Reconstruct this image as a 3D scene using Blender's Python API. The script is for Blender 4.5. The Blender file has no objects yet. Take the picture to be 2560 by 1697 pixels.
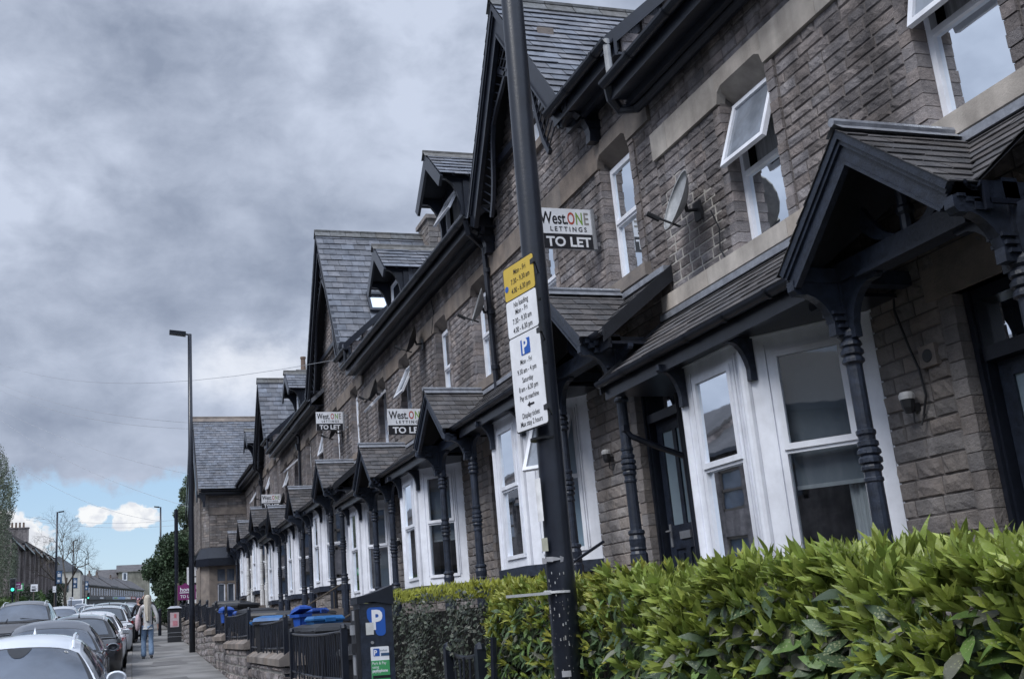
import bpy, math, random
from mathutils import Vector, Matrix
random.seed(7)
R = math.radians
SC = bpy.context.scene
COL = SC.collection

# ------------------------------------------------------------ camera
F, CX, CY, W0, H0 = 2582.0, 1000.0, 900.0, 2560.0, 1697.0
YAW, PIT, ROL, EYE = .26929, .25167, -.06092, 1.6
cam_d = bpy.data.cameras.new('camera'); cam = bpy.data.objects.new('camera', cam_d); COL.objects.link(cam)
_cy, _sy, _cp, _sp, _cr, _sr = math.cos(YAW), math.sin(YAW), math.cos(PIT), math.sin(PIT), math.cos(ROL), math.sin(ROL)
_f = Vector((_sy*_cp, _cy*_cp, _sp)); _r = Vector((_cy, -_sy, 0)); _u = _r.cross(_f)
_R = _r*_cr+_u*_sr; _U = -_r*_sr+_u*_cr
cam.matrix_world = Matrix(((_R.x, _U.x, -_f.x, 0), (_R.y, _U.y, -_f.y, 0), (_R.z, _U.z, -_f.z, EYE), (0, 0, 0, 1)))
cam_d.sensor_fit = 'HORIZONTAL'; cam_d.sensor_width = 36
cam_d.lens = F/W0*36
cam_d.shift_x = (W0/2-CX)/W0; cam_d.shift_y = (CY-H0/2)/W0
cam_d.clip_start = .05; cam_d.clip_end = 4000
SC.camera = cam

# ------------------------------------------------------------ world
wd = bpy.data.worlds.new('World'); SC.world = wd; wd.use_nodes = True
nt = wd.node_tree; nt.nodes.clear()
def N(t, **k):
    n = nt.nodes.new(t)
    for a, b in k.items(): setattr(n, a, b)
    return n
def LK(a, b): nt.links.new(a, b)
def M(op, a, b=None, c=None, clamp=False):
    n = N('ShaderNodeMath', operation=op, use_clamp=clamp)
    for i, v in enumerate((a, b, c)):
        if v is None: continue
        if isinstance(v, (int, float)): n.inputs[i].default_value = v
        else: LK(v, n.inputs[i])
    return n.outputs[0]
def MIXC(f, a, b):
    n = N('ShaderNodeMix', data_type='RGBA')
    for i, v in ((0, f), (6, a), (7, b)):
        if isinstance(v, (int, float)): n.inputs[i].default_value = v
        elif isinstance(v, tuple): n.inputs[i].default_value = (*v, 1)
        else: LK(v, n.inputs[i])
    return n.outputs[2]
def RMP(v, a, b, lo=0., hi=1.):
    n = N('ShaderNodeMapRange', interpolation_type='SMOOTHSTEP'); LK(v, n.inputs[0])
    for i, x in ((1, a), (2, b), (3, lo), (4, hi)): n.inputs[i].default_value = x
    return n.outputs[0]
SUN_EL, SUN_AZ = R(50), R(-120)          # azimuth from +Y, clockwise: light from the left, a little behind
sky = N('ShaderNodeTexSky', sky_type='NISHITA', sun_disc=False, sun_elevation=SUN_EL, sun_rotation=SUN_AZ, air_density=1.0, dust_density=1.2)
tc = N('ShaderNodeTexCoord'); sep = N('ShaderNodeSeparateXYZ'); LK(tc.outputs['Generated'], sep.inputs[0])
az = M('DEGREES', M('ARCTAN2', sep.outputs[0], sep.outputs[1])); el = M('DEGREES', M('ARCSINE', sep.outputs[2]))
def noise(sx, sy, scale, det=6, rough=.55, off=0., dist=0.):
    c = N('ShaderNodeCombineXYZ'); LK(M('MULTIPLY', az, sx), c.inputs[0]); LK(M('MULTIPLY', el, sy), c.inputs[1]); c.inputs[2].default_value = off
    n = N('ShaderNodeTexNoise'); n.inputs['Scale'].default_value = scale; n.inputs['Detail'].default_value = det
    n.inputs['Roughness'].default_value = rough; n.inputs['Distortion'].default_value = dist; LK(c.outputs[0], n.inputs[0]); return n.outputs[0]
n1 = noise(.85, 1.3, .095, 6, .52, 3.1, .35); n2 = noise(.9, 1.35, .30, 8, .58, 9., .2)
nn = M('ADD', M('MULTIPLY', n1, .62), M('MULTIPLY', n2, .38))
deck = RMP(nn, .27, .75)
def blob(a0, e0, ra, re):
    return M('SUBTRACT', 1., M('SQRT', M('ADD', M('POWER', M('DIVIDE', M('SUBTRACT', az, a0), ra), 2.), M('POWER', M('DIVIDE', M('SUBTRACT', el, e0), re), 2.))), clamp=True)
bright = M('ADD', M('ADD', M('MULTIPLY', blob(6.5, 14.2, 8, 3.6), .85), M('MULTIPLY', blob(17, 34, 16, 10), .45)), M('MULTIPLY', blob(-5, 23, 7, 7), .75))
dk = M('ADD', M('ADD', M('MULTIPLY', blob(9, 20.5, 20, 4.5), .28), M('MULTIPLY', blob(1, 31, 10, 5), .28)), M('MULTIPLY', blob(-3, 11.5, 12, 3.0), .35))
deckb = M('SUBTRACT', M('ADD', deck, M('MULTIPLY', bright, M('ADD', M('MULTIPLY', n2, 1.2), .2))), dk, clamp=True)
dcol = MIXC(deckb, (1.80, 2.13, 2.84), (3.84, 4.28, 5.22))
hot = RMP(M('MULTIPLY', blob(7.0, 14.3, 7, 3.4), n2), .12, .42)
dcol = MIXC(M('MULTIPLY', hot, .6), dcol, (5.8, 6.0, 6.4))
# gap of blue low on the left with small cumulus
edge = M('ADD', el, M('MULTIPLY', M('SUBTRACT', noise(1., 1., .3, 6, .6, 5.), .5), 4.5))
gap = M('MULTIPLY', RMP(edge, 8.9, 8.0), M('MULTIPLY', RMP(az, 14., 10.), RMP(az, -16., -11.)))
blue = MIXC(RMP(el, 0., 9.), (4.2, 5.4, 6.3), (2.9, 4.3, 5.9))
skyc = N('ShaderNodeVectorMath', operation='SCALE'); LK(sky.outputs[0], skyc.inputs[0]); skyc.inputs[3].default_value = .9
blue = MIXC(.25, blue, skyc.outputs[0])
cn = noise(1., 1.25, 1.0, 7, .6, 2.3)
cz = M('MAXIMUM', M('MAXIMUM', blob(.55, 6.45, 1.9, 1.05), blob(-5.8, 5.4, 3.0, 2.3)), blob(-1.6, 6.6, 1.4, .8))
cum = RMP(M('ADD', M('MULTIPLY', cz, .8), M('MULTIPLY', cn, 1.0)), .70, .84)
cumc = MIXC(RMP(M('ADD', cn, M('MULTIPLY', el, -.02)), .30, .5), (6.1, 6.2, 6.3), (4.9, 5.1, 5.5))
blue = MIXC(cum, blue, cumc)
fin = MIXC(gap, dcol, blue)
# unseen overcast overhead and behind the viewer, brightened well past the deck to light the facades
over = M('MAXIMUM', RMP(el, 45., 75.), M('MULTIPLY', RMP(M('ABSOLUTE', az), 50., 95.), RMP(el, 12., 40.)), clamp=True)
fin = MIXC(over, fin, (8.2, 9.4, 11.8))
bg = N('ShaderNodeBackground'); bg.inputs[1].default_value = .1; LK(fin, bg.inputs[0])
wo = N('ShaderNodeOutputWorld'); LK(bg.outputs[0], wo.inputs[0])

sd = bpy.data.lights.new('sun', 'SUN'); sd.energy = 1.5; sd.angle = R(25); sd.color = (1, .98, .95)
so = bpy.data.objects.new('sun', sd); COL.objects.link(so)
sdir = Vector((math.sin(SUN_AZ)*math.cos(SUN_EL), math.cos(SUN_AZ)*math.cos(SUN_EL), math.sin(SUN_EL)))
so.rotation_euler = sdir.to_track_quat('Z', 'Y').to_euler(); so.location = (-20, -10, 40)
SC.view_settings.view_transform = 'Standard'; SC.view_settings.look = 'None'; SC.view_settings.gamma = 1
SC.view_settings.exposure = .64

# ------------------------------------------------------------ materials
MT = {}
def mat(name, c, rough=.7, metal=0., var=.25, scale=6., bump=0., bscale=40., spec=.5, c2=None, emit=0., coat=0., stain=0., streak=0., aniso=(1, 1, 1), ramp=(.35, .65)):
    m = bpy.data.materials.new(name); m.use_nodes = True; t = m.node_tree; b = t.nodes['Principled BSDF']
    L = t.links.new
    g = t.nodes.new('ShaderNodeNewGeometry'); mp = t.nodes.new('ShaderNodeMapping'); mp.inputs['Scale'].default_value = aniso; L(g.outputs['Position'], mp.inputs[0])
    at = t.nodes.new('ShaderNodeAttribute'); at.attribute_name = 'Col'
    n = t.nodes.new('ShaderNodeTexNoise'); n.inputs['Scale'].default_value = scale; n.inputs['Detail'].default_value = 6; n.inputs['Roughness'].default_value = .62; L(mp.outputs[0], n.inputs[0])
    r = t.nodes.new('ShaderNodeMapRange'); r.inputs[1].default_value = ramp[0]; r.inputs[2].default_value = ramp[1]; L(n.outputs[0], r.inputs[0])
    mx = t.nodes.new('ShaderNodeMix'); mx.data_type = 'RGBA'
    cc = c2 if c2 else tuple(x*(1-var) for x in c)
    hi = c if c2 else tuple(x*(1+var*.5) for x in c)
    mx.inputs[6].default_value = (*cc, 1); mx.inputs[7].default_value = (*hi, 1); L(r.outputs[0], mx.inputs[0])
    ml = t.nodes.new('ShaderNodeMix'); ml.data_type = 'RGBA'; ml.blend_type = 'MULTIPLY'; ml.inputs[0].default_value = 1
    L(mx.outputs[2], ml.inputs[6]); L(at.outputs['Color'], ml.inputs[7]); out = ml.outputs[2]
    if stain:
        n3 = t.nodes.new('ShaderNodeTexNoise'); n3.inputs['Scale'].default_value = .55; n3.inputs['Detail'].default_value = 5; L(g.outputs['Position'], n3.inputs[0])
        r3 = t.nodes.new('ShaderNodeMapRange'); r3.inputs[1].default_value = .35; r3.inputs[2].default_value = .62; r3.inputs[3].default_value = 1-stain; r3.inputs[4].default_value = 1.1; L(n3.outputs[0], r3.inputs[0])
        vm = t.nodes.new('ShaderNodeVectorMath'); vm.operation = 'SCALE'; L(out, vm.inputs[0]); L(r3.outputs[0], vm.inputs[3]); out = vm.outputs[0]
    if streak:
        m4 = t.nodes.new('ShaderNodeMapping'); m4.inputs['Scale'].default_value = (3.2, 3.2, .32); L(g.outputs['Position'], m4.inputs[0])
        n4 = t.nodes.new('ShaderNodeTexNoise'); n4.inputs['Scale'].default_value = 1.; n4.inputs['Detail'].default_value = 6; L(m4.outputs[0], n4.inputs[0])
        r4 = t.nodes.new('ShaderNodeMapRange'); r4.inputs[1].default_value = .42; r4.inputs[2].default_value = .60; r4.inputs[3].default_value = 1-streak; r4.inputs[4].default_value = 1.06; L(n4.outputs[0], r4.inputs[0])
        v4 = t.nodes.new('ShaderNodeVectorMath'); v4.operation = 'SCALE'; L(out, v4.inputs[0]); L(r4.outputs[0], v4.inputs[3]); out = v4.outputs[0]
    L(out, b.inputs['Base Color'])
    b.inputs['Roughness'].default_value = rough; b.inputs['Metallic'].default_value = metal; b.inputs['Specular IOR Level'].default_value = spec
    if coat: b.inputs['Coat Weight'].default_value = coat; b.inputs['Coat Roughness'].default_value = .04
    if emit: L(out, b.inputs['Emission Color']); b.inputs['Emission Strength'].default_value = emit
    if bump:
        n2 = t.nodes.new('ShaderNodeTexNoise'); n2.inputs['Scale'].default_value = bscale; n2.inputs['Detail'].default_value = 8; n2.inputs['Roughness'].default_value = .65; L(mp.outputs[0], n2.inputs[0])
        bp = t.nodes.new('ShaderNodeBump'); bp.inputs['Strength'].default_value = min(1, bump); bp.inputs['Distance'].default_value = .02; L(n2.outputs[0], bp.inputs['Height']); L(bp.outputs[0], b.inputs['Normal'])
    MT[name] = m; return m
mat('stone', (.34, .305, .297), .9, c2=(.185, .17, .174), scale=5, bump=1., bscale=32, spec=.2, stain=.30, streak=.36)
mat('stone_lower', (.31, .28, .262), .9, c2=(.215, .197, .193), scale=5, bump=.9, bscale=28, spec=.2, stain=.2, streak=.25)
mat('mortar', (.15, .135, .13), .95, scale=9, bump=.5, bscale=60, spec=.1)
mat('dressed_stone', (.27, .23, .20), .85, c2=(.17, .148, .135), scale=3, bump=.35, bscale=50, spec=.2, stain=.3)
mat('pale_stone', (.52, .47, .42), .85, c2=(.37, .335, .30), scale=3.5, bump=.25, bscale=60, spec=.2, stain=.12, streak=.22)
mat('slate', (.165, .175, .20), .6, c2=(.085, .092, .11), scale=4.5, bump=.35, bscale=45, spec=.45, stain=.2)
mat('stone_slate', (.135, .128, .13), .7, c2=(.07, .069, .074), scale=7, bump=.8, bscale=30, spec=.3, stain=.2)
mat('lead', (.34, .36, .40), .45, metal=.3, scale=9, bump=.3, c2=(.20, .21, .24))
mat('ridge_stone', (.17, .17, .17), .85, c2=(.09, .09, .085), scale=8, bump=.4)
mat('black_paint', (.012, .015, .024), .30, scale=8, bump=.08, bscale=70, spec=.5, var=.3)
mat('navy_paint', (.024, .032, .052), .40, scale=14, bump=.25, bscale=45, spec=.5, var=.45, stain=.35)
mat('dark_wood', (.012, .014, .020), .6, scale=8, bump=.2, bscale=30)
mat('white_upvc', (.80, .82, .88), .35, scale=5, var=.10, spec=.5, stain=.10, streak=.10)
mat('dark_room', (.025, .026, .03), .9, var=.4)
mat('blind_grey', (.17, .19, .22), .8, var=.06, scale=2)
mat('curtain', (.55, .56, .58), .9, var=.3, scale=6, aniso=(8, 8, .3))
mat('blind_blue', (.34, .42, .50), .7, var=.1, scale=3)
mat('galvanised', (.42, .43, .45), .5, metal=.6, var=.2)
mat('sign_white', (.80, .81, .84), .45, var=.10, scale=9, stain=.08)
mat('sign_black', (.012, .012, .016), .45, var=.05)
mat('sign_yellow', (.62, .44, .07), .5, var=.06, scale=10)
mat('sign_blue', (.02, .10, .42), .45, var=.05)
mat('red', (.42, .06, .03), .5, var=.05); mat('green', (.20, .34, .05), .5, var=.05); mat('warm_grey', (.28, .26, .24), .5, var=.05)
mat('ui_green', (.06, .32, .12), .45, var=.05)
mat('magenta', (.19, .02, .13), .5, var=.08)
mat('dish_grey', (.33, .34, .35), .55, var=.25, scale=9)
mat('dish_black', (.02, .021, .024), .5, var=.25, scale=9)
mat('asphalt', (.075, .076, .08), .9, scale=1.3, bump=.5, bscale=140, spec=.3, var=.3)
mat('pavement', (.21, .205, .20), .9, scale=1.1, bump=.5, bscale=120, spec=.25, var=.25, stain=.2)
mat('patch', (.15, .146, .145), .9, scale=2, bump=.5, bscale=120, spec=.25)
mat('kerb', (.23, .22, .21), .85, scale=3, bump=.4, spec=.2)
mat('paint_line', (.5, .5, .48), .8, scale=14, var=.4)
mat('soil', (.06, .05, .04), .95, scale=3, bump=.6)
mat('grassy', (.06, .09, .035), .95, scale=2, bump=.6, c2=(.035, .055, .02))
mat('bark', (.09, .075, .06), .9, scale=9, bump=.8, bscale=20)
mat('birch_bark', (.32, .30, .28), .8, scale=5, c2=(.08, .07, .065))
mat('rubber', (.014, .014, .015), .8); mat('rim', (.35, .36, .38), .35, metal=.9)
mat('car_glass', (.045, .058, .078), .06, spec=.8, var=.3, scale=1.5); mat('car_dark', (.018, .02, .024), .5)
mat('screen', (.085, .105, .14), .07, spec=.9, var=.35, scale=1.4)
mat('lamp_white', (.75, .77, .8), .2, coat=.5); mat('tail_red', (.22, .008, .012), .2, coat=.6)
mat('chrome', (.6, .62, .65), .15, metal=1)
mat('bin_black', (.018, .019, .023), .5, bump=.1); mat('bin_blue', (.015, .075, .36), .45); mat('bin_cyan', (.02, .12, .32), .45); mat('skylight_glass', (.8, .85, .95), .08, metal=.9, var=.05); mat('mortar_pale', (.42, .40, .37), .9, var=.2, scale=14)
mat('brick', (.20, .09, .07), .9, scale=8, bump=.4); mat('render_wall', (.50, .48, .44), .9, scale=1.2, var=.15, stain=.2)
mat('skin', (.50, .31, .24), .6, var=.05); mat('denim', (.17, .25, .37), .85, var=.25, scale=14); mat('knit', (.50, .50, .50), .9, var=.12, scale=20)
mat('hair', (.50, .45, .37), .6, var=.35, scale=12, aniso=(30, 30, 2)); mat('cloth_black', (.02, .02, .025), .85); mat('bag_pink', (.50, .38, .40), .8, var=.15, scale=25)
mat('cloth_pink', (.5, .30, .36), .85); mat('hair_dark', (.03, .02, .016), .6); mat('timber', (.12, .10, .085), .85, scale=10)
mat('paper', (.62, .62, .60), .8, var=.15, scale=20); mat('pvc_white', (.62, .62, .62), .5); mat('terracotta', (.16, .11, .085), .85)
mat('banner_blue', (.035, .085, .17), .7, var=.15)
def leafmat(name, spot=0., rough=.42):
    m = mat(name, (1, 1, 1), rough, scale=14, var=.25, spec=.4, bump=.2, bscale=50); t = m.node_tree; b = t.nodes['Principled BSDF']; L = t.links.new
    src = b.inputs['Base Color'].links[0].from_socket; out = src
    if spot:
        g = t.nodes.new('ShaderNodeNewGeometry'); v = t.nodes.new('ShaderNodeTexVoronoi'); v.inputs['Scale'].default_value = 95; L(g.outputs['Position'], v.inputs[0])
        n = t.nodes.new('ShaderNodeTexNoise'); n.inputs['Scale'].default_value = 7; L(g.outputs['Position'], n.inputs[0])
        s = t.nodes.new('ShaderNodeMath'); s.operation = 'SUBTRACT'; L(n.outputs[0], s.inputs[0]); L(v.outputs[0], s.inputs[1])
        r = t.nodes.new('ShaderNodeMapRange'); r.inputs[1].default_value = .28; r.inputs[2].default_value = .34; r.inputs[4].default_value = spot; L(s.outputs[0], r.inputs[0])
        mx = t.nodes.new('ShaderNodeMix'); mx.data_type = 'RGBA'; L(r.outputs[0], mx.inputs[0]); L(src, mx.inputs[6]); mx.inputs[7].default_value = (.40, .42, .24, 1); out = mx.outputs[2]
        L(out, b.inputs['Base Color'])
    tr = t.nodes.new('ShaderNodeBsdfTranslucent'); L(out, tr.inputs[0]); ms = t.nodes.new('ShaderNodeMixShader'); ms.inputs[0].default_value = .22
    L(b.outputs[0], ms.inputs[1]); L(tr.outputs[0], ms.inputs[2]); L(ms.outputs[0], t.nodes['Material Output'].inputs[0]); return m
leafmat('leaf_aucuba', .55, .36); leafmat('leaf_small', .0, .4); leafmat('leaf_tree', 0., .6)
def glassmat(name, tint, refl):
    m = bpy.data.materials.new(name); m.use_nodes = True; t = m.node_tree; t.nodes.clear(); L = t.links.new
    o = t.nodes.new('ShaderNodeOutputMaterial'); tr = t.nodes.new('ShaderNodeBsdfTransparent'); tr.inputs[0].default_value = (*tint, 1)
    gl = t.nodes.new('ShaderNodeBsdfGlossy'); gl.inputs['Roughness'].default_value = .02; gl.inputs[0].default_value = (.9, .95, 1, 1)
    g = t.nodes.new('ShaderNodeNewGeometry'); n = t.nodes.new('ShaderNodeTexNoise'); n.inputs['Scale'].default_value = 2.5; L(g.outputs['Position'], n.inputs[0])
    bp = t.nodes.new('ShaderNodeBump'); bp.inputs['Strength'].default_value = .025; bp.inputs['Distance'].default_value = .02; L(n.outputs[0], bp.inputs['Height']); L(bp.outputs[0], gl.inputs['Normal'])
    fr = t.nodes.new('ShaderNodeFresnel'); fr.inputs[0].default_value = 1.5
    r = t.nodes.new('ShaderNodeMapRange'); r.inputs[3].default_value = refl; r.inputs[4].default_value = 1.; L(fr.outputs[0], r.inputs[0])
    ms = t.nodes.new('ShaderNodeMixShader'); L(r.outputs[0], ms.inputs[0]); L(tr.outputs[0], ms.inputs[1]); L(gl.outputs[0], ms.inputs[2]); L(ms.outputs[0], o.inputs[0])
    MT[name] = m; return m
glassmat('glass', (.75, .8, .82), .13); mat('glass_painted_sky', (.25, .28, .33), .08, var=.35, scale=2.5, spec=.7); mat('glass_frosted', (.30, .38, .43), .18, var=.12, scale=1.5, spec=.6)  # open-sash pane is opaque, with the pale sky sheen put into its colour
def emat(name, c, s):
    m = bpy.data.materials.new(name); m.use_nodes = True; b = m.node_tree.nodes['Principled BSDF']; b.inputs['Base Color'].default_value = (0, 0, 0, 1)
    b.inputs['Emission Color'].default_value = (*c, 1); b.inputs['Emission Strength'].default_value = s; MT[name] = m
emat('signal_green', (.05, .9, .55), 1.6); emat('headlight_on', (1, .75, .35), 1.5)

# ------------------------------------------------------------ mesh helpers
class MB:
    def __init__(s): s.v = []; s.f = []; s.m = []; s.c = []; s.mi = 0; s.cc = (1, 1, 1)
    def add(s, vs, fs, c=None):
        o = len(s.v); s.v += [tuple(p) for p in vs]
        for f in fs: s.f.append(tuple(i+o for i in f)); s.m.append(s.mi); s.c.append(c or s.cc)
    def box(s, a, b, c=None):
        x0, y0, z0 = a; x1, y1, z1 = b
        if x0 > x1: x0, x1 = x1, x0
        if y0 > y1: y0, y1 = y1, y0
        if z0 > z1: z0, z1 = z1, z0
        s.add([(x0, y0, z0), (x1, y0, z0), (x1, y1, z0), (x0, y1, z0), (x0, y0, z1), (x1, y0, z1), (x1, y1, z1), (x0, y1, z1)],
              [(0, 3, 2, 1), (4, 5, 6, 7), (0, 1, 5, 4), (1, 2, 6, 5), (2, 3, 7, 6), (3, 0, 4, 7)], c)
    def obox(s, o, U, V, Wv, c=None):     # box from corner o along three edge vectors
        o, U, V, Wv = map(Vector, (o, U, V, Wv))
        p = [o, o+U, o+U+V, o+V, o+Wv, o+U+Wv, o+U+V+Wv, o+V+Wv]
        s.add(p, [(0, 3, 2, 1), (4, 5, 6, 7), (0, 1, 5, 4), (1, 2, 6, 5), (2, 3, 7, 6), (3, 0, 4, 7)], c)
    def quad(s, a, b, c_, d, c=None): s.add([a, b, c_, d], [(0, 1, 2, 3)], c)
    def prism(s, poly, vec, c=None):      # polygon (3D points) extruded by vec
        n = len(poly); vec = Vector(vec); p = [Vector(q) for q in poly]; q = [a+vec for a in p]
        s.add(p+q, [tuple(range(n-1, -1, -1)), tuple(range(n, 2*n))]+[(i, (i+1) % n, n+(i+1) % n, n+i) for i in range(n)], c)
    def tube(s, pts, r, n=8, c=None, cap=True):
        pts = [Vector(p) for p in pts]; rs = r if isinstance(r, (list, tuple)) else [r]*len(pts); vs = []; fs = []
        ref = None
        for i, p in enumerate(pts):
            d = (pts[min(i+1, len(pts)-1)]-pts[max(i-1, 0)]).normalized()
            if ref is None: ref = Vector((0, 0, 1)) if abs(d.z) < .9 else Vector((1, 0, 0))
            a = (ref-d*ref.dot(d)).normalized(); ref = a; b = d.cross(a)
            for k in range(n):
                t = 2*math.pi*k/n; vs.append(p+(a*math.cos(t)+b*math.sin(t))*rs[i])
        for i in range(len(pts)-1):
            for k in range(n):
                k2 = (k+1) % n; fs.append((i*n+k, i*n+k2, (i+1)*n+k2, (i+1)*n+k))
        if cap: fs.append(tuple(range(n-1, -1, -1))); fs.append(tuple(range((len(pts)-1)*n, len(pts)*n)))
        s.add(vs, fs, c)
    def lathe(s, c0, prof, n=14, c=None, axis=None):    # prof: (r, z) list
        vs = []; fs = []
        ax = Matrix.Identity(3) if axis is None else Vector(axis).normalized().to_track_quat('Z', 'Y').to_matrix()
        for r, z in prof:
            for k in range(n):
                t = 2*math.pi*k/n; vs.append(Vector(c0)+ax @ Vector((r*math.cos(t), r*math.sin(t), z)))
        for i in range(len(prof)-1):
            for k in range(n):
                k2 = (k+1) % n; fs.append((i*n+k, i*n+k2, (i+1)*n+k2, (i+1)*n+k))
        fs.append(tuple(range(n-1, -1, -1))); fs.append(tuple(range((len(prof)-1)*n, len(prof)*n)))
        s.add(vs, fs, c)
    def grid(s, fn, nu, nv, c=None, flip=False):
        vs = [fn(i/nu, j/nv) for j in range(nv+1) for i in range(nu+1)]; fs = []
        for j in range(nv):
            for i in range(nu):
                a = j*(nu+1)+i; q = (a, a+1, a+nu+2, a+nu+1); fs.append(q[::-1] if flip else q)
        s.add(vs, fs, c)
    def text(s, body, size, o, U, V, align='LEFT', c=None, sx=1., bold=0.):
        cu = bpy.data.curves.new('t', 'FONT'); cu.body = body; cu.size = 1; cu.align_x = align; cu.offset = bold; cu.resolution_u = 3
        ob = bpy.data.objects.new('t', cu); me = bpy.data.meshes.new_from_object(ob)
        o, U, V = Vector(o), Vector(U).normalized(), Vector(V).normalized()
        s.add([o+U*(v.co.x*size*sx)+V*(v.co.y*size) for v in me.vertices], [tuple(p.vertices) for p in me.polygons], c)
        bpy.data.objects.remove(ob); bpy.data.curves.remove(cu); bpy.data.meshes.remove(me)
    def build(s, name, mats, parent=None, smooth=False, org=None):
        if isinstance(mats, str): mats = [mats]
        me = bpy.data.meshes.new(name)
        base = parent_world(parent) if parent is not None else Matrix.Identity(4)
        o = Vector((0, 0, 0))
        if org is not None: o = Vector(org)
        inv = base.inverted() if parent is not None and not getattr(s, 'local', False) else Matrix.Identity(4)
        me.from_pydata([tuple((inv @ Vector(v))-(Vector((0, 0, 0)) if parent is not None else o)) for v in s.v], [], s.f)
        for m in mats: me.materials.append(MT[m])
        me.polygons.foreach_set('material_index', s.m)
        ca = me.color_attributes.new('Col', 'FLOAT_COLOR', 'CORNER'); buf = []
        for f, c in zip(s.f, s.c):
            buf += [c[0], c[1], c[2], 1.]*len(f)
        if len(buf) == 4*len(me.loops): ca.data.foreach_set('color', buf)
        if smooth: me.polygons.foreach_set('use_smooth', [True]*len(me.polygons))
        me.update(); ob = bpy.data.objects.new(name, me); COL.objects.link(ob)
        if parent is not None: ob.parent = parent
        else: ob.location = o
        return ob
def parent_world(p):
    m = Matrix.LocRotScale(p.location, p.rotation_euler, p.scale)
    return parent_world(p.parent) @ m if p.parent else m
def tag(o, label, cat, group=None):
    o['label'] = label; o['category'] = cat
    if group: o['group'] = group
    return o
def thing(name, label, cat, loc=(0, 0, 0), rz=0., group=None):
    o = bpy.data.objects.new(name, None); o.empty_display_size = .3; COL.objects.link(o); o.location = loc; o.rotation_euler = (0, 0, rz)
    return tag(o, label, cat, group)
def struct(o, kind='structure'): o['kind'] = kind; return o
def dup(root, loc, rz, label=None):
    def cp(o, par):
        c = o.copy(); COL.objects.link(c); c.parent = par
        for ch in kids(o): cp(ch, c)
        return c
    def kids(o): return [x for x in bpy.data.objects if x.parent == o]
    r = cp(root, None); r.location = loc; r.rotation_euler = (0, 0, rz)
    if label: r['label'] = label
    return r
def gz(y): return .039*y if y < 420 else .039*420
def shade(a=.8, b=1.15, tint=.04):
    k = random.uniform(a, b); t = random.uniform(-tint, tint); return (k*(1+t), k, k*(1-t))
# random coursed rubble: stones on a plane.  P(u, v, w) -> point (w = outwards)
def stones(mb, P, u0, u1, v0, v1, h, holes=(), lo=.18, hi=.42, nu=4, nv=2, rel=.03, lim=None, cl=(.72, 1.18)):
    v = v0
    while v < v1-.02:
        hh = min(h*random.uniform(.9, 1.12), v1-v)
        if v1-(v+hh) < .04: hh = v1-v
        vm = v+hh/2; iv = [(u0, u1)] if lim is None else lim(vm)
        for a, b, c, d in holes:
            if c-.01 < vm < d+.01:
                nw = []
                for p, q in iv:
                    if b <= p or a >= q: nw.append((p, q)); continue
                    if a > p: nw.append((p, a))
                    if b < q: nw.append((b, q))
                iv = nw
        for p, q in iv:
            u = p
            while u < q-.005:
                w = random.uniform(lo, hi)
                if q-(u+w) < lo*.6: w = q-u
                stone(mb, P, u, u+w, v, v+hh, nu, nv, rel, cl); u += w
        v += hh
JOINT = .006
def stone(mb, P, a, b, c, d, nu, nv, rel, cl):
    j = JOINT; a += j; b -= j; c += j*.8; d -= j*.8
    if b-a < .01 or d-c < .01: return
    col = shade(*cl); base = random.uniform(.25, .7)*rel; tilt = random.uniform(-.3, .3)*rel; tv = random.uniform(-.15, .35)*rel
    vs = []; fs = []
    for jj in range(nv+2+1):
        for ii in range(nu+2+1):
            # outer ring sits on the wall plane, the rest is the rough face
            e = ii in (0, nu+2) or jj in (0, nv+2)
            su = min(max((ii-1)/nu, 0), 1); sv = min(max((jj-1)/nv, 0), 1)
            ins = .012
            if e: u = a+(b-a)*su; v = c+(d-c)*sv; w = 0.
            else:
                u = a+ins+(b-a-2*ins)*su; v = c+ins*.7+(d-c-1.4*ins)*sv
                edge = su in (0, 1) or sv in (0, 1)
                w = .006+base*(.55 if edge else 1)+tilt*(su-.5)+tv*(sv-.5)+random.uniform(-.4, .5)*rel*(.45 if edge else 1); w = max(.003, w)
                if not edge: u += random.uniform(-.3, .3)*(b-a)/nu; v += random.uniform(-.2, .2)*(d-c)/nv
            vs.append(P(u, v, w))
    n = nu+3
    for jj in range(nv+2):
        for ii in range(nu+2):
            k = jj*n+ii; fs.append((k, k+1, k+n+1, k+n))
    mb.add(vs, fs, col)
def PX(X): return lambda u, v, w: (X-w, u, v)        # wall facing -X
def PY(Y): return lambda u, v, w: (u, Y-w, v)        # wall facing -Y
def backing(mb, P, u0, u1, v0, v1, holes, depth=.2, off=0.):
    us = sorted({u0, u1, *[min(max(h[i], u0), u1) for h in holes for i in (0, 1)]}); vs = sorted({v0, v1, *[min(max(h[i], v0), v1) for h in holes for i in (2, 3)]})
    for a, b in zip(us, us[1:]):
        run = None
        for c, d in zip(vs, vs[1:]):
            m = ((a+b)/2, (c+d)/2)
            if any(h[0] < m[0] < h[1] and h[2] < m[1] < h[3] for h in holes): 
                if run: slab(mb, P, a, b, run[0], run[1], depth, off); run = None
            else: run = (run[0], d) if run else (c, d)
        if run: slab(mb, P, a, b, run[0], run[1], depth, off)
def slab(mb, P, a, b, c, d, depth, off):
    p = [P(a, c, off), P(b, c, off), P(b, d, off), P(a, d, off)]; q = [P(a, c, -depth), P(b, c, -depth), P(b, d, -depth), P(a, d, -depth)]
    mb.add(p+q, [(0, 1, 2, 3), (7, 6, 5, 4), (0, 4, 5, 1), (1, 5, 6, 2), (2, 6, 7, 3), (3, 7, 4, 0)])
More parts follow.
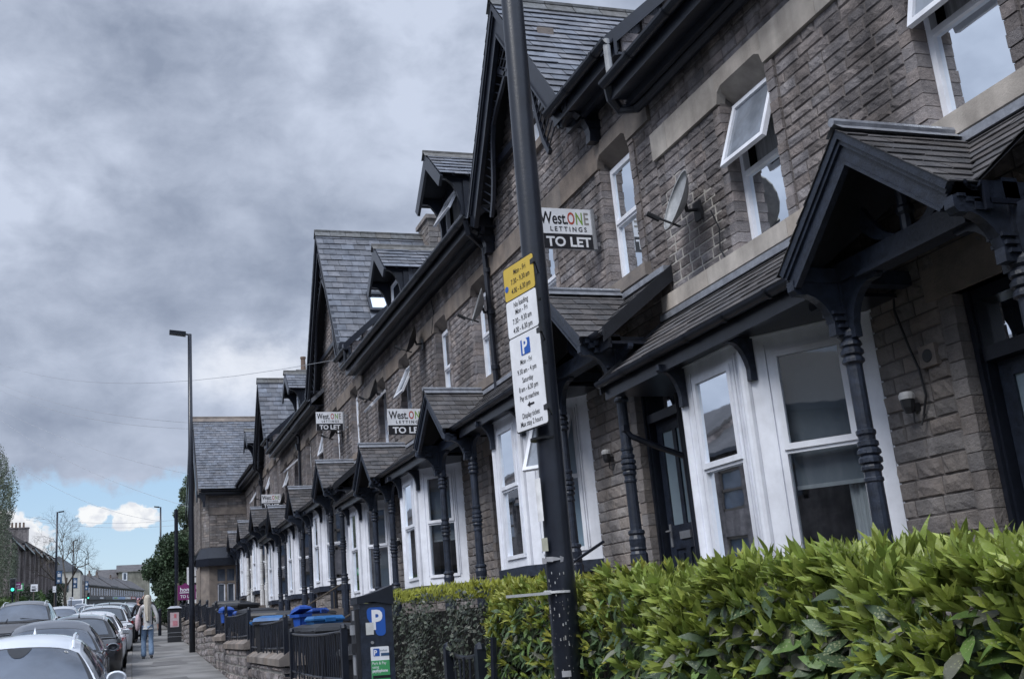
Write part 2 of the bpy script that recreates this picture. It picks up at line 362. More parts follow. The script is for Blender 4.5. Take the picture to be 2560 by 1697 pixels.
# slates: rows along U, rising along V, N outward
def slates(mb, O, U, V, Nn, vmax, rng, exp=.2, wid=.3, lift=.012, cl=(.75, 1.2), rag=.0, thick=.01):
    O, U, V, Nn = Vector(O), Vector(U).normalized(), Vector(V).normalized(), Vector(Nn).normalized()
    v = 0.; row = 0
    while v < vmax-.02:
        e = min(exp, vmax-v); a0, a1 = rng(v+.001); b0, b1 = rng(min(v+e, vmax)); u = a0-(row % 2)*wid*.5
        w0 = wid
        while u < a1:
            w = w0*random.uniform(.88, 1.12); x0, x1 = max(u, min(a0, b0)), min(u+w, max(a1, b1))
            if x1-x0 > .01:
                def cl_(x, lo, hi): return min(max(x, lo), hi)
                g = .004; r1, r2 = random.uniform(-rag, rag), random.uniform(-rag, rag); li = lift*random.uniform(.7, 1.5)
                pl0, pr0 = cl_(x0+g, a0, a1), cl_(x1-g, a0, a1); pl1, pr1 = cl_(x0+g, b0, b1), cl_(x1-g, b0, b1)
                if pr0-pl0 > .01 or pr1-pl1 > .01:
                    A = O+U*pl0+V*(v-.01+r1)+Nn*(li+thick); B = O+U*pr0+V*(v-.01+r2)+Nn*(li+thick+random.uniform(-.3, .3)*lift)
                    C = O+U*pr1+V*(v+e+.02)+Nn*.004; D = O+U*pl1+V*(v+e+.02)+Nn*.004
                    A2, B2 = A-Nn*thick, B-Nn*thick
                    mb.add([A, B, C, D, A2, B2], [(0, 1, 2, 3), (4, 5, 1, 0), (4, 0, 3), (5, 2, 1)], shade(*cl))
            u += w
        v += e; row += 1
# ------------------------------------------------------------ ground and road
def sheet(name, x0, x1, y0, y1, dz, m, step=8, curve=None, thick=None):
    mb = MB(); ys = [y0]
    while ys[-1] < y1: ys.append(min(ys[-1]+step, y1))
    for a, b in zip(ys, ys[1:]):
        p = [(x0, a, gz(a)+dz), (x1, a, gz(a)+dz), (x1, b, gz(b)+dz), (x0, b, gz(b)+dz)]
        if thick: 
            q = [(x, y, z-thick) for x, y, z in p]; mb.add(p+q, [(0, 1, 2, 3), (0, 4, 5, 1), (3, 2, 6, 7), (0, 3, 7, 4), (1, 5, 6, 2)])
        else: mb.quad(*p)
    return struct(mb.build(name, m, org=((x0+x1)/2, (y0+y1)/2, gz((y0+y1)/2)+dz)))
sheet('ground', -1500, 1500, -60, 2500, -.2, 'grassy', 60)
sheet('road', -8.6, .02, -30, 420, -.12, 'asphalt', 10)
sheet('pavement', .17, 1.97, -30, 420, 0, 'pavement', 10)
sheet('pavement', -11.0, -8.75, -30, 420, 0, 'pavement', 10)
mb = MB()
y = -6.
while y < 110:
    mb.cc = shade(.85, 1.1); x0, x1 = .02, .168
    for a, b in ((y+.004, y+.91),): mb.add([(x0, a, gz(a)-.2), (x1, a, gz(a)-.2), (x1, b, gz(b)-.2), (x0, b, gz(b)-.2), (x0+.02, a, gz(a)+.004), (x1, a, gz(a)+.004), (x1, b, gz(b)+.004), (x0+.02, b, gz(b)+.004)],
              [(0, 3, 2, 1), (4, 5, 6, 7), (0, 1, 5, 4), (1, 2, 6, 5), (2, 3, 7, 6), (3, 0, 4, 7)])
    y += .914
struct(mb.build('kerb', 'kerb', org=(.1, 50, gz(50))))
mb = MB()
for y0, y1, x0, x1 in ((17, 22.4, .35, 1.35), (26.2, 28.2, .6, 1.5), (33.2, 34.4, .9, 1.75), (41, 43.3, .5, 1.9), (36.4, 38.2, .3, 1.1)):
    mb.add([(x0, y0, gz(y0)+.004), (x1, y0+.3, gz(y0+.3)+.004), (x1-.1, y1, gz(y1)+.004), (x0+.1, y1-.2, gz(y1-.2)+.004)], [(0, 1, 2, 3)])
struct(mb.build('pavement_repair_patch', 'patch', org=(1, 30, gz(30))))
mb = MB()
for a in range(4, 400, 7): mb.quad((-4.35, a, gz(a)-.116), (-4.23, a, gz(a)-.116), (-4.23, a+4, gz(a+4)-.116), (-4.35, a+4, gz(a+4)-.116))
struct(mb.build('lane_marking', 'paint_line', org=(-4.3, 200, gz(200))))
sheet('front_garden', 2.2, 5.72, -1, 110, .14, 'soil', 10)

# ------------------------------------------------------------ terraced houses on the right
XW = 5.7
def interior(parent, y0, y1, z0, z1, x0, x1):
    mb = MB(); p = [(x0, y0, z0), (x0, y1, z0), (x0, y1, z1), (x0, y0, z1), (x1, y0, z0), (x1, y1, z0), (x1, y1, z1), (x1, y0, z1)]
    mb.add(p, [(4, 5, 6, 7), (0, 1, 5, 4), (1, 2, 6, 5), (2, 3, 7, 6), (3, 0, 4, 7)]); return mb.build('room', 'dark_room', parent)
def drape(mb, a, b, c, d, n=10, amp=.02):       # hanging curtain between plan points a and b, z from c to d
    a, b = Vector(a), Vector(b); nrm = Vector((-(b-a).y, (b-a).x)).normalized(); ph = random.random()*6
    def fn(u, v):
        p = a.lerp(b, u)+nrm*(amp*math.sin(u*n*2.1+ph)+amp*.5*math.sin(u*n*5+v)); return (p.x, p.y, c+(d-c)*v)
    mb.grid(fn, n*4, 1)
def panel_window(parent, o, U, Nn, w, z0, z1, zt, ang=0., fr=.055, blind=None, curt=None, sill=False, part='window', mat_f='white_upvc'):
    """o: plan origin of the opening (2D), U: plan direction, Nn: outward plan normal"""
    U, Nn = Vector(U).normalized(), Vector(Nn).normalized(); o = Vector(o)
    def P(u, z, n): q = o+U*u+Nn*n; return Vector((q.x, q.y, z))
    def bx(mb, u0, u1, a, b, n0, n1): mb.obox(P(u0, a, n0), P(u1, a, n0)-P(u0, a, n0), Vector((0, 0, b-a)), P(u0, a, n1)-P(u0, a, n0))
    mb = MB()
    bx(mb, 0, fr, z0, z1, -.03, .04); bx(mb, w-fr, w, z0, z1, -.03, .04); bx(mb, fr, w-fr, z1-fr, z1, -.03, .04); bx(mb, fr, w-fr, z0, z0+fr, -.03, .045); bx(mb, fr, w-fr, zt-.03, zt+.02, -.03, .038)
    wn = mb.build(part, mat_f, parent)
    g = MB(); g.quad(P(fr, z0+fr, .0), P(w-fr, z0+fr, .0), P(w-fr, zt-.03, .0), P(fr, zt-.03, .0)); g.build('pane', 'glass', wn)
    # upper sash, hinged along its top
    sn, cs = math.sin(ang), math.cos(ang); zh = z1-fr*.6; hh = zh-zt
    def S(u, t, n): return P(u, zh-t*cs+n*sn*(1), .012+t*sn+n*cs)
    sm = MB(); s2 = .05
    def sbx(u0, u1, t0, t1, n0, n1):
        p = [S(u0, t0, n0), S(u1, t0, n0), S(u1, t1, n0), S(u0, t1, n0), S(u0, t0, n1), S(u1, t0, n1), S(u1, t1, n1), S(u0, t1, n1)]
        sm.add(p, [(0, 3, 2, 1), (4, 5, 6, 7), (0, 1, 5, 4), (1, 2, 6, 5), (2, 3, 7, 6), (3, 0, 4, 7)])
    a, b = fr*.7, w-fr*.7
    sbx(a, a+s2, 0, hh, 0, .045); sbx(b-s2, b, 0, hh, 0, .045); sbx(a+s2, b-s2, 0, s2, 0, .045); sbx(a+s2, b-s2, hh-s2, hh, 0, .045)
    sa = sm.build('sash', mat_f, wn)
    g = MB(); g.quad(S(a+s2, hh-s2, .02), S(b-s2, hh-s2, .02), S(b-s2, s2, .02), S(a+s2, s2, .02)); g.build('pane', 'glass_painted_sky' if ang > .05 else 'glass', wn)
    if blind:
        bm = MB(); zb, mm = blind
        q = [P(fr, zb, -.09), P(w-fr, zb, -.09), P(w-fr, z1, -.09), P(fr, z1, -.09)]; bm.quad(*q); bm.mi = 1
        bx(bm, fr, w-fr, zb-.02, zb+.012, -.10, -.075); bm.build('blind', [mm, 'galvanised'], wn)
    if ang > .05 and curt is None: curt = ()
    if ang > .05 and part == 'window' and sill: curt = ()
    if curt is not None and ang > .05:
        cm = MB(); drape(cm, P(.06, 0, -.10).xy, P(w-.06, 0, -.10).xy, zt+.02, z1, 6, .015); cm.build('curtain', 'curtain', wn)
    if curt:
        cm = MB()
        for u0, u1 in curt: drape(cm, P(u0, 0, -.14).xy, P(u1, 0, -.14).xy, z0, z1, 5, .018)
        cm.build('curtain', 'curtain', wn)
    return wn
def upper_window(H, yn, zb, ang=0., curt=None, blind=None, w=.78):
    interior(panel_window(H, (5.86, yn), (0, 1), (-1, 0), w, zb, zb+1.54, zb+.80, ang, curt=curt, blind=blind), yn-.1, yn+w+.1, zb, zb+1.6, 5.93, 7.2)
def bracket(mb, p, d, a, b, th, tip=.05, steps=7, c=None):    # curved knee bracket: p = inner top corner, d horizontal direction
    p, d = Vector(p), Vector(d).normalized(); s = Vector((-d.y, d.x, 0))*th; up = Vector((0, 0, 1))
    pts = [p, p+d*a, p+d*a-up*tip, p+d*(a*.93)-up*(tip*1.5)]
    for k in range(1, steps):
        t = k/steps*math.pi/2; pts.append(p+d*(tip*1.1+(a*.86-tip*1.1)*(1-math.sin(t)))-up*(tip*1.35+(b*.93-tip*1.35)*(1-math.cos(t))))
    pts += [p+d*tip*1.25-up*b, p-up*b]
    mb.prism([q-s/2 for q in pts], s, c)
def gutter(mb, pts, r=.055, step=.9, c=None):
    a, b = Vector(pts[0]), Vector(pts[1]); d = (b-a).normalized(); L = (b-a).length; out = Vector((-d.y, d.x, 0)); up = Vector((0, 0, 1)); n = 8
    if out.x > 0 and abs(out.x) > .3: out = -out
    for r0, sg in ((r, 1), (r-.008, -1)):
        vs = []; fs = []
        for q in (a, b):
            for k in range(n+1):
                t = math.pi*k/n; vs.append(q+out*r0*math.cos(t)-up*r0*math.sin(t))
        for k in range(n): fs.append((k, k+1, n+2+k, n+1+k)[::sg])
        mb.add(vs, fs, c)
    x = .3
    while x < L:                                    # union collars / brackets
        q = a+d*x; vs = []; fs = []
        for qq in (q, q+d*.035):
            for k in range(n+1):
                t = math.pi*k/n; vs.append(qq+out*(r+.012)*math.cos(t)-up*(r+.012)*math.sin(t))
        for k in range(n): fs.append((k, k+1, n+2+k, n+1+k))
        mb.add(vs, fs); x += step
POST = [(.062, 3.50), (.075, 3.47), (.075, 3.44), (.058, 3.42), (.074, 3.40), (.078, 3.375), (.062, 3.36), (.080, 3.335), (.080, 3.31), (.062, 3.295), (.077, 3.27), (.077, 3.25), (.058, 3.235), (.055, 3.22), (.055, 2.76), (.067, 2.75), (.067, 2.725), (.058, 2.71), (.058, 2.68), (.072, 2.67), (.072, 2.64), (.060, 2.63), (.078, 2.61), (.080, 2.585), (.062, 2.57), (.080, 2.55), (.080, 2.52), (.062, 2.51), (.073, 2.49), (.073, 2.47), (.058, 2.455), (.058, 2.42), (.066, 2.41), (.066, 2.39), (.057, 2.38), (.060, 1.90), (.084, 1.885), (.087, 1.86), (.072, 1.84), (.086, 1.80), (.080, 1.72), (.086, 1.70), (.074, 1.68), (.090, 1.65), (.092, 1.2), (.098, .92)]
def porch(H, c, dz, white=False, hw=.8, pn=None, pf=None):
    zf, za, xf = 3.96+dz, 4.68+dz, 4.68
    sl = math.hypot(hw, za-zf); pn = pn or c-.79; pf = pf or c+.79
    t = MB()
    t.box((5.04, pn-.05, 3.84+dz), (5.15, pf+.05, 3.975+dz)); t.box((5.02, pn+.25, 3.81+dz), (5.17, pf-.25, 3.84+dz))
    for yy in (pn, pf): t.box((4.70, yy-.05, 3.84+dz), (5.69, yy+.05, 3.95+dz)); t.box((5.045, yy-.055, 3.5+dz), (5.155, yy+.055, 3.84+dz))
    t.lathe((5.09, c, 0), [(.05, 3.97+dz), (.045, 4.08+dz), (.06, 4.10+dz), (.06, 4.13+dz), (.042, 4.15+dz), (.048, 4.3+dz), (.06, 4.32+dz), (.045, 4.35+dz), (.042, 4.6+dz)], 10)
    for sg in (-1, 1):              # curved struts either side of the king post
        pts = []; q = []
        for k in range(9):
            a = k/8; pts.append(Vector((5.07, c+sg*(.06+.33*a**.8), 3.975+dz+.34*a*a*.6+.12*a))); q.append(Vector((5.07, c+sg*(.13+.30*a**.8), 3.975+dz+.30*a*a*.5+.02*a)))
        for k in range(8):
            a, b, d, e = pts[k], pts[k+1], q[k+1], q[k]; t.prism([a, b, d, e], (.045, 0, 0))
        yy = c+sg*(hw-.02)
        py_ = pn if sg < 0 else pf
        bracket(t, (5.10, py_-sg*.05, 3.84+dz), (0, -sg, 0), .36, .42, .06, .045)
        bracket(t, (5.10, py_+sg*.05, 3.80+dz), (0, sg, 0), .30, .34, .055, .04)
        bracket(t, (5.05, py_, 3.85+dz), (-1, 0, 0), .38, .40, .075, .07)
        for k in range(3):          # stepped corbel under the foot of the gable
            t.box((4.70+.055*k, yy-.05, 3.86+dz-.05*k), (4.80+.06*k, yy+.05, 3.93+dz-.05*k))
            t.box((4.95+.02*k, py_-.062, 3.60+dz-.05*k), (5.06, py_+.062, 3.625+dz-.05*k))
    po = t.build('porch', 'navy_paint', H)
    for yy in (pn, pf):
        m = MB(); m.local = False
        for (r, z), (r2, z2) in zip(POST, POST[1:]): m.mi = 1 if (white and z2 < 3.0) else 0; _ring(m, (5.10, yy), r, z+dz, r2, z2+dz, 8 if z < 1.66 else 14)
        m.box((4.98, yy-.12, .80+dz), (5.22, yy+.12, .93+dz)); m.build('post', ['navy_paint', 'pvc_white'], po, smooth=False)
    # gable boards
    b = MB()
    for sg in (-1, 1):
        A = Vector((xf, c, za)); B = Vector((xf, c+sg*(hw+.03), zf-.03)); d = (B-A).normalized(); nrm = Vector((0, -d.z*sg, d.y*sg)); nrm = nrm if nrm.z > 0 else -nrm
        for off, w, x0, x1 in ((0, .05, -.035, .05), (-.045, .035, -.02, .045), (-.075, .10, 0., .04), (-.17, .02, -.01, .04)):
            # butt the mitre on the ridge plane
            o1 = A+nrm*off; o2 = A+nrm*(off-w); k1 = (A.y-o1.y)/d.y; k2 = (A.y-o2.y)/d.y
            p = [o1+d*k1, B+nrm*off, B+nrm*(off-w), o2+d*k2]; b.prism([q+Vector((x0, 0, 0)) for q in p], (x1-x0, 0, 0))
    b.build('bargeboard', 'navy_paint', po)
    s = MB()
    for sg in (-1, 1):
        V = Vector((0, -sg*hw, za-zf)); Nn = Vector((0, sg*(za-zf), hw)); O = Vector((0, c+sg*(hw+.04), zf-.04))
        vl = V.normalized()
        def rng(v, O=O, vl=vl): z = O.z+vl.z*v; return (xf-.05, min(5.69, 4.86+(z-3.95-dz)*1.239+.05))
        slates(s, O, (1, 0, 0), V, Nn, sl+.03, rng, .142, .28, .008, rag=.006, thick=.009)
        s.mi = 1; q0, q1 = O+Vector((xf, 0, 0)), Vector((xf, c, za)); k = Nn.normalized()*-.02
        s.add([q0+k, Vector((4.9, O.y, O.z))+k, Vector((5.7, c, za))+k, q1+k], [(0, 1, 2, 3)]); s.mi = 0
    s.build('canopy_roof', ['stone_slate', 'dark_wood'], po)
    r = MB(); r.tube([(xf-.06, c, za+.05), (5.69, c, za+.05)], .032, 8)
    for sg in (-1, 1): r.quad((xf-.05, c, za+.045), (5.69, c, za+.045), (5.69, c+sg*.09, za-.03), (xf-.05, c+sg*.09, za-.03))
    r.build('ridge_cap', 'lead', po)
def _ring(m, c, r, z, r2, z2, n):
    vs = [(c[0]+rr*math.cos(2*math.pi*(k+.5)/n), c[1]+rr*math.sin(2*math.pi*(k+.5)/n), zz) for rr, zz in ((r, z), (r2, z2)) for k in range(n)]
    m.add(vs, [(k, n+k, n+(k+1) % n, (k+1) % n) for k in range(n)])
def leanto(H, y0, y1, dz, cuts, end_far=False, end_near=False):
    zb, zt = 3.95+dz, 4.63+dz; V = Vector((.83, 0, zt-zb)); Nn = Vector((-(zt-zb), 0, .83)); s = MB()
    cs = sorted(cuts); ends = [(y0, None)]+[(c, c) for c in cs if y0 < c < y1+.9]; segl = []; a = (y0, None)
    for c in cs:
        if c-.8 > y0: segl.append((a, (min(c, y1), c if c-.8 < y1 else None)))
        a = (max(c, y0), c)
    if a[0] < y1: segl.append((a, (y1, None)))
    vz = V.normalized().z
    for (ya, ca), (yb, cb) in segl:
        def rng(v, ya=ya, ca=ca, yb=yb, cb=cb):
            h = .8*(4.68+dz-(zb+vz*v))/.72; p = max(y0, ca+h) if ca is not None else ya; q = min(y1, cb-h) if cb is not None else yb; return (p, max(p, q))
        slates(s, (4.84, 0, zb-.01), (0, 1, 0), V, Nn, V.length, rng, .14, .28, .008, rag=.006, thick=.009)
        s.mi = 1; k = Nn.normalized()*-.02; L0, L1 = rng(0), rng(V.length)
        s.quad(Vector((4.84, L0[0], zb))+k, Vector((4.84, L0[1], zb))+k, Vector((5.69, L1[1], zt))+k, Vector((5.69, L1[0], zt))+k); s.mi = 0
    s.mi = 2; s.box((5.60, y0, zt-.02), (5.69, y1, zt+.045))
    s.mi = 1
    for e, yy in ((end_near, y0-.02), (end_far, y1-.01)):
        if e: s.prism([(4.80, yy, zb+.02), (5.69, yy, zt+.05), (5.69, yy, zt-.13), (4.80, yy, zb-.14)], (0, .03, 0))
    s.build('bay_roof', ['stone_slate', 'dark_wood', 'lead'], H)
    g = MB(); segs = []; a = y0
    for c in sorted(cuts):
        if c-.85 > a: segs.append((a, c-.85))
        a = c+.85
    if a < y1: segs.append((a, y1))
    for a, b in segs:
        gutter(g, ((4.79, a, zb-.02), (4.79, b, zb-.02)), .058, .62)
        g.box((4.85, a, zb-.20), (4.89, b, zb-.02)); g.box((4.88, a, zb-.16), (5.66, b, zb-.13))
        g.build('bay_gutter', 'black_paint', H); g = MB()
def bay(H, bn, dz, blind=None, opens=(0, 0), curt=None, blindf=None):
    A, B, C, D = Vector((5.72, bn)), Vector((5.1, bn+.87)), Vector((5.1, bn+1.86)), Vector((5.72, bn+2.7)); z0, z1 = 1.74+dz, 3.84+dz
    bw = MB(); bw.mi = 0
    for P0, P1, kind in ((A, B, 0), (B, C, 1), (C, D, 2)):
        d = (P1-P0); L = d.length; d.normalize(); n = Vector((-d.y, d.x)); n = n if n.x < 0 or (abs(n.x) < .01 and n.y < 0) else -n
        if kind == 0 and n.y > 0: n = -n
        jl, jr = ((.21, .20), (.13, .17), (.17, .2))[kind]
        def bx(u0, u1, a, b, n0, n1):
            p = P0+d*u0+n*n0; q = P0+d*u1+n*n0; r = P0+d*u0+n*n1; bw.obox((p.x, p.y, a), (q.x-p.x, q.y-p.y, 0), (0, 0, b-a), (r.x-p.x, r.y-p.y, 0))
        bx(0, jl, z0, z1, -.04, .02); bx(L-jr, L, z0, z1, -.04, .02); bx(jl, L-jr, 3.66+dz, z1, -.04, .02); bx(jl, L-jr, z0, 1.86+dz, -.04, .02)
        bx(.02, jl-.06, z0, z1-.05, .02, .032); bx(0, L, z1-.06, z1, .02, .05)
        bx(jl-.03, jl-.012, 1.9+dz, 3.7+dz, .02, .038); bx(L-jr+.012, L-jr+.03, 1.9+dz, 3.7+dz, .02, .038)
    for q in (B, C): bw.tube([(q.x-.02, q.y, z0), (q.x-.02, q.y, z1)], .045, 10)
    bo = bw.build('bay_window', 'white_upvc', H)
    for P0, P1, kind in ((A, B, 0), (B, C, 1), (C, D, 2)):
        d = (P1-P0); L = d.length; d.normalize(); n = Vector((-d.y, d.x)); n = -n if (kind == 0 and n.y > 0) or (kind == 1 and n.x > 0) or (kind == 2 and n.y < 0) else n
        jl, jr = ((.21, .20), (.13, .17), (.17, .2))[kind]; o = P0+d*jl
        wn = panel_window(H, o, d, n, L-jl-jr, 1.86+dz, 3.66+dz, 2.80+dz, opens[kind] if kind < 2 else 0, fr=.05, blind=blind if kind == 0 else blindf if kind == 1 else None, curt=curt if kind < 2 else None)
    s = MB()
    out = [(5.72, bn-.05), (5.06, bn+.85), (5.06, bn+1.89), (5.72, bn+2.78)]; inn = [(5.8, bn), (5.8, bn+2.7)]
    s.prism([(x-.05 if i in (1, 2) else x, y, 1.60+dz) for i, (x, y) in enumerate(out)]+[(5.72, bn+2.7, 1.6+dz)], (0, 0, .14)); s.build('bay_sill', 'navy_paint', bo)
    st = MB(); zb = .55+dz; zt = 1.60+dz; q = [A, B, C, D]
    for P0, P1 in ((A, B), (B, C), (C, D)):
        d = (P1-P0); L = d.length; d.normalize(); n = Vector((-d.y, d.x)); n = -n if n.x > 0 and abs(n.x) > .3 else n
        if P0 is A: n = Vector((-abs(n.x), -abs(n.y)))
        if P0 is C: n = Vector((-abs(n.x), abs(n.y)))
        def P(u, v, w, P0=P0, d=d, n=n): p = P0+d*u+n*(w-.03); return (p.x, p.y, v)
        st.mi = 0; stones(st, P, 0, L, zb, zt, .17, lo=.2, hi=.42, rel=.035); st.mi = 1; slab(st, P, 0, L, zb, zt, .05, 0)
    st.build('bay_plinth', ['stone_lower', 'mortar'], bo)
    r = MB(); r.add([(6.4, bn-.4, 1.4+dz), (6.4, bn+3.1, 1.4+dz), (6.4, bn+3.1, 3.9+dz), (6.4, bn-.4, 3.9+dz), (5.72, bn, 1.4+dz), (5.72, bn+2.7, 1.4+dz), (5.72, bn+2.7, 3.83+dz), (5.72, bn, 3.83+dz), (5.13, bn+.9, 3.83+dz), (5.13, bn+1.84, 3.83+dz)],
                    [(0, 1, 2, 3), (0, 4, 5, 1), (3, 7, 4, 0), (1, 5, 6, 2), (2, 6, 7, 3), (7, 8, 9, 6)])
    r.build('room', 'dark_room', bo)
    for yy in (bn+.80, bn+1.83): k = MB(); bracket(k, (5.07 if yy > bn+1 else 5.13, yy, 3.82+dz), (-1, 0, 0), .26, .40, .06, .05); k.build('eaves_bracket', 'navy_paint', H)
def door(H, c, dz, glass=True):
    y0, y1 = c-.82, c+.10; zb, zt = 1.10+dz, 3.66+dz; X = 5.90; m = MB()
    for a, b in ((y0, y0+.08), (y1-.08, y1)): m.box((X-.10, a, zb), (X+.05, b, zt)); m.box((X-.13, a+.02, zb), (X-.10, b-.02, zt))
    m.box((X-.10, y0+.08, zt-.09), (X+.05, y1-.08, zt)); m.box((X-.12, y0+.08, 3.14+dz), (X+.05, y1-.08, 3.24+dz)); f = m.build('door_frame', 'black_paint', H)
    g = MB(); g.quad((X, y0+.08, 3.24+dz), (X, y1-.08, 3.24+dz), (X, y1-.08, zt-.09), (X, y0+.08, zt-.09)); g.build('transom_pane', 'glass', f)
    d = MB(); a, b = y0+.085, y1-.085; mid = (a+b)/2
    holes = [(a+.11, mid-.035, 1.98+dz, 3.02+dz), (mid+.035, b-.11, 1.98+dz, 3.02+dz), (a+.12, mid-.05, 1.28+dz, 1.72+dz), (mid+.05, b-.12, 1.28+dz, 1.72+dz)]
    backing(d, lambda u, v, w: (X-.02-w, u, v), a, b, zb+.02, 3.135+dz, holes, .05)
    for h in holes[2:]: d.quad((X+.0, h[0], h[2]), (X+.0, h[1], h[2]), (X+.0, h[1], h[3]), (X+.0, h[0], h[3])); d.box((X-.022, h[0]+.05, h[2]+.05), (X, h[1]-.05, h[3]-.05))
    dd = d.build('door', 'navy_paint', H)
    g = MB()
    for h in holes[:2]: g.quad((X, h[0], h[2]), (X, h[1], h[2]), (X, h[1], h[3]), (X, h[0], h[3]))
    g.build('pane', 'glass_frosted', dd)
    g = MB(); g.box((X-.04, mid-.11, 1.82+dz), (X-.02, mid+.11, 1.90+dz)); g.build('letterbox', 'galvanised', dd)
    g = MB(); g.box((X-.03, b-.075, 1.75+dz), (X-.02, b-.04, 2.0+dz)); g.tube([(X-.03, b-.06, 1.92+dz), (X-.08, b-.06, 1.92+dz), (X-.08, b-.17, 1.92+dz)], .011, 6); g.build('handle', 'galvanised', dd)
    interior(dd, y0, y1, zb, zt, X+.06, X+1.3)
    s = MB(); zz = zb
    for k in range(4): s.box((4.72-.28*k, c-.75, zz-.16-.16*k-.6), (5.95 if k == 0 else 4.72-.28*(k-1), c+.75, zz-.16*k)); 
    s.build('doorstep', 'dressed_stone', H)
def gable(H, near, apex, far, low, XG=5.3, win=None, sky_l=None, ridge_x=8.7, detail=True):
    (yn, zn), (ya, za), (yf, zf) = near, apex, far; s = MB()
    for (ye, ze), sg in ((near, -1), (far, 1)):
        V = Vector((0, ya-ye, za-ze)); Nn = Vector((0, sg*(za-ze), abs(ya-ye))); O = Vector((0, ye, ze))
        ex = (.185 if yn < 20 else .24); zc = low
        vl = V.normalized()
        def rng(v, O=O, vl=vl): return (XG-.06, ridge_x+.1)
        slates(s, O, (1, 0, 0), V, Nn, V.length, rng, ex, .34, .014, thick=.012, cl=(.72, 1.25))
        s.mi = 1; k = Nn.normalized()*-.03; s.quad(Vector((XG-.05, ye, ze))+k, Vector((ridge_x, ye, ze))+k, Vector((ridge_x, ya, za))+k, Vector((XG-.05, ya, za))+k); s.mi = 0
    ro = s.build('gable_roof', ['slate', 'dark_wood'], H)
    r = MB(); x = XG-.08
    while x < ridge_x:
        r.cc = shade(.8, 1.1); e = min(x+.45, ridge_x)
        for sg in (-1, 1):
            r.add([(x, ya, za+.07), (e-.01, ya, za+.07), (e-.01, ya+sg*.14, za-.13), (x, ya+sg*.14, za-.13), (x, ya+sg*.12, za-.15), (e-.01, ya+sg*.12, za-.15)], [(0, 1, 2, 3), (3, 2, 5, 4)])
        r.tube([(x, ya, za+.06), (e-.012, ya, za+.06)], .045, 6); x = e
    r.build('ridge_tiles', 'ridge_stone', ro)
    b = MB()
    for (ye, ze), sg in ((near, -1), (far, 1)):
        A = Vector((XG, ya, za-.03)); B = Vector((XG, ye+sg*.12, ze-.15)); d = (B-A).normalized(); nrm = Vector((0, -d.z*sg, d.y*sg)); nrm = nrm if nrm.z > 0 else -nrm
        for off, w, x0, x1 in ((0, .07, -.05, .03), (-.07, .05, -.03, .03), (-.12, .18, 0., .04), (-.30, .03, -.02, .05)):
            o1, o2 = A+nrm*off, A+nrm*(off-w); p = [o1+d*((A.y-o1.y)/d.y), B+nrm*off, B+nrm*(off-w), o2+d*((A.y-o2.y)/d.y)]; b.prism([q+Vector((x0, 0, 0)) for q in p], (x1-x0, 0, 0))
        # inner arched brace with spindles, and the stepped foot corbel
        ar = []
        for k in range(11):
            t = k/10; p = A.lerp(B, .12+.8*t)-nrm*(.34+.30*math.sin(math.pi*t)**1.0*0-.0)-nrm*(.42*abs(math.cos(math.pi*t))**1.5); ar.append(p)
        for p, q in zip(ar, ar[1:]): b.prism([p+Vector((.06, 0, 0)), q+Vector((.06, 0, 0)), q-nrm*.07+Vector((.06, 0, 0)), p-nrm*.07+Vector((.06, 0, 0))], (.05, 0, 0))
        for k in range(22):
            t = (k+.5)/22; p = A.lerp(B, .1+.82*t)-nrm*.30; q = p-nrm*(.06+.42*abs(math.cos(math.pi*t))**1.5); b.tube([p+Vector((.08, 0, 0)), q+Vector((.08, 0, 0))], .012, 5)
        for k in range(4): b.box((XG-.04+.09*k, B.y-.07, B.z-.02-.10*k), (XG+.16+.09*k, B.y+.07, B.z+.10-.10*k))
        bracket(b, (5.68, B.y, B.z+.05), (-1, 0, 0), .42, .55, .12, .12)
        b.box((XG, B.y-.05, B.z+.02), (5.68, B.y+.05, B.z+.14))
    i0, i1 = .8/(za-zn)*(ya-yn)+.1, .8/(za-zf)*(yf-ya)+.1; b.box((XG+.25, yn+i0, zn+.5), (XG+.33, yf-i1, zn+.62))
    b.build('bargeboard', 'black_paint', ro)
    w = MB(); w.mi = 0; zl = low
    hs = [(win[0], win[1], win[2], win[3])] if win else []
    def lim(v): 
        tn = (v-zn)/(za-zn); tf = (v-zf)/(za-zf); a = yn+max(tn, 0)*(ya-yn) if v > zn else yn+.1; c = yf-max(tf, 0)*(yf-ya) if v > zf else yf-.1
        return [(a+.05, c-.05)] if c-a > .4 else []
    stones(w, PX(XW), 0, 0, zl, za-.55, .105 if yn < 20 else .12, [(h[0]-.12, h[1]+.12, h[2], h[3]+.18) for h in hs], lim=lim, nu=3, rel=.028)
    w.mi = 1; slabs = [(yn+.05, yf-.05, zl, max(zn, zl))]; 
    v = zl
    while v < za-.75:
        iv = lim(v+.34)
        if iv:
            a, c = iv[0]
            segs = [(a, c)]
            if hs and hs[0][2]-.05 < v+.1 < hs[0][3]+.05: segs = [(a, hs[0][0]), (hs[0][1], c)]
            for p, q in segs: w.box((XW+.0, p, v), (XW+.22, q, min(v+.2, za-.6)))
        v += .2
    w.build('gable_wall', ['stone', 'mortar'], H)
    if win: 
        panel_window(H, (5.86, win[0]), (0, 1), (-1, 0), win[1]-win[0], win[2], win[3], win[2]+(win[3]-win[2])*.52, 0)
        l = MB(); l.box((5.66, win[0]-.15, win[3]), (5.9, win[1]+.15, win[3]+.2)); l.build('lintel', 'dressed_stone', H); l = MB(); l.box((5.62, win[0]-.1, win[2]-.12), (5.9, win[1]+.1, win[2])); l.build('window_sill', 'dressed_stone', H)
        interior(H, win[0]-.1, win[1]+.1, win[2], win[3], 5.93, 7)
    return ro
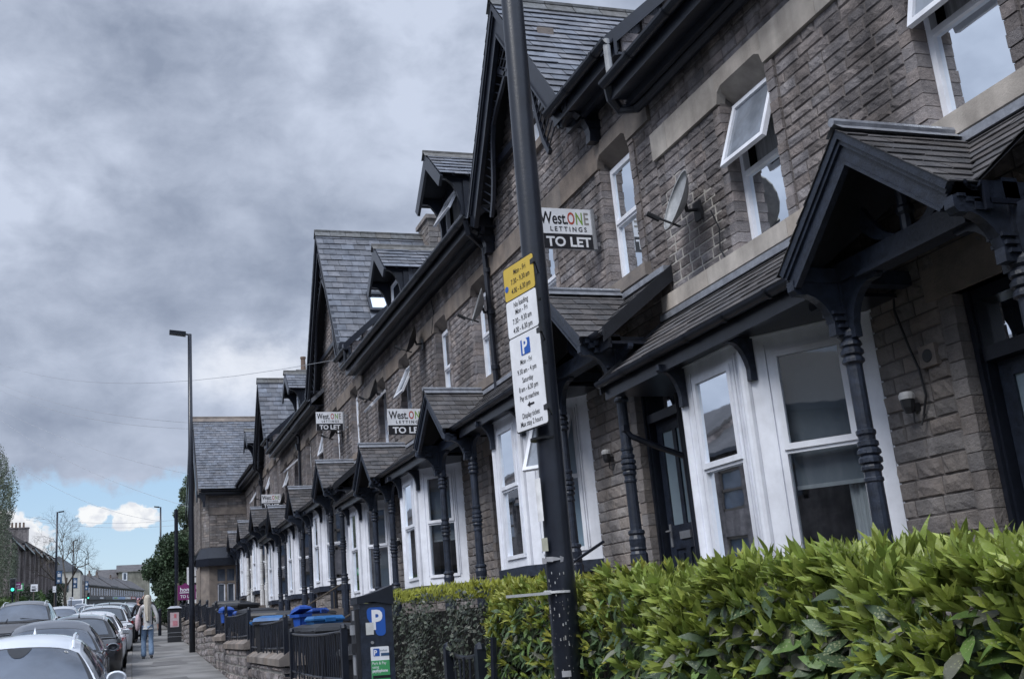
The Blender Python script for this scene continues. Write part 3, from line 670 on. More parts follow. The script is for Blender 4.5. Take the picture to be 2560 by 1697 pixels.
def dormer(H, y, zb, zt, hw=.62, ang=0., ze=None, detail=True):
    # zb sill, zt ridge; cheeks slated, roof overhanging forward on brackets
    ze = zt-.72; xf, xo = 5.75, 5.30; s = MB()
    for sg in (-1, 1):
        V = Vector((0, -sg*(hw+.18), zt-ze)); Nn = Vector((0, sg*(zt-ze), hw+.18)); O = Vector((0, y+sg*(hw+.18), ze))
        slates(s, O, (1, 0, 0), V, Nn, V.length, lambda v: (xo, 7.9), .17, .3, .014, thick=.012)
        s.mi = 1; k = Nn.normalized()*-.03; s.quad(Vector((xo, O.y, ze))+k, Vector((7.9, O.y, ze))+k, Vector((7.9, y, zt))+k, Vector((xo, y, zt))+k); s.mi = 0
        P = lambda u, v, w, sg=sg: (u, y+sg*(hw+w), v)
        slates(s, (0, y+sg*hw, zb-.6), (1, 0, 0), (0, 0, 1), (0, sg, 0), ze+.02-zb+.6, lambda v: (xf+.12, 7.4), .2, .3, .008, thick=.008, cl=(.95, 1.35))
        s.mi = 1; s.box((xf+.1, y+sg*(hw-.06), zb-.6), (7.4, y+sg*(hw-.004), ze+.15)); s.mi = 0
    d = s.build('dormer', ['slate', 'dark_wood'], H)
    r = MB(); r.cc = shade(.9, 1.1)
    for sg in (-1, 1): r.add([(xo-.05, y, zt+.06), (7.9, y, zt+.06), (7.9, y+sg*.12, zt-.08), (xo-.05, y+sg*.12, zt-.08)], [(0, 1, 2, 3)])
    r.tube([(xo-.05, y, zt+.05), (7.9, y, zt+.05)], .035, 6); r.build('ridge_tiles', 'ridge_stone', d)
    b = MB()
    for sg in (-1, 1):
        A = Vector((xo-.02, y, zt)); B = Vector((xo-.02, y+sg*(hw+.24), ze-.07)); dd = (B-A).normalized(); nrm = Vector((0, -dd.z*sg, dd.y*sg)); nrm = nrm if nrm.z > 0 else -nrm
        p = [A, B, B-nrm*.2, A-Vector((0, 0, .3))]; b.prism(p, (.05, 0, 0))
        b.box((xf, y+sg*hw-.07, zb-.6), (xf+.12, y+sg*hw+.07, ze+.1)); bracket(b, (xf, y+sg*hw, ze+.05), (-1, 0, 0), .42, .75, .07, .05)
        b.box((xo+.03, y+sg*(hw+.02)-.05, ze-.02), (xf+.02, y+sg*(hw+.02)+.05, ze+.08))
    b.box((xf+.03, y-hw+.07, ze), (xf+.1, y+hw-.07, ze+.12)); b.add([(xf+.05, y-hw, ze+.1), (xf+.05, y+hw, ze+.1), (xf+.05, y, zt-.1)], [(0, 2, 1)])
    b.build('dormer_frame', 'black_paint', d)
    wn = panel_window(H, (xf+.06, y-hw+.08), (0, 1), (-1, 0), 2*hw-.16, zb-.2, ze, zb+(ze-zb)*.42, ang)
    interior(wn, y-hw+.1, y+hw-.1, zb-.2, ze, xf+.12, 7.2)
def house(i, y0, y1, dz, c, bn, wins, ez, label, gab=None, dorm=None, lean=None, cuts=(), white=False, bayk={}, band='dressed_stone', gut=None, detail=3, sillband=False, posts=(None, None), doff=0.):
    dc = c+doff if c else None
    H = thing('terraced_house', label, 'house', (XW, (y0+y1)/2, gz((y0+y1)/2)+.42), 0, 'stone terraced houses stepping up the hill')
    m = MB(); ws = [(a, a+.78, 4.86+dz, 6.40+dz) for a, *_ in wins]; dr = [(dc-.82, dc+.10, 1.10+dz, 3.66+dz)] if c else []
    ba = [(bn+.02, bn+2.68, 1.4+dz, 3.83+dz)] if bn else []
    top = min(ez-.02, ez)
    holes = [(a-.12, b+.12, z0, z1) for a, b, z0, z1 in ws]+[(a-.02, b+.02, z1-.02, z1+.3) for a, b, z0, z1 in ws]+dr+ba; backing(m_ := MB(), PX(XW), y0, y1, gz(y0)+.3, top, ws+[(a, b, z1-.001, z1+.165) for a, b, z0, z1 in ws]+dr+ba, .16)
    m.mi = 0; nu = 4 if detail > 2 else 3 if detail > 1 else 2
    stones(m, PX(XW), y0, y1, 4.55+dz, top, .105, holes, lo=.15, hi=.36, nu=nu, nv=2 if detail > 1 else 1, rel=.015, cl=(.75, 1.16))
    m.mi = 1; dh = [(a-.14 if k else a, b, z0, z1) for k, (a, b, z0, z1) in enumerate(dr)]
    stones(m, PX(XW), y0, y1, .55+dz, 4.55+dz, .13, [(a, b+.14, z0, z1) for a, b, z0, z1 in dr]+ba, lo=.2, hi=.36, nu=nu, nv=2 if detail > 1 else 1, rel=.022, cl=(.85, 1.15))
    m.mi = 2; o = len(m.v); m.v += m_.v; m.f += [tuple(q+o for q in f) for f in m_.f]; m.m += [2]*len(m_.f); m.c += m_.c
    m.mi = 0
    for a, b, z0, z1 in ws:
        z = z0
        while z < z1-.03:
            h = min(.105*random.uniform(.95, 1.05), z1-z)
            for u0, u1 in ((a-.115, a+.004), (b-.004, b+.115)): m.box((XW-random.uniform(.012, .03), u0, z+.004), (5.86, u1, z+h-.004), shade(.8, 1.15))
            z += h
    m.mi = 1
    for a, b, z0, z1 in dr:
        z = z0
        while z < z1-.03:
            h = min(.13, z1-z); m.box((XW-random.uniform(.008, .02), b-.005, z+.003), (5.85, b+.135, z+h-.003), shade(.8, 1.05)); m.box((XW-.01, a-.02, z+.003), (5.85, a+.005, z+h-.003), shade(.8, 1.05)); z += h
    m.build('front_wall', ['stone', 'stone_lower', 'mortar'], H)
    # string course with the window heads cut into it
    l = MB(); a = y0
    bz0, bz1 = 6.40+dz, 6.74+dz
    for w0, w1, _, z1 in sorted(ws):
        cuts_ = []; x = a
        while x < w0-.03: e = min(x+random.uniform(.8, 1.2), w0); l.box((XW-.045, x+.002, bz0+.02), (XW+.2, e-.002, bz1), shade(.9, 1.08)); x = e
        l.box((XW-.045, w0+.0, bz1-.17), (XW+.2, w1, bz1), shade(.9, 1.05))
        l.prism([(XW-.044, w0, bz1-.171), (XW+.19, w0, bz0+.001), (XW+.19, w0, bz1-.171)], (0, w1-w0, 0), (.85, .85, .85))
        for e, sg in ((w0, 1), (w1, -1)): l.prism([(XW-.044, e, bz1-.17), (XW-.044, e+sg*.10, bz1-.17), (XW-.044, e+sg*.03, bz1-.21), (XW-.044, e, bz0+.03)], (.1, 0, 0))
        a = w1
    x = a
    while x < y1-.02: e = min(x+random.uniform(.8, 1.2), y1); l.box((XW-.045, x+.002, bz0+.02), (XW+.2, e-.002, bz1), shade(.9, 1.08)); x = e
    l.build('string_course', band, H)
    s = MB()
    if sillband:
        x = y0
        while x < y1+.12: e = min(x+random.uniform(1.1, 1.6), y1+.13); s.box((XW-.085, x+.002, 4.70+dz), (XW+.16, e-.002, 4.87+dz), shade(.92, 1.06)); x = e
    else:
        for a, b, z0, z1 in ws[1:]: s.box((XW-.09, a-.16, z0-.15), (XW+.16, b+.16, z0), shade(.9, 1.05)); s.build('window_sill', 'dressed_stone', H); s = MB()
        for a, b, z0, z1 in ws[:1]: s.box((XW-.09, a-.16, z0-.15), (XW+.16, b+.16, z0), shade(.9, 1.05))
    if s.v: s.build('window_sill', 'pale_stone' if sillband else 'dressed_stone', H)
    for a, ang, cu, bl in wins: upper_window(H, a, 4.86+dz, R(ang), cu, (4.86+dz+bl, 'blind_grey') if bl else None)
    if c:
        door(H, dc, dz)
        l = MB(); l.box((XW-.035, dc-1.0, 3.66+dz), (5.95, dc+.32, 3.90+dz)); l.box((XW-.02, dc-.9, 3.9+dz), (5.9, dc+.2, 4.0+dz)); l.build('door_lintel', 'dressed_stone', H)
        porch(H, c, dz, white, pn=posts[0], pf=posts[1])
    if bn: bay(H, bn, dz, **bayk)
    if lean: leanto(H, lean[0], lean[1], dz, cuts, lean[2], lean[3])
    # main roof, eaves
    r = MB(); x0, x1, zr = 5.315, 8.7, ez+3.05; kk = 3.05/3.46; ys = [(y0, y1, x0)] if not gab else [(y0, gab[0][0]+.1, x0), (gab[0][0]+.1, gab[2][0]-.1, 5.95), (gab[2][0]-.1, y1, x0)]
    for ya, yb, xa in ys:
        if yb-ya > .02: r.prism([(xa, ya, ez+.02+(xa-x0)*kk), (x1, ya, zr), (12.2, ya, ez), (12.2, ya, ez-.15), (x1, ya, zr-.16), (xa, ya, ez-.12+(xa-x0)*kk)], (0, yb-ya, 0))
    r.build('roof', 'slate', H)
    b = MB(); b.box((9.9, y0, gz(y0)), (10.1, y1, ez)); b.build('rear_wall', 'stone', H)
    g = MB()
    for a, b in (gut or [(y0, y1)]):
        gutter(g, ((5.20, a, ez), (5.20, b, ez)), .075, .8); g.box((5.27, a, ez-.2), (5.31, b, ez+.01)); g.box((5.30, a, ez-.19), (5.68, b, ez-.16)); g.box((5.44, a, ez-.28), (5.5, b, ez-.19))
        g.build('gutter', 'black_paint', H); g = MB()
    if gab: gable(H, *gab)
    for d in (dorm or ()): dormer(H, *d)
    return H
def bx_(y): return 0 if y < 15 else 1.8*(1-math.exp(-((y-15)/70.)**2))
for o in bpy.data.objects:                     # the street bends a little to the right further up the hill
    if o.name.split('.')[0] in ('road', 'pavement', 'kerb', 'lane_marking', 'pavement_repair_patch'):
        for v in o.data.vertices: v.co.x += bx_(v.co.y+o.location.y)
for i, (ya, yb) in enumerate(((4, 40),)): pass

# houses: dz is the storey offset of each step of the terrace
WG, CU = 'blind_grey', [(.05, .30)]
house(0, -1.2, 4.53, 0, None, 1.75, [(.6, 0, None, 0), (2.6, 0, None, 0)], 7.38, 'stone terraced house nearest the viewer, mostly cut off by the right edge of the photo', lean=(-1.2, 4.53, False, False), cuts=(4.9,), bayk=dict(), sillband=True, band='pale_stone', detail=1)
house(1, 4.53, 9.45, 0, 5.40, 6.6, [(4.87, 15, [(.45, .70)], 0), (7.35, 20, [(.42, .70)], 0)], 7.38, 'stone house with pale string course, open upper windows and the biggest porch at the right', lean=(4.53, 9.62, True, False), cuts=(5.40,),
      bayk=dict(blind=(2.50, WG), curt=[(.04, .22)]), sillband=True, band='pale_stone', detail=3, gut=[(4.53, 9.50)], posts=(4.62, 6.16), doff=.27)
H1 = [o for o in bpy.data.objects if o.name == 'terraced_house.001'][0]; m = MB(); m.prism([(5.6965, a, b) for a, b in ((8.36, 4.9), (9.42, 4.9), (9.44, 5.9), (9.1, 6.15), (8.85, 6.05), (8.8, 5.75), (8.5, 5.7), (8.36, 5.45))], (.002, 0, 0)); m.build('repointed_mortar', 'mortar_pale', H1)
house(2, 9.45, 14.5, .52, 10.48, 11.8, [(9.98, 0, [(.38, .70)], 0), (12.35, 0, None, 0)], 7.83, 'stone house with the tall gable behind the nearest lamp column and a glazed dark door', gab=[(10.8, 7.9), (12.73, 10.56), (14.46, 7.9), 7.7, 5.3, (12.2, 12.95, 8.15, 9.55)],
      lean=(9.42, 14.5, False, True), cuts=(10.48, 15.48), bayk=dict(opens=(R(26), 0), blindf=(3.1, 'blind_blue'), blind=(2.4, 'blind_blue')), gut=[(9.30, 11.05), (14.40, 14.5)], posts=(9.76, 11.33))
house(3, 14.5, 19.2, .52, 15.48, 17.0, [(15.0, 0, [(.4, .7)], 0), (17.2, 0, None, 0)], 7.83, 'stone house whose dormer has an open casement, between the nearest gable and the middle dormer', dorm=[(16.6, 8.2, 9.93, .58, R(28))],
      lean=(14.5, 19.2, False, False), cuts=(15.48, 20.37), bayk=dict(blind=(3.02, WG)), detail=2, posts=(14.7, 16.3))
house(4, 19.2, 24.1, .52, 20.37, 21.8, [(19.9, 26, None, 0), (21.95, 45, None, 0)], 7.83, 'stone house with two swung-out upper windows, under the middle dormer', dorm=[(20.8, 8.1, 9.72, .58, 0)],
      lean=(19.2, 23.95, True, False), cuts=(20.37,), bayk=dict(blind=(2.2, WG)), detail=2, gut=[(19.2, 24.2)], posts=(19.75, 21.2))
house(5, 24.1, 29.2, 1.0, 25.3, 26.6, [(24.8, 0, None, 0), (27.3, 0, None, 0)], 8.25, 'stone house under the tallest slate gable in the middle of the row', gab=[(24.98, 8.7), (27.3, 12.63), (29.9, 8.6), 8.1, 5.3, None],
      lean=(24.0, 29.2, False, True), cuts=(25.3, 29.9), bayk=dict(blind=(3.2, WG)), detail=2, gut=[(23.75, 25.0)], posts=(24.6, 26.0))
house(6, 29.2, 33.7, 1.0, 29.95, 31.3, [(29.65, 15, None, 0), (31.8, 0, None, 0)], 8.2, 'stone house just beyond the tallest gable, with one upper window ajar', lean=(29.2, 33.7, False, False), cuts=(29.95, 34.4), bayk=dict(blind=(2.6, WG)), detail=1, posts=(29.1, 30.4), gut=[(29.3, 33.7)])
house(7, 33.7, 38.4, 1.0, 34.45, 35.9, [(34.3, 50, None, 0), (36.5, 20, None, 0)], 8.2, 'stone house with the small dormer below the third gable', dorm=[(34.1, 8.5, 10.22, .58, 0)], lean=(33.7, 38.3, True, False), cuts=(34.45,), bayk=dict(blind=(2.6, WG)), detail=1, posts=(33.75, 35.2))
house(8, 38.4, 43.2, 1.55, 39.3, 40.6, [(39.2, 0, None, 0), (41.4, 20, None, 0)], 8.75, 'stone house under the third gable from the lamp column, with white lower porch posts', gab=[(39.6, 9.0), (41.13, 11.67), (43.3, 8.6), 8.6, 5.3, None], white=True,
      lean=(38.3, 43.2, False, True), cuts=(39.3, 43.8), detail=1, gut=[(38.1, 39.7)], posts=(38.6, 40.0))
house(9, 43.2, 47.5, 1.55, 43.9, 45.2, [(43.9, 0, None, 0), (45.9, 30, None, 0)], 8.6, 'stone house next to last before the projecting corner house', dorm=[(46.3, 8.8, 10.6, .55, 0)], white=True, lean=(43.2, 47.5, False, False), cuts=(43.9, 47.8), detail=1, posts=(43.1, 44.5))
house(10, 47.5, 50.0, 1.55, 48.3, None, [], 8.6, 'narrow stone bay with a porch tucked against the projecting corner house', lean=(47.5, 50.0, False, False), cuts=(48.3,), detail=1, posts=(47.6, 49.0))
def stepwall(name, y, z0, z1, label):
    # stone upstand where a higher roof meets the lower one
    t = thing(name, label, 'parapet', (6.6, y, z0), 0, 'stone upstands between stepped roofs'); m = MB()
    x0, x1, k = 5.42, 8.7, 3.05/3.46
    for a in range(11): 
        u = x0+a*.3; zb = z0+(u-5.24)*k-.05; zt = z1+(u-5.24)*k+.0
        m.mi = 1; m.box((u, y, zb), (u+.3, y+.2, zt)); m.mi = 0; stones(m, PY(y), u, u+.3, zb, zt, .12, nu=2, nv=1, rel=.02)
    m.build('masonry', ['stone', 'mortar'], t)
    v = MB(); v.prism([(5.20, y-.06, z1+.06), (8.7, y-.06, z1+.06+3.5*k), (8.7, y-.06, z1-.12+3.5*k), (5.20, y-.06, z1-.12)], (0, .16, 0)); v.build('verge_board', 'black_paint', t)
stepwall('roof_parapet', 9.40, 7.38, 7.83, 'small stone upstand above the nearest gutter, beside the nearest slate roof')
stepwall('roof_parapet', 24.05, 7.83, 8.35, 'small stone upstand beside the middle gable roof')
stepwall('roof_parapet', 38.35, 8.2, 8.75, 'small brick-like stone upstand beside the third gable')
# skylight on the big gable roof
E_ = (27.3-24.98, 12.63-8.7)
def sky_pt(x, t): return Vector((x, 24.98+E_[0]*t, 8.7+E_[1]*t))+Vector((0, -.05*E_[1], .05*E_[0]))/math.hypot(*E_)
t = thing('skylight', 'small roof window on the middle slate gable roof', 'skylight', sky_pt(6.6, .33)); m = MB()
for x0, x1, t0, t1 in ((6.3, 6.38, .26, .42), (6.95, 7.03, .26, .42), (6.38, 6.95, .26, .28), (6.38, 6.95, .4, .42)):
    p = [sky_pt(x0, t0), sky_pt(x1, t0), sky_pt(x1, t1), sky_pt(x0, t1)]; m.prism(p, Vector((0, -E_[1], E_[0]))*.015)
m.build('frame', 'black_paint', t); m = MB(); m.quad(sky_pt(6.38, .28), sky_pt(6.95, .28), sky_pt(6.95, .4), sky_pt(6.38, .4)); m.build('pane', 'skylight_glass', t)
def chimney(x0, x1, y0, y1, z0, z1, pots, label, grp=None, mt='stone_lower', name='chimney_stack'):
    t = thing(name, label, 'chimney', ((x0+x1)/2, (y0+y1)/2, z0), 0, grp); m = MB(); m.mi = 1; m.box((x0+.02, y0+.02, z0), (x1-.02, y1-.02, z1)); m.mi = 0
    stones(m, PY(y0+.02), x0, x1, z0, z1, .15, nu=2, nv=1, rel=.03); stones(m, PX(x0+.02), y0, y1, z0, z1, .15, nu=2, nv=1, rel=.03)
    m.box((x0-.06, y0-.06, z1-.02), (x1+.06, y1+.06, z1+.1)); m.build('stack', [mt, 'mortar'], t)
    for k in range(pots):
        c = (x0+x1)/2 if y1-y0 > x1-x0 else x0+(k+.5)*(x1-x0)/pots; d = y0+(k+.5)*(y1-y0)/pots if y1-y0 > x1-x0 else (y0+y1)/2
        p = MB(); p.lathe((c, d, z1+.1), [(.14, 0), (.12, .1), (.10, .6), (.13, .62), (.13, .7), (.09, .71)], 8); p.build('chimney_pot', 'terracotta', t)
chimney(8.42, 9.0, 26.6, 27.6, 10.4, 12.95, 0, 'square stone chimney stack rising behind the nearest dormer')
chimney(7.3, 8.0, 43.4, 44.3, 10.4, 12.6, 1, 'stone chimney stack with a single tall pot behind the small far dormer')
# pipes
def pipe(label, pts, r=.05, hopper=None, name='downpipe', col='black_paint', clips=()):
    m = MB(); m.tube(pts, r, 10)
    for p in clips: m.lathe((p[0], p[1], p[2]), [(r+.02, 0), (r+.022, .07), (r+.01, .08)], 10)
    if hopper: x, y, z = hopper; m.add([(x-.1, y-.1, z+.2), (x+.1, y-.1, z+.2), (x+.1, y+.1, z+.2), (x-.1, y+.1, z+.2), (x-.06, y-.06, z), (x+.06, y-.06, z), (x+.06, y+.06, z), (x-.06, y+.06, z)], [(0, 1, 2, 3), (0, 4, 5, 1), (1, 5, 6, 2), (2, 6, 7, 3), (3, 7, 4, 0)])
    o = m.build(name, col, smooth=False, org=pts[-1]); tag(o, label, 'pipe', 'black rainwater pipes on the terrace'); return o
pipe('thick horizontal pipe slung under the nearest eaves, turning up at an elbow', [(5.24, 9.48, 7.36), (5.30, 9.55, 7.22), (5.42, 9.60, 7.12), (5.55, 9.45, 7.08), (5.58, 9.2, 7.10), (5.58, 4.6, 7.12)], .062, clips=())
pipe('short grey pipe dropping from the higher gutter to the nearest gutter', [(5.2, 9.34, 7.83), (5.2, 9.34, 7.40)], .04, col='dish_grey')
pipe('downpipe with a swan neck beside the nearest gable foot', [(5.2, 14.45, 7.75), (5.25, 14.5, 7.55), (5.5, 14.75, 7.5), (5.6, 14.78, 7.42), (5.62, 14.78, 4.75)], .045, clips=((5.62, 14.78, 6.3), (5.62, 14.78, 7.0), (5.62, 14.78, 5.4)))
pipe('short pipe dropping from the middle gable gutter', [(5.2, 23.85, 8.25), (5.2, 23.85, 7.85)], .04)
pipe('downpipe with a square hopper between the distant upper windows', [(5.2, 33.3, 8.15), (5.55, 33.6, 7.95), (5.62, 33.6, 7.9), (5.62, 33.6, 5.4)], .045, (5.6, 33.6, 7.45))
pipe('short pipe at the third gable gutter', [(5.2, 38.25, 8.7), (5.2, 38.25, 8.25)], .04)
pipe('downpipe near the row end beneath the third gable', [(5.2, 43.4, 8.6), (5.62, 43.6, 8.3), (5.62, 43.6, 5.8)], .045, (5.6, 43.6, 7.7))
pipe('thin downpipe in the corner beside the nearest bay window', [(5.60, 9.46, 4.0), (5.62, 9.46, 1.6)], .04)
m = MB(); m.tube([(5.08, 9.72, 3.46), (5.14, 9.70, 3.38), (5.35, 9.58, 3.25), (5.6, 9.46, 3.12)], .032, 8); m.box((5.05, 9.68, 3.44), (5.12, 9.75, 3.50)); tag(m.build('diagonal_pipe', 'black_paint', org=(5.6, 9.46, 3.12)), 'thin pipe crossing from the porch post to the wall before the glazed door', 'pipe')
# satellite dishes
def dish(y, z, m_, label, s=.32, x=5.42, k=1.):
    t = thing('satellite_dish', label, 'satellite dish', (5.66, y, z-.15), 0, 'satellite dishes on the terrace'); m = MB(); ax = Vector((-.92, .19, .33)).normalized(); q = ax.to_track_quat('Z', 'Y').to_matrix(); c = Vector((x, y, z))
    m.lathe(c, [(.02, -.09), (s*.4, -.075), (s*.75, -.03), (s, .02), (s+.006, .022), (s*.75, -.018), (s*.4, -.06), (.02, -.075)], 20, axis=ax); m.build('reflector', m_, t, smooth=True)
    b = MB(); p = c-ax*.08; b.tube([p, (5.53, y+.02, z-.1)], .02, 8); b.box((5.64, y-.05, z-.2), (5.665, y+.07, z+.0)); b.tube([(5.52, y+.02, z-.1), (5.65, y+.02, z-.08)], .018, 6); b.build('bracket', 'dish_black', t)
    a = MB(); e = c+ax*.24+Vector((0, 0, -.26)); a.tube([c-Vector((0, 0, s*.92)), e], .013, 6); a.tube([e-Vector((-.02, 0, .02)), e+Vector((-.10, .02, .05))], .028, 8); a.build('feed_arm', 'dish_black', t)
dish(8.69, 5.62, 'dish_grey', 'light grey satellite dish on the wall between the two nearest upper windows', .31)
dish(14.81, 6.45, 'dish_grey', 'grey satellite dish just behind the nearest lamp column', .29)
dish(18.73, 7.02, 'dish_black', 'dark satellite dish above the window left of the lamp column', .29)
dish(22.08, 6.78, 'dish_black', 'dark satellite dish above the widest-open casement', .27)
dish(26.83, 6.81, 'dish_black', 'dark satellite dish at the right edge of the far higher letting board', .29)
dish(36.43, 6.14, 'dish_black', 'dark satellite dish right of the lowest letting board', .30)
dish(41.59, 7.07, 'dish_black', 'small far satellite dish left of the lowest letting board', .30)
# letting boards, at right angles to the wall
def letting(y, x0, x1, z1, label, h=.50):
    t = thing('letting_board', label, 'sign', (5.66, y, z1-h), 0, 'white and black letting boards on the terrace'); w = x1-x0; m = MB(); m.box((x0, y-.012, z1-h), (x1, y+.012, z1)); 
    b = m.build('board', 'sign_white', t); m = MB(); m.box((x0, y-.0155, z1-h), (x1, y-.0121, z1-h*.63)); m.box((x0, y+.0121, z1-h), (x1, y+.0155, z1-h*.63)); m.build('black_band', 'sign_black', b)
    s = .22*h/.5; d, U, V = y-.0165, (1, 0, 0), (0, 0, 1); k = w/.75
    m = MB(); m.mi = 0; m.text('West.', s*.96, (x0+.025*k, y-.0135, z1-h*.385), U, V, sx=.70*k, bold=.02)
    m.mi = 1; m.text('O', s*.96, (x0+.400*k, y-.0135, z1-h*.385), U, V, sx=.58*k, bold=.02); m.mi = 2; m.text('N', s*.96, (x0+.513*k, y-.0135, z1-h*.385), U, V, sx=.60*k, bold=.02)
    m.mi = 3; m.text('E', s*.96, (x0+.625*k, y-.0135, z1-h*.385), U, V, sx=.66*k, bold=.02)
    m.mi = 0; m.text('L E T T I N G S', s*.36, (x0+.15*k, y-.0135, z1-h*.565), U, V, sx=.95*k, bold=.03)
    m.mi = 4; m.text('TO LET', s*.74, (x0+.085*k, d, z1-h*.935), U, V, sx=1.08*k, bold=.03); m.build('lettering', ['sign_black', 'red', 'green', 'warm_grey', 'sign_white'], b)
    m = MB(); m.box((x1, y-.02, z1-h-.01), (x1+.035, y+.02, z1+.01)); m.box((x1-.02, y-.035, z1-h), (x1+.02, y-.0165, z1)); m.box((x1+.035, y-.02, z1-.12), (5.67, y+.02, z1-.07)); m.box((x1+.035, y-.02, z1-h+.05), (5.67, y+.02, z1-h+.10)); m.build('post', 'galvanised', t)
letting(10.95, 4.88, 5.60, 6.47, 'West.ONE letting board nearest the viewer, right of the lamp column', .53)
letting(18.6, 4.82, 5.6, 5.60, 'West.ONE letting board beside the third porch, above its ridge', .50)
letting(26.05, 4.83, 5.55, 7.13, 'West.ONE letting board second from the left, below the tallest gable', .49)
letting(38.0, 4.90, 5.62, 6.58, 'West.ONE letting board farthest down the row, lowest of the four', .50)
# small wall fittings
def fitting(name, lab, cat, y, z, x=5.66):
    t = thing(name, lab, cat, (x, y, z)); m = MB(); m.lathe((x-.06, y, z), [(.03, -.10), (.045, -.06), (.05, 0)], 10); m.box((x-.03, y-.03, z-.09), (x+.02, y+.03, z-.03)); m.tube([(x-.04, y-.02, z-.1), (x-.04, y-.01, z-.17), (x-.02, y-.05, z-.2), (x, y-.08, z-.12)], .008, 5); m.build('housing', 'dish_black', t)
    m = MB(); m.lathe((x-.06, y, z), [(.055, 0), (.058, .03), (.045, .055), (.02, .06)], 12); m.build('cap', 'pvc_white', t)
fitting('porch_sensor', 'white and black porch light on the wall right of the nearest porch post', 'light', 6.27, 3.0)
fitting('porch_sensor', 'small porch light beside the diagonal pipe, left of the glazed door', 'light', 11.25, 3.18+.27)
fitting('porch_sensor', 'small porch light on the third house wall', 'light', 21.35, 3.35)
t = thing('wall_vent', 'square stone-coloured wall vent with a round hole under the nearest porch', 'vent', (5.66, 6.06, 3.28)); m = MB(); m.mi = 0; m.box((5.655, 5.98, 3.20), (5.70, 6.14, 3.36)); m.build('plate', 'dressed_stone', t); m = MB(); m.lathe((5.654, 6.06, 3.28), [(.05, 0), (.045, .004), (.0, .004)], 14, axis=(-1, 0, 0)); m.build('grille', 'dish_black', t)
def cable(lab, pts, r=.006, name='wall_cable'): m = MB(); m.tube(pts, r, 5); tag(m.build(name, 'dish_black', org=pts[-1]), lab, 'cable', 'cables clipped to the stone walls')
cable('thin cable hanging down the wall below the nearest dish', [(5.6, 8.4, 5.4), (5.655, 8.38, 5.2), (5.655, 8.42, 5.0), (5.655, 8.35, 4.88)], .008)
cable('wavy cable down the wall to the nearest porch light', [(5.66, 6.25, 4.0), (5.66, 6.30, 3.7), (5.655, 6.22, 3.4), (5.655, 6.16, 3.2), (5.655, 6.14, 3.0), (5.655, 6.2, 2.86)], .009)
cable('cable looping down above the dish left of the lamp column', [(5.655, 18.0, 7.6), (5.655, 17.9, 7.3), (5.655, 18.1, 6.95)], .012)
cable('cable strung between the third porch and its bay', [(5.15, 14.9, 4.1), (5.3, 15.4, 3.65), (5.5, 16.0, 3.5), (5.66, 16.3, 3.5)], .01)
for y, dz, lab in ((9.95, .52, 'nearest sloping steel handrail, left of the glazed door'), (24.0, .9, 'sloping steel handrail on the fifth house steps'), (19.6, .52, 'sloping steel handrail on the fourth house steps'), (43.0, 1.5, 'farthest sloping steel handrail')):
    m = MB(); m.tube([(5.3, y+1.0, 1.98+dz-.1), (4.0, y+1.0, 1.18+dz), (4.0, y+1.0, .5+dz)], .018, 6); m.tube([(4.9, y+1, 1.6+dz), (4.9, y+1, .8+dz)], .015, 6); tag(m.build('handrail', 'bark' if y > 12 else 'black_paint', org=(4, y+1, .6+dz)), lab, 'handrail', 'handrails on the front steps')
# scribbled wall paint near the first window is left as a pale scuff; repointed patch
# ------------------------------------------------------------ corner house that projects at the top of the row
H = thing('corner_house', 'taller stone corner house whose slate side roof and bay project beyond the row', 'house', (4.4, 53, gz(50)+.4)); m = MB(); m.mi = 0
stones(m, PY(50.0), 3.95, 5.72, 5.75, 7.25, .12, nu=2, nv=1, rel=.03, lo=.25, hi=.5); stones(m, PY(50.0), 3.95, 5.72, 7.6, 8.2, .12, nu=2, nv=1, rel=.03, lo=.25, hi=.5)
m.mi = 1; m.box((3.93, 50.0, 2), (5.75, 50.3, 8.3)); m.box((3.55, 50.45, 2), (3.8, 56.5, 8.3)); m.prism([(3.93, 50.0, 5.4), (3.6, 50.5, 5.4), (3.8, 50.5, 5.4), (4.0, 50.1, 5.4)], (0, 0, 2.9)); m.box((3.8, 56.3, 2), (9.5, 56.5, 8.3)); m.add([(3.62, 50.6, 8.3), (3.62, 56.4, 8.3), (3.62, 53.5, 12.0)], [(0, 2, 1)])
m.mi = 0; stones(m, lambda u, v, w: (3.93-.33*u/.6-w*.8, 50.0+.5*u/.6-w*.55, v), 0, .6, 5.75, 8.2, .12, nu=2, nv=1, rel=.03)
stones(m, PX(3.55), 50.5, 56.4, 5.75, 8.2, .12, [(52.2, 53.2, 6.2, 7.8), (54, 55, 6.2, 7.8)], nu=2, nv=1)
m.build('wall', ['stone_lower', 'mortar'], H)
m = MB(); m.box((3.90, 49.96, 7.25), (5.72, 50.0, 7.6)); m.build('string_course', 'dressed_stone', H)
s = MB(); slates(s, (3.42, 49.65, 8.45), (1, 0, 0), (0, 3.5, 4.1), (0, -4.1, 3.5), math.hypot(3.5, 4.1), lambda v: (0, 6.2), .19, .3, .016, thick=.014, cl=(.8, 1.2)); s.mi = 1
s.quad((3.4, 49.68, 8.44), (9.6, 49.68, 8.44), (9.6, 53.15, 12.5), (3.4, 53.15, 12.5)); s.quad((3.4, 56.7, 8.44), (9.6, 56.7, 8.44), (9.6, 53.15, 12.5), (3.4, 53.15, 12.5)); s.build('roof', ['slate', 'dark_wood'], H)
s = MB(); s.tube([(3.36, 53.15, 12.62), (9.6, 53.15, 12.62)], .06, 6)
for sg in (-1, 1): s.quad((3.38, 53.15, 12.64), (9.6, 53.15, 12.64), (9.6, 53.15+sg*.2, 12.38), (3.38, 53.15+sg*.2, 12.38))
s.build('ridge_tiles', 'dressed_stone', H)
b = MB()
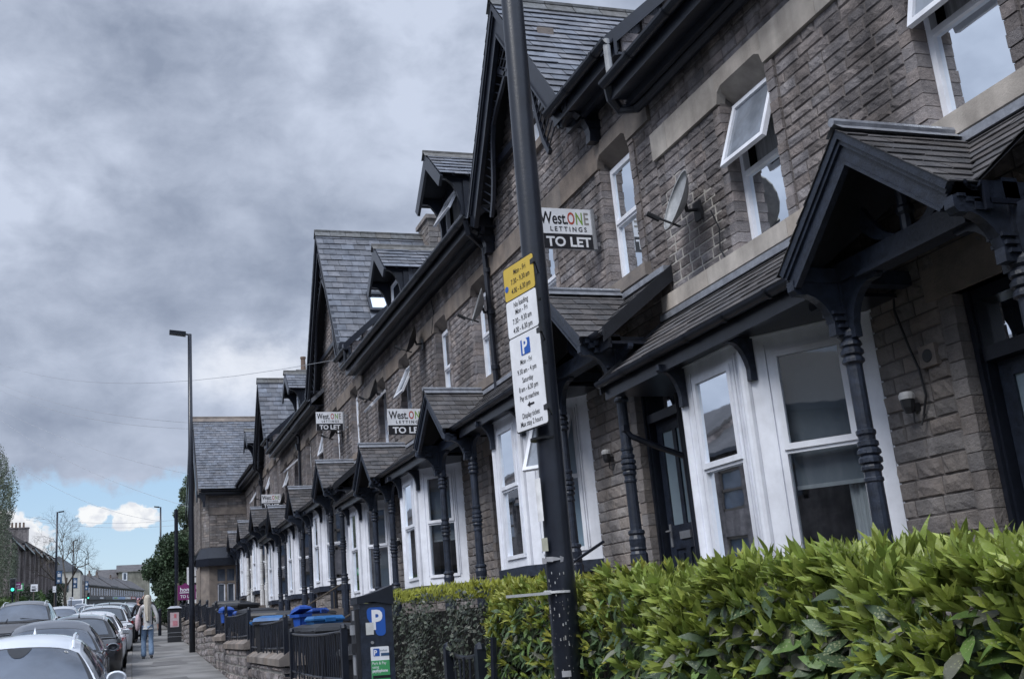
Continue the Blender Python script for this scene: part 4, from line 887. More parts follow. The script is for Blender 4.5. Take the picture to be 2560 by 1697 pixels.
for ye in (49.6, 56.7):
    A, B = Vector((3.38, 53.15, 12.5)), Vector((3.38, ye, 8.35)); b.prism([A, B, B-Vector((0, 0, .55)), A-Vector((0, 0, .5))], (-.06, 0, 0))
    y = ye+(.15 if ye < 53 else -.15); bracket(b, (3.75, y, 8.2), (-1, 0, 0), .42, .6, .12, .1); b.prism([(3.33, y, 8.0), (3.33, y, 8.5), (3.33, y+(.9 if ye < 53 else -.9), 8.5)], (.05, 0, 0))
gutter(b, ((3.45, 49.6, 8.38), (5.4, 49.6, 8.38)), .06, 2); b.box((3.45, 49.66, 8.2), (5.5, 50.0, 8.3)); b.box((3.9, 49.75, 8.15), (5.4, 49.99, 8.22)); b.build('bargeboard', 'black_paint', H)
b = MB(); b.add([(3.32, 50.35, 5.2), (3.85, 49.62, 5.2), (5.1, 49.62, 5.2), (5.1, 49.98, 5.72), (3.93, 49.98, 5.72), (3.56, 50.5, 5.72), (3.32, 56, 5.2), (3.56, 56, 5.72)], [(1, 2, 3, 4), (0, 1, 4, 5), (6, 0, 5, 7)])
b.add([(3.32, 50.35, 5.2), (3.85, 49.62, 5.2), (5.1, 49.62, 5.2), (5.1, 49.62, 4.85), (3.85, 49.62, 4.85), (3.32, 50.35, 4.85), (5.1, 50, 4.85), (3.6, 50.5, 4.85)], [(0, 1, 4, 5), (1, 2, 3, 4), (5, 4, 3, 6, 7)]); b.build('bay_skirt_roof', 'black_paint', H)
b = MB(); hs = [(4.28, 4.63, 2.75, 4.05), (4.72, 5.07, 2.75, 4.05), (4.28, 4.63, 4.15, 4.7), (4.72, 5.07, 4.15, 4.7)]
backing(b, PY(49.9), 3.9, 5.15, 1.8, 4.86, hs, .1)
for a, c_, z0, z1 in ((4.10, 5.15, 2.58, 2.66),): b.box((a, 49.82, z0), (c_, 49.9, z1))
b.prism([(3.9, 49.9, 1.8), (3.55, 50.4, 1.8), (3.65, 50.5, 1.8), (4.0, 50.0, 1.8)], (0, 0, 3.06)); b.box((3.5, 50.4, 1.8), (3.62, 56, 4.86)); bo = b.build('stone_bay', 'dressed_stone', H)
b = MB()
for a, c_, z0, z1 in hs[:2]:
    for q in ((a, a+.05, z0, z1), (c_-.05, c_, z0, z1), (a, c_, z0, z0+.05), (a, c_, z1-.05, z1)): b.box((q[0], 49.93, q[2]), (q[1], 49.97, q[3]))
f = b.build('window', 'white_upvc', H); b = MB()
for a, c_, z0, z1 in hs: b.quad((a, 49.96, z0), (c_, 49.96, z0), (c_, 49.96, z1), (a, 49.96, z1))
b.build('pane', 'screen', f)
H = thing('distant_gabled_house', 'second projecting stone gabled house beyond the corner house, half hidden by the tree', 'house', (4.8, 66, gz(66))); m = MB(); m.mi = 0; stones(m, PY(63.0), 4.35, 7, 3, 10.0, .18, [(4.6, 5.1, 8.0, 9.0)], nu=2, nv=1, lo=.3, hi=.6); m.mi = 1; m.box((4.35, 63.0, 3), (7, 63.2, 10)); m.box((4.3, 63, 3), (4.5, 70, 10)); m.build('wall', ['stone_lower', 'mortar'], H)
m = MB(); m.mi = 0; m.prism([(4.1, 62.7, 9.6), (4.1, 66.2, 13.4), (4.1, 69.8, 9.6)], (5, 0, 0)); m.mi = 1
for ye in (62.6, 69.9): m.prism([(4.02, 66.2, 13.6), (4.02, ye, 9.7), (4.02, ye, 9.1), (4.02, 66.2, 13.1)], (-.06, 0, 0))
m.build('roof', ['slate', 'black_paint'], H); m = MB(); m.box((4.62, 62.9, 8.02), (5.08, 62.96, 8.98)); f = m.build('window', 'white_upvc', H); m = MB(); m.box((4.68, 62.88, 8.1), (5.02, 62.899, 8.9)); m.build('pane', 'screen', f)

# ------------------------------------------------------------ street furniture
def column(x, y, h, lab, r=.085, arm=True, base=1.0, grp='tall black lamp columns', banner=None, lean_=0., head_dir=-1):
    t = thing('street_lamp', lab, 'street lamp', (x, y, gz(y)), 0, grp); z0 = gz(y); m = MB()
    m.lathe((x, y, z0-.1), [(r*1.0, 0), (r*1.0, .1+base), (r*.96, .14+base), (r*.95, .16+base), (r*.86, h*.55), (r*.7, h)], 20, axis=(lean_, 0, 1)); m.build('pole', 'black_paint', t, smooth=True)
    if arm:
        m = MB(); d = head_dir; m.tube([(x, y, z0+h-.12), (x+d*.2, y, z0+h-.09)], .03, 8); m.add([(x+d*.12, y-.14, z0+h-.05), (x+d*.62, y-.13, z0+h+.0), (x+d*.62, y+.13, z0+h+.0), (x+d*.12, y+.14, z0+h-.05), (x+d*.12, y-.12, z0+h-.16), (x+d*.62, y-.11, z0+h-.10), (x+d*.62, y+.11, z0+h-.10), (x+d*.12, y+.12, z0+h-.16)],
            [(0, 3, 2, 1), (4, 5, 6, 7), (0, 1, 5, 4), (1, 2, 6, 5), (2, 3, 7, 6), (3, 0, 4, 7)]); m.build('lantern', 'black_paint', t)
    return t
def banner(x, y, z, w, h, lab, rows=('LIVE', 'LOCAL')):
    t = thing('street_banner', lab, 'banner', (x, y, z), 0, 'dark blue banners on the lamp columns'); m = MB(); m.grid(lambda u, v: (x+w*u, y+.03*math.sin(v*5+u*2), z+h*v), 6, 8); b = m.build('cloth', 'banner_blue', t); m = MB()
    for k, (u0, u1, v0, v1) in enumerate(((.2, .78, .52, .78), (.25, .5, .86, .9), (.2, .6, .12, .3))):
        for q in range(3): a = u0+(u1-u0)*q/3; m.quad((x+w*a, y-.035, z+h*v0), (x+w*(a+(u1-u0)*.24), y-.035, z+h*v0), (x+w*(a+(u1-u0)*.2), y-.035, z+h*v1), (x+w*a, y-.035, z+h*v1))
    m.build('print', 'sign_white', b); m = MB(); 
    for zz in (z-.01, z+h+.01): m.tube([(x-.05, y, zz), (x+w+.1, y, zz)], .02, 5)
    m.build('banner_arm', 'black_paint', t)
P5 = (2.235, 5.22)
t = column(P5[0], P5[1], 10.2, 'near black lamp column carrying the parking sign, scuffed and stickered low down', .076, arm=True, base=1.68, lean_=.012)
m = MB()
def cyl_patch(m, z0, z1, a0, a1, r=.078, c=None, n=6, jag=0.):
    for k in range(n):
        p = R(a0+(a1-a0)*k/n); q = R(a0+(a1-a0)*(k+1)/n); m.quad(*[(P5[0]+r*math.cos(a), P5[1]+r*math.sin(a), z+random.uniform(-jag, jag)) for a, z in ((p, z0), (q, z0), (q, z1), (p, z1))], c)
def ring(z, w=.012, mt='galvanised', nm='band_clip'): m = MB(); m.lathe((P5[0], P5[1], z), [(.070, 0), (.077, .001), (.077, w), (.070, w+.001)], 20); m.build(nm, mt, t)
for z in (3.33, 2.54, 2.96): ring(z, .014, 'dish_black')
random.seed(31)
for k in range(150): z = random.uniform(.95, 1.83); a = random.uniform(185, 345); s = random.uniform(.002, .009); cyl_patch(m, z, z+s*random.uniform(.8, 2.5), a, a+s*600, .0775, n=2, c=shade(.2, .55))
cyl_patch(m, 1.885, 1.905, 180, 350, .0775, c=(.5, .5, .55), jag=.01); cyl_patch(m, 1.30, 1.33, 230, 265, .0777, c=(.55, .55, .6)); m.build('scuffs', 'paper', t)
m = MB(); cyl_patch(m, 2.10, 2.33, 178, 214, .0778, (1.2, 1.2, 1.25)); cyl_patch(m, 1.94, 2.01, 190, 222, .0778, (.6, .6, .5)); m.build('sticker', 'paper', t)
m = MB(); m.lathe((P5[0], P5[1], 1.72), [(.075, 0), (.082, .001), (.082, .012), (.075, .013)], 20); m.box((P5[0]-.092, P5[1]-.045, 1.715), (P5[0]-.06, P5[1]-.02, 1.737)); m.add([(P5[0]-.07, P5[1]-.05, 1.73), (P5[0]-.33, P5[1]-.09, 1.722), (P5[0]-.33, P5[1]-.09, 1.708), (P5[0]-.07, P5[1]-.05, 1.716), (P5[0]-.07, P5[1]-.046, 1.73), (P5[0]-.33, P5[1]-.086, 1.722), (P5[0]-.33, P5[1]-.086, 1.708), (P5[0]-.07, P5[1]-.046, 1.716)], [(0, 1, 2, 3), (4, 7, 6, 5), (0, 4, 5, 1), (3, 2, 6, 7), (1, 5, 6, 2)])
tag(m.build('cable_tie', 'pvc_white', org=(P5[0], P5[1], 1.72)), 'long white cable tie strapped round the near lamp column', 'cable tie')
m = MB(); cx, cy_, cz_ = 2.02, 5.42, 6.10; m.tube([(P5[0], P5[1], 6.35), (cx, cy_, 6.32)], .02, 6); m.lathe((cx, cy_, cz_), [(.02, -.01), (.06, .01), (.085, .06), (.085, .2), (.04, .24)], 12); tag(m.build('dome_camera', 'dish_black', org=(cx, cy_, cz_)), 'dark dome housing on a short arm at the top edge, beside the near lamp column', 'camera')
column(1.96, 31.6, 9.68, 'tall black lamp column on the pavement beyond the walking woman', .088, base=1.3)
column(3.55, 105, 10.4, 'slim lamp column with a banner rising above the dark tree', .11)
banner(2.9, 104.9, 8.5, .55, 1.15, 'blue banner in front of the dark tree')
for x, y, lab in ((-6.15, 105, 'leftmost far lamp column on the left pavement'), (-6.85, 156, 'second far lamp column behind the bare tree'), (-7.6, 228, 'third far lamp column before the shop parade')): column(x, y, 10.2, lab, .12, head_dir=1)
banner(-6.08, 104.8, 7.42, .5, 1.2, 'largest blue banner, on the leftmost far lamp column'); banner(-6.8, 155.8, 9.53, .6, 1.4, 'middle blue banner behind the bare tree'); banner(-7.55, 227.8, 12.69, .65, 1.8, 'small blue banner nearest the shop parade')
# parking restriction plate, facing the road
t = thing('parking_sign', 'tall parking sign plate, yellow on top and white below, clamped to the near lamp column', 'sign', (2.14, 5.2, 2.55)); A, B = Vector((2.173, 4.975, 0)), Vector((2.113, 5.30, 0)); U = (A-B).normalized(); Wd = (A-B).length; Nv = Vector((-U.y, U.x, 0)); Nv = Nv if Nv.x < 0 else -Nv
ZT, ZB = 3.555, 2.590
def PP(u, v, n=0.): q = B+U*(Wd*u)+Nv*n; return Vector((q.x, q.y, ZB+(ZT-ZB)*v))
def plate(mb, u0, u1, v0, v1, n, rr=.03, th=.002):
    pts = []; hh = ZT-ZB; du, dv = rr/Wd, rr/hh
    for (cu, cv), a0 in (((u1-du, v1-dv), 0), ((u0+du, v1-dv), 90), ((u0+du, v0+dv), 180), ((u1-du, v0+dv), 270)):
        for k in range(5): a = R(a0+k*22.5); pts.append(PP(cu+du*math.cos(a), cv+dv*math.sin(a), n))
    mb.prism(pts, Nv*th)
m = MB(); plate(m, 0, 1, 0, 1, 0, .02, .003); pl = m.build('backing_plate', 'dish_black', t)
m = MB(); m.mi = 0; plate(m, .025, .975, .792, .992, .004, .015); m.mi = 1; plate(m, .025, .975, .565, .785, .004, .015); plate(m, .025, .975, .008, .558, .004, .015); m.mi = 2; plate(m, .38, .66, .435, .525, .0065, .004); pf = m.build('sign_face', ['sign_yellow', 'sign_white', 'sign_blue'], pl)
m = MB()
def tx(s, u, v, h, c=0, sx=.78, al='CENTER', bd=.006): m.mi = c; m.text(s, h/.72, PP(u, v, .0075), U, (0, 0, 1), al, sx=sx, bold=bd)
for s, v in (('Mon - Fri', .930), ('7.30 - 9.30 am', .876), ('4.00 - 6.30 pm', .820), ('No loading', .735), ('Mon - Fri', .690), ('7.30 - 9.30 am', .637), ('4.00 - 6.30 pm', .584), ('Mon - Fri', .385), ('9.30 am - 4 pm', .332), ('Saturday', .279), ('8 am - 6.30 pm', .229), ('Pay at machine', .177), ('Display ticket', .075), ('Max stay 2 hours', .030)): tx(s, .55 if v > .8 else .5, v, .0315 if v > .56 else .0295)
m.mi = 1; m.text('P', .115, PP(.42, .443, .0095), U, (0, 0, 1), sx=.95, bold=.03)
m.mi = 0; m.prism([PP(.42, .143, .0066), PP(.50, .160, .0066), PP(.50, .149, .0066), PP(.63, .149, .0066), PP(.63, .137, .0066), PP(.50, .137, .0066), PP(.50, .126, .0066)], Nv*.001)
m.build('lettering', ['sign_black', 'sign_white'], pf); m = MB(); m.lathe(PP(.10, .865, .006), [(.018, 0), (.018, .002), (0, .002)], 16, axis=Nv); m.build('no_waiting_roundel', 'sign_blue', pf)
for v in (.93, .52, .08):
    m = MB(); m.box((2.16, 4.96, ZB+(ZT-ZB)*v), (2.175, 5.14, ZB+(ZT-ZB)*v+.028)); m.tube([(2.17, 4.97, ZB+(ZT-ZB)*v+.008), (2.27, 5.16, ZB+(ZT-ZB)*v+.008)], .004, 5); m.build('clamp', 'dish_black', pl)
# pay and display machine
X0, X1, Y0, Y1, GZ = 1.635, 1.895, 7.5, 7.72, gz(7.6); t = thing('parking_machine', 'dark blue pay and display parking machine with a sloping black cap', 'parking machine', (1.75, 7.68, GZ)); m = MB(); m.box((X0+.02, Y0, GZ), (X1, Y1, 1.775)); b = m.build('cabinet', 'navy_paint', t)
m = MB(); m.prism([(X0+.0, Y0-.012, 1.775), (X0+.0, Y0-.012, 1.825), (X0+.07, Y0-.012, 1.835), (X0+.16, Y0-.012, 1.86), (X1+.012, Y0-.012, 1.90), (X1+.012, Y0-.012, 1.760), (X0+.12, Y0-.012, 1.785)], (0, Y1-Y0+.024, 0)); m.build('cap', 'black_paint', t)
def rrect(m, x0, x1, z0, z1, r, y, th=.003, cut=0.):
    pts = []
    for (cx, cz), a0, rr in (((x1-r, z1-r), 0, r), ((x0+r, z1-r), 90, r), ((x0+r+cut, z0+r), 180, r), ((x1-r, z0+r), 270, r)):
        if a0 == 180 and cut: pts += [(x0+.002, y, z0+.09+cut*.6)]
        for k in range(5): a = R(a0+k*22.5); pts.append((cx+rr*math.cos(a), y, cz+rr*math.sin(a)))
    m.prism(pts[::-1], (0, -th, 0))
m = MB(); rrect(m, X0+.07, X0+.205, 1.545, 1.745, .03, Y0, .002, .06); em = m.build('parking_symbol', 'sign_blue', b); m = MB(); m.text('P', .185, (X0+.100, Y0-.0035, 1.595), (1, 0, 0), (0, 0, 1), sx=.85, bold=.04); m.build('lettering', 'sign_white', em)
m = MB(); m.box((X0+.058, Y0-.004, 1.555), (X0+.115, Y0-.0025, 1.64)); m.build('torn_sticker', 'paper', b); m = MB(); m.lathe((X0+.10, Y0-.004, 1.50), [(.011, -.004), (.011, .008), (0, .008)], 12, axis=(0, -1, 0)); m.build('lock', 'galvanised', b)
m = MB(); m.mi = 0; rrect(m, X0+.085, X0+.220, 1.05, 1.47, .008, Y0, .002); m.mi = 1; m.box((X0+.085, Y0-.0035, 1.05), (X0+.220, Y0-.0022, 1.375)); m.mi = 2; rrect(m, X0+.104, X0+.150, 1.405, 1.457, .006, Y0-.0025, .001); m.mi = 0; m.text('P', .05, (X0+.105, Y0-.0045, 1.412), (1, 0, 0), (0, 0, 1), bold=.03)
m.text('Park & Pay', .028, (X0+.091, Y0-.0045, 1.347), (1, 0, 0), (0, 0, 1), sx=.85); m.text('using', .028, (X0+.091, Y0-.0045, 1.321), (1, 0, 0), (0, 0, 1), sx=.85); m.text('paybyphone', .029, (X0+.091, Y0-.0045, 1.295), (1, 0, 0), (0, 0, 1), sx=.80, bold=.03); m.text('or pay online', .015, (X0+.098, Y0-.0045, 1.232), (1, 0, 0), (0, 0, 1), bold=.03)
m.mi = 3; m.box((X0+.093, Y0-.0045, 1.252), (X0+.160, Y0-.0036, 1.272)); m.box((X0+.157, Y0-.0045, 1.252), (X0+.224, Y0-.0036, 1.272)); m.mi = 4; m.box((X0+.16, Y0-.0035, 1.405), (X0+.22, Y0-.0025, 1.425)); m.text('sheffield', .018, (X0+.152, Y0-.0045, 1.437), (1, 0, 0), (0, 0, 1), sx=.9)
m.build('instruction_panel', ['sign_white', 'ui_green', 'sign_blue', 'sign_black', 'banner_blue'], b)
m = MB(); m.mi = 0; m.box((X0-.01, Y0+.03, 1.0), (X0+.02, Y1-.03, 1.74)); m.mi = 1; m.box((X0-.014, Y0+.06, 1.66), (X0-.01, Y1-.1, 1.73)); m.box((X0-.03, Y0+.06, 1.56), (X0-.01, Y1-.08, 1.63)); m.box((X0-.016, Y0+.07, 1.28), (X0-.01, Y0+.14, 1.42)); m.mi = 0; m.box((X0-.04, Y0+.05, 1.43), (X0-.01, Y1-.06, 1.5)); m.build('ticket_front', ['bin_black', 'galvanised'], b)
random.seed(11)
# ------------------------------------------------------------ low stone walls with railings, garden bins
def iron_rail(y0, y1, z, h, x, lab, lean_=0., name='iron_railing', sag=.03):
    t = thing(name, lab, 'railing', (x, (y0+y1)/2, z), 0, 'black iron railings along the pavement'); m = MB()
    for yy in (y0, y1): m.box((x-.03, yy-.03, z-.55), (x+.03, yy+.03, z+h+.03)); m.lathe((x, yy, z+h+.029), [(.04, 0), (.03, .03), (.005, .045)], 8); m.build('post', 'black_paint', t); m = MB()
    n = int((y1-y0)/.115)
    for zz, s in ((z+h, sag), (z+.08, sag*.7)): m.tube([(x+random.uniform(-.01, .01), y0+(y1-y0)*k/6, zz-s*math.sin(k/6*math.pi)) for k in range(7)], .014, 5)
    m.build('rail', 'black_paint', t); m = MB()
    for k in range(1, n):
        yy = y0+(y1-y0)*k/n; s = sag*math.sin(k/n*math.pi); b = random.uniform(-.02, .02); m.tube([(x+b, yy+b, z+.0-s*.7), (x+random.uniform(-.012, .012), yy+random.uniform(-.015, .015), z+h*.5), (x-b*.3, yy, z+h-s)], .009, 5)
    m.build('bars', 'black_paint', t); return t
def low_wall(y0, y1, zt, lab, x=1.99):
    global JOINT
    JOINT = .020
    t = thing('garden_wall', lab, 'wall', (x+.15, (y0+y1)/2, gz(y0)), 0, 'low rough stone garden walls'); m = MB(); g0 = gz(y0)-.1
    m.mi = 0; stones(m, PX(x+.03), y0, y1, g0, zt-.17, .16, lo=.16, hi=.36, nu=3, nv=2, rel=.05); stones(m, PY(y0+.03), x, x+.3, g0, zt-.17, .16, nu=2, nv=1, rel=.04)
    m.mi = 1; m.box((x+.04, y0+.03, g0), (x+.32, y1, zt-.17)); m.mi = 2; a = y0-.03
    while a < y1:
        b = min(a+random.uniform(.3, .5), y1+.03); m.prism([(x-.03, a+.005, zt-.17), (x-.03, a+.005, zt-.08), (x+.10, a+.005, zt), (x+.24, a+.005, zt), (x+.36, a+.005, zt-.08), (x+.36, a+.005, zt-.17)], (0, b-a-.01, 0), shade(.8, 1.1)); a = b
    m.build('masonry', ['stone', 'mortar_pale', 'dressed_stone'], t); JOINT = .006; return t
seg = [(10.1, 13.5, 1.08, 1.61), (13.9, 17.8, 1.36, 1.80), (18.1, 22.2, 1.55, 2.02), (22.4, 24.8, 1.70, 2.2), (25.0, 27.8, 1.85, 2.38), (28.0, 30.8, 1.97, 2.52), (31.2, 35.4, 2.12, 2.65), (35.4, 39.6, 2.28, 2.8), (39.6, 44, 2.45, 2.95), (44, 49, 2.62, 3.1)]
wl = ['nearest low stone wall just past the parking machine', 'second low stone wall, with three flat coping stones', 'third low stone wall along the pavement', 'fourth low stone wall, level with the blue bins', 'fifth low stone wall, nearer the walking woman', 'sixth low stone wall, ending at the tall lamp column', 'seventh low stone wall, beside the litter bin', 'eighth low stone wall before the corner house', 'ninth low stone wall, largely behind the litter bin', 'farthest low stone wall below the corner house']
rl = ['nearest black railing panel, square posted, just left of the parking machine', 'second black railing panel, bowed, above the walls with coping stones', 'third black railing panel in front of a black bin', 'fourth black railing panel with a blue bin hung over it', 'fifth black railing panel, before the tall lamp column', 'sixth black railing panel behind the tall lamp column', 'seventh black railing panel, just past the tall lamp column', 'eighth black railing panel, right of the litter bin', 'ninth black railing panel near the purple board', 'farthest black railing panel below the corner house']
for k, (a, b, zt, rt) in enumerate(seg):
    dx = bx_(a); low_wall(a, b-.25, zt, wl[k], 1.99+dx); iron_rail(a+.05, b-.05, zt-.02, rt-zt, 2.07+dx, rl[k])
random.seed(5)
def wheelie(x, y, z, rz, lab, body='bin_black', lid='bin_black', s=1., open_=0., hmul=1.):
    t = thing('wheelie_bin', lab, 'bin', (x, y, z), rz, 'wheelie bins in the front gardens'); w, d, h = .29*s, .36*s, 1.0*s*hmul; m = MB(); m.local = True
    p = [(-w*.8, -d*.72, .05), (w*.8, -d*.72, .05), (w*.8, d*.8, .05), (-w*.8, d*.8, .05), (-w, -d, h-.05), (w, -d, h-.05), (w, d, h-.05), (-w, d, h-.05)]
    m.add(p, [(0, 3, 2, 1), (0, 1, 5, 4), (1, 2, 6, 5), (2, 3, 7, 6), (3, 0, 4, 7)]); m.box((-w-.025, -d-.025, h-.09), (w+.025, d+.02, h-.05)); m.box((-w*.5, -d*.97, .25*s), (w*.5, -d*.9, .7*s)); b = m.build('body', body, t)
    m = MB(); m.local = True
    def L(x_, y_, z_): a = open_; yy = y_-d; return (x_, d-(-yy)*math.cos(a)*1. if a else y_, h-.04+z_+(d-y_)*math.sin(a))
    vs = [(-w-.03, -d-.05, 0), (w+.03, -d-.05, 0), (w+.03, d+.02, 0), (-w-.03, d+.02, 0), (-w-.01, -d-.03, .035), (w+.01, -d-.03, .035), (w+.01, d, .05), (-w-.01, d, .05), (-w*.6, -d*.6, .075), (w*.6, -d*.6, .075), (w*.6, d*.7, .085), (-w*.6, d*.7, .085)]
    def LL(p): x_, y_, z_ = p; r = d+.02-y_; return (x_, d+.02-r*math.cos(open_)-z_*math.sin(open_)*-1*0, h-.045+r*math.sin(open_)+z_)
    m.add([LL(v) for v in vs], [(0, 3, 2, 1), (0, 1, 5, 4), (1, 2, 6, 5), (2, 3, 7, 6), (3, 0, 4, 7), (4, 5, 9, 8), (5, 6, 10, 9), (6, 7, 11, 10), (7, 4, 8, 11), (8, 9, 10, 11)])
    m.tube([(-w*.7, d+.08, h-.06), (w*.7, d+.08, h-.06)], .018, 6)
    for sx in (-.6, .6): m.box((w*sx-.02, d, h-.09), (w*sx+.02, d+.09, h-.04))
    m.build('lid', lid, t)
    for sx in (-1, 1): m = MB(); m.local = True; m.lathe((sx*w*.8-.02*(sx > 0), d*.75, .1), [(.1, 0), (.1, .04)], 14, axis=(1, 0, 0)); m.build('wheel', 'rubber', t)
def gar(y): return gz(y)+.15+max(0, .012*(y-13))
BN = [(2.50, 12.9, 0, .05, 'bin_black', 'bin_black', 1.0, 'large black bin right of the blue bins, beside the parking machine'), (2.55, 11.2, -.12, 1.4, 'bin_black', 'bin_black', .92, 'low black bin with a chrome bar, behind the nearest railing'), (2.42, 16.8, 0, 1.2, 'bin_black', 'bin_cyan', 1.0, 'black bin with a pale blue lid, behind the second railing'), (2.62, 14.3, -.04, .3, 'bin_black', 'bin_black', .98, 'black bin carrying a light blue recycling box'),
      (2.75, 16.0, 0, .4, 'bin_black', 'bin_black', 1.02, 'black bin, one of two close together past the second railing'), (2.95, 17.6, 0, .8, 'bin_black', 'bin_black', 1.04, 'black bin with its lid nearest the fourth porch posts'), (2.6, 19.4, 0, 1.1, 'bin_black', 'bin_black', 1.0, 'black bin below the pale sill of the fourth bay'), (2.65, 21.8, 0, .2, 'bin_black', 'bin_black', 1.0, 'black bin with a pale rim, right of the hung blue bin'),
      (2.7, 25.6, 0, .5, 'bin_black', 'bin_black', 1.05, 'black bin right of the tall lamp column, in front of the other'), (2.8, 28.5, 0, 1.0, 'bin_black', 'bin_black', 1.05, 'black bin right of the tall lamp column, behind the other')]
for x, y, dz, rz, b, l, s, lab in BN: wheelie(x, y, gar(y)+dz, rz, lab, b, l, s)
wheelie(2.12, 22.7, 1.84, .2, 'small bright blue bin hung over the fourth railing', 'bin_blue', 'bin_blue', .35)
wheelie(2.45, 15.0, 1.62, .4, 'deep blue recycling caddy with its lid tipped, standing among the black bins', 'bin_blue', 'bin_blue', .28, .25)
def crate(x, y, z, rz, lab, m_):
    t = thing('recycling_box', lab, 'box', (x, y, z), rz, 'blue recycling boxes'); m = MB(); m.local = True; m.add([(-.19, -.13, 0), (.19, -.13, 0), (.19, .13, 0), (-.19, .13, 0), (-.22, -.16, .12), (.22, -.16, .12), (.22, .16, .12), (-.22, .16, .12)], [(0, 3, 2, 1), (0, 1, 5, 4), (1, 2, 6, 5), (2, 3, 7, 6), (3, 0, 4, 7), (4, 5, 6, 7)]); m.box((-.23, -.17, .10), (.23, .17, .12)); m.build('body', m_, t)
    m = MB(); m.local = True; m.add([(-.23, -.17, .121), (.23, -.17, .121), (.23, .17, .121), (-.23, .17, .121), (-.2, -.14, .16), (.2, -.14, .16), (.2, .14, .16), (-.2, .14, .16)], [(0, 1, 5, 4), (1, 2, 6, 5), (2, 3, 7, 6), (3, 0, 4, 7), (4, 5, 6, 7)]); m.box((-.07, -.225, .08), (.07, -.2, .13)); m.build('lid', m_, t)
crate(2.66, 14.3, gar(14.3)+.92, .2, 'light blue recycling box lying on a black bin, nearest of the three', 'bin_cyan'); crate(2.6, 23.6, 1.98, .1, 'blue recycling box right of the hung blue bin', 'bin_blue'); crate(2.8, 16.1, gar(16)+.98, .8, 'flat blue recycling box on the middle black bins', 'bin_blue')
# leaning iron fence piece and gate hoops in the hedge
iron_rail(6.6, 7.3, .62, .78, 2.24, 'short rusty iron fence panel half swallowed by the dark hedge', name='iron_fence_panel')
m = MB(); m.tube([(2.22, 6.45, .3), (2.26, 6.38, 1.50)], .022, 6); tag(m.build('fence_post', 'black_paint', org=(2.1, 6.3, .3)), 'dark leaning post at the end of the iron fence panel in the hedge', 'post')
m = MB()
for k in range(5): y = 3.4+.16*k; m.tube([(2.36, y, .4), (2.36, y, 1.02), (2.36, y+.05, 1.08), (2.36, y+.1, 1.02), (2.36, y+.1, .4)], .01, 5)
m.tube([(2.36, 3.2, .92), (2.36, 4.9, .92)], .014, 5); tag(m.build('hooped_fence', 'black_paint', org=(2.36, 4, .4)), 'low hooped iron fence showing through the leaves right of the near lamp column', 'fence')

# ------------------------------------------------------------ hedges
def leaf(mb, p, d, n, L, Wd, col, curl=.25, fold=.18, segs=4, jag=.0):
    d = d.normalized(); s = d.cross(n); 
    if s.length < 1e-3: s = d.orthogonal()
    s.normalize(); n = s.cross(d).normalized(); prof = {3: (.0, .85, .8, 0), 4: (.06, .72, 1., .62, 0), 2: (.05, 1, 0)}[segs]; vs = []; fs = []
    for k in range(segs+1):
        t = k/segs; c = p+d*(L*t)-n*(curl*L*t*t); w = Wd*prof[k]; j = 1+random.uniform(-jag, jag)
        vs += [c-s*w*j+n*(fold*w), c, c+s*w*j+n*(fold*w)]
    for k in range(segs):
        a = 3*k; fs += [(a, a+1, a+4, a+3), (a+1, a+2, a+5, a+4)]
    mb.add(vs, fs, col)
def rnd_dir(bias=(0, 0, 0), k=1.): v = Vector((random.gauss(0, 1), random.gauss(0, 1), random.gauss(0, 1)))*k+Vector(bias); return v.normalized()
def ncol(y, z, f=3.): return math.sin(y*f+z*2.1)*.5+math.sin(y*f*2.7-z*5+1.3)*.5
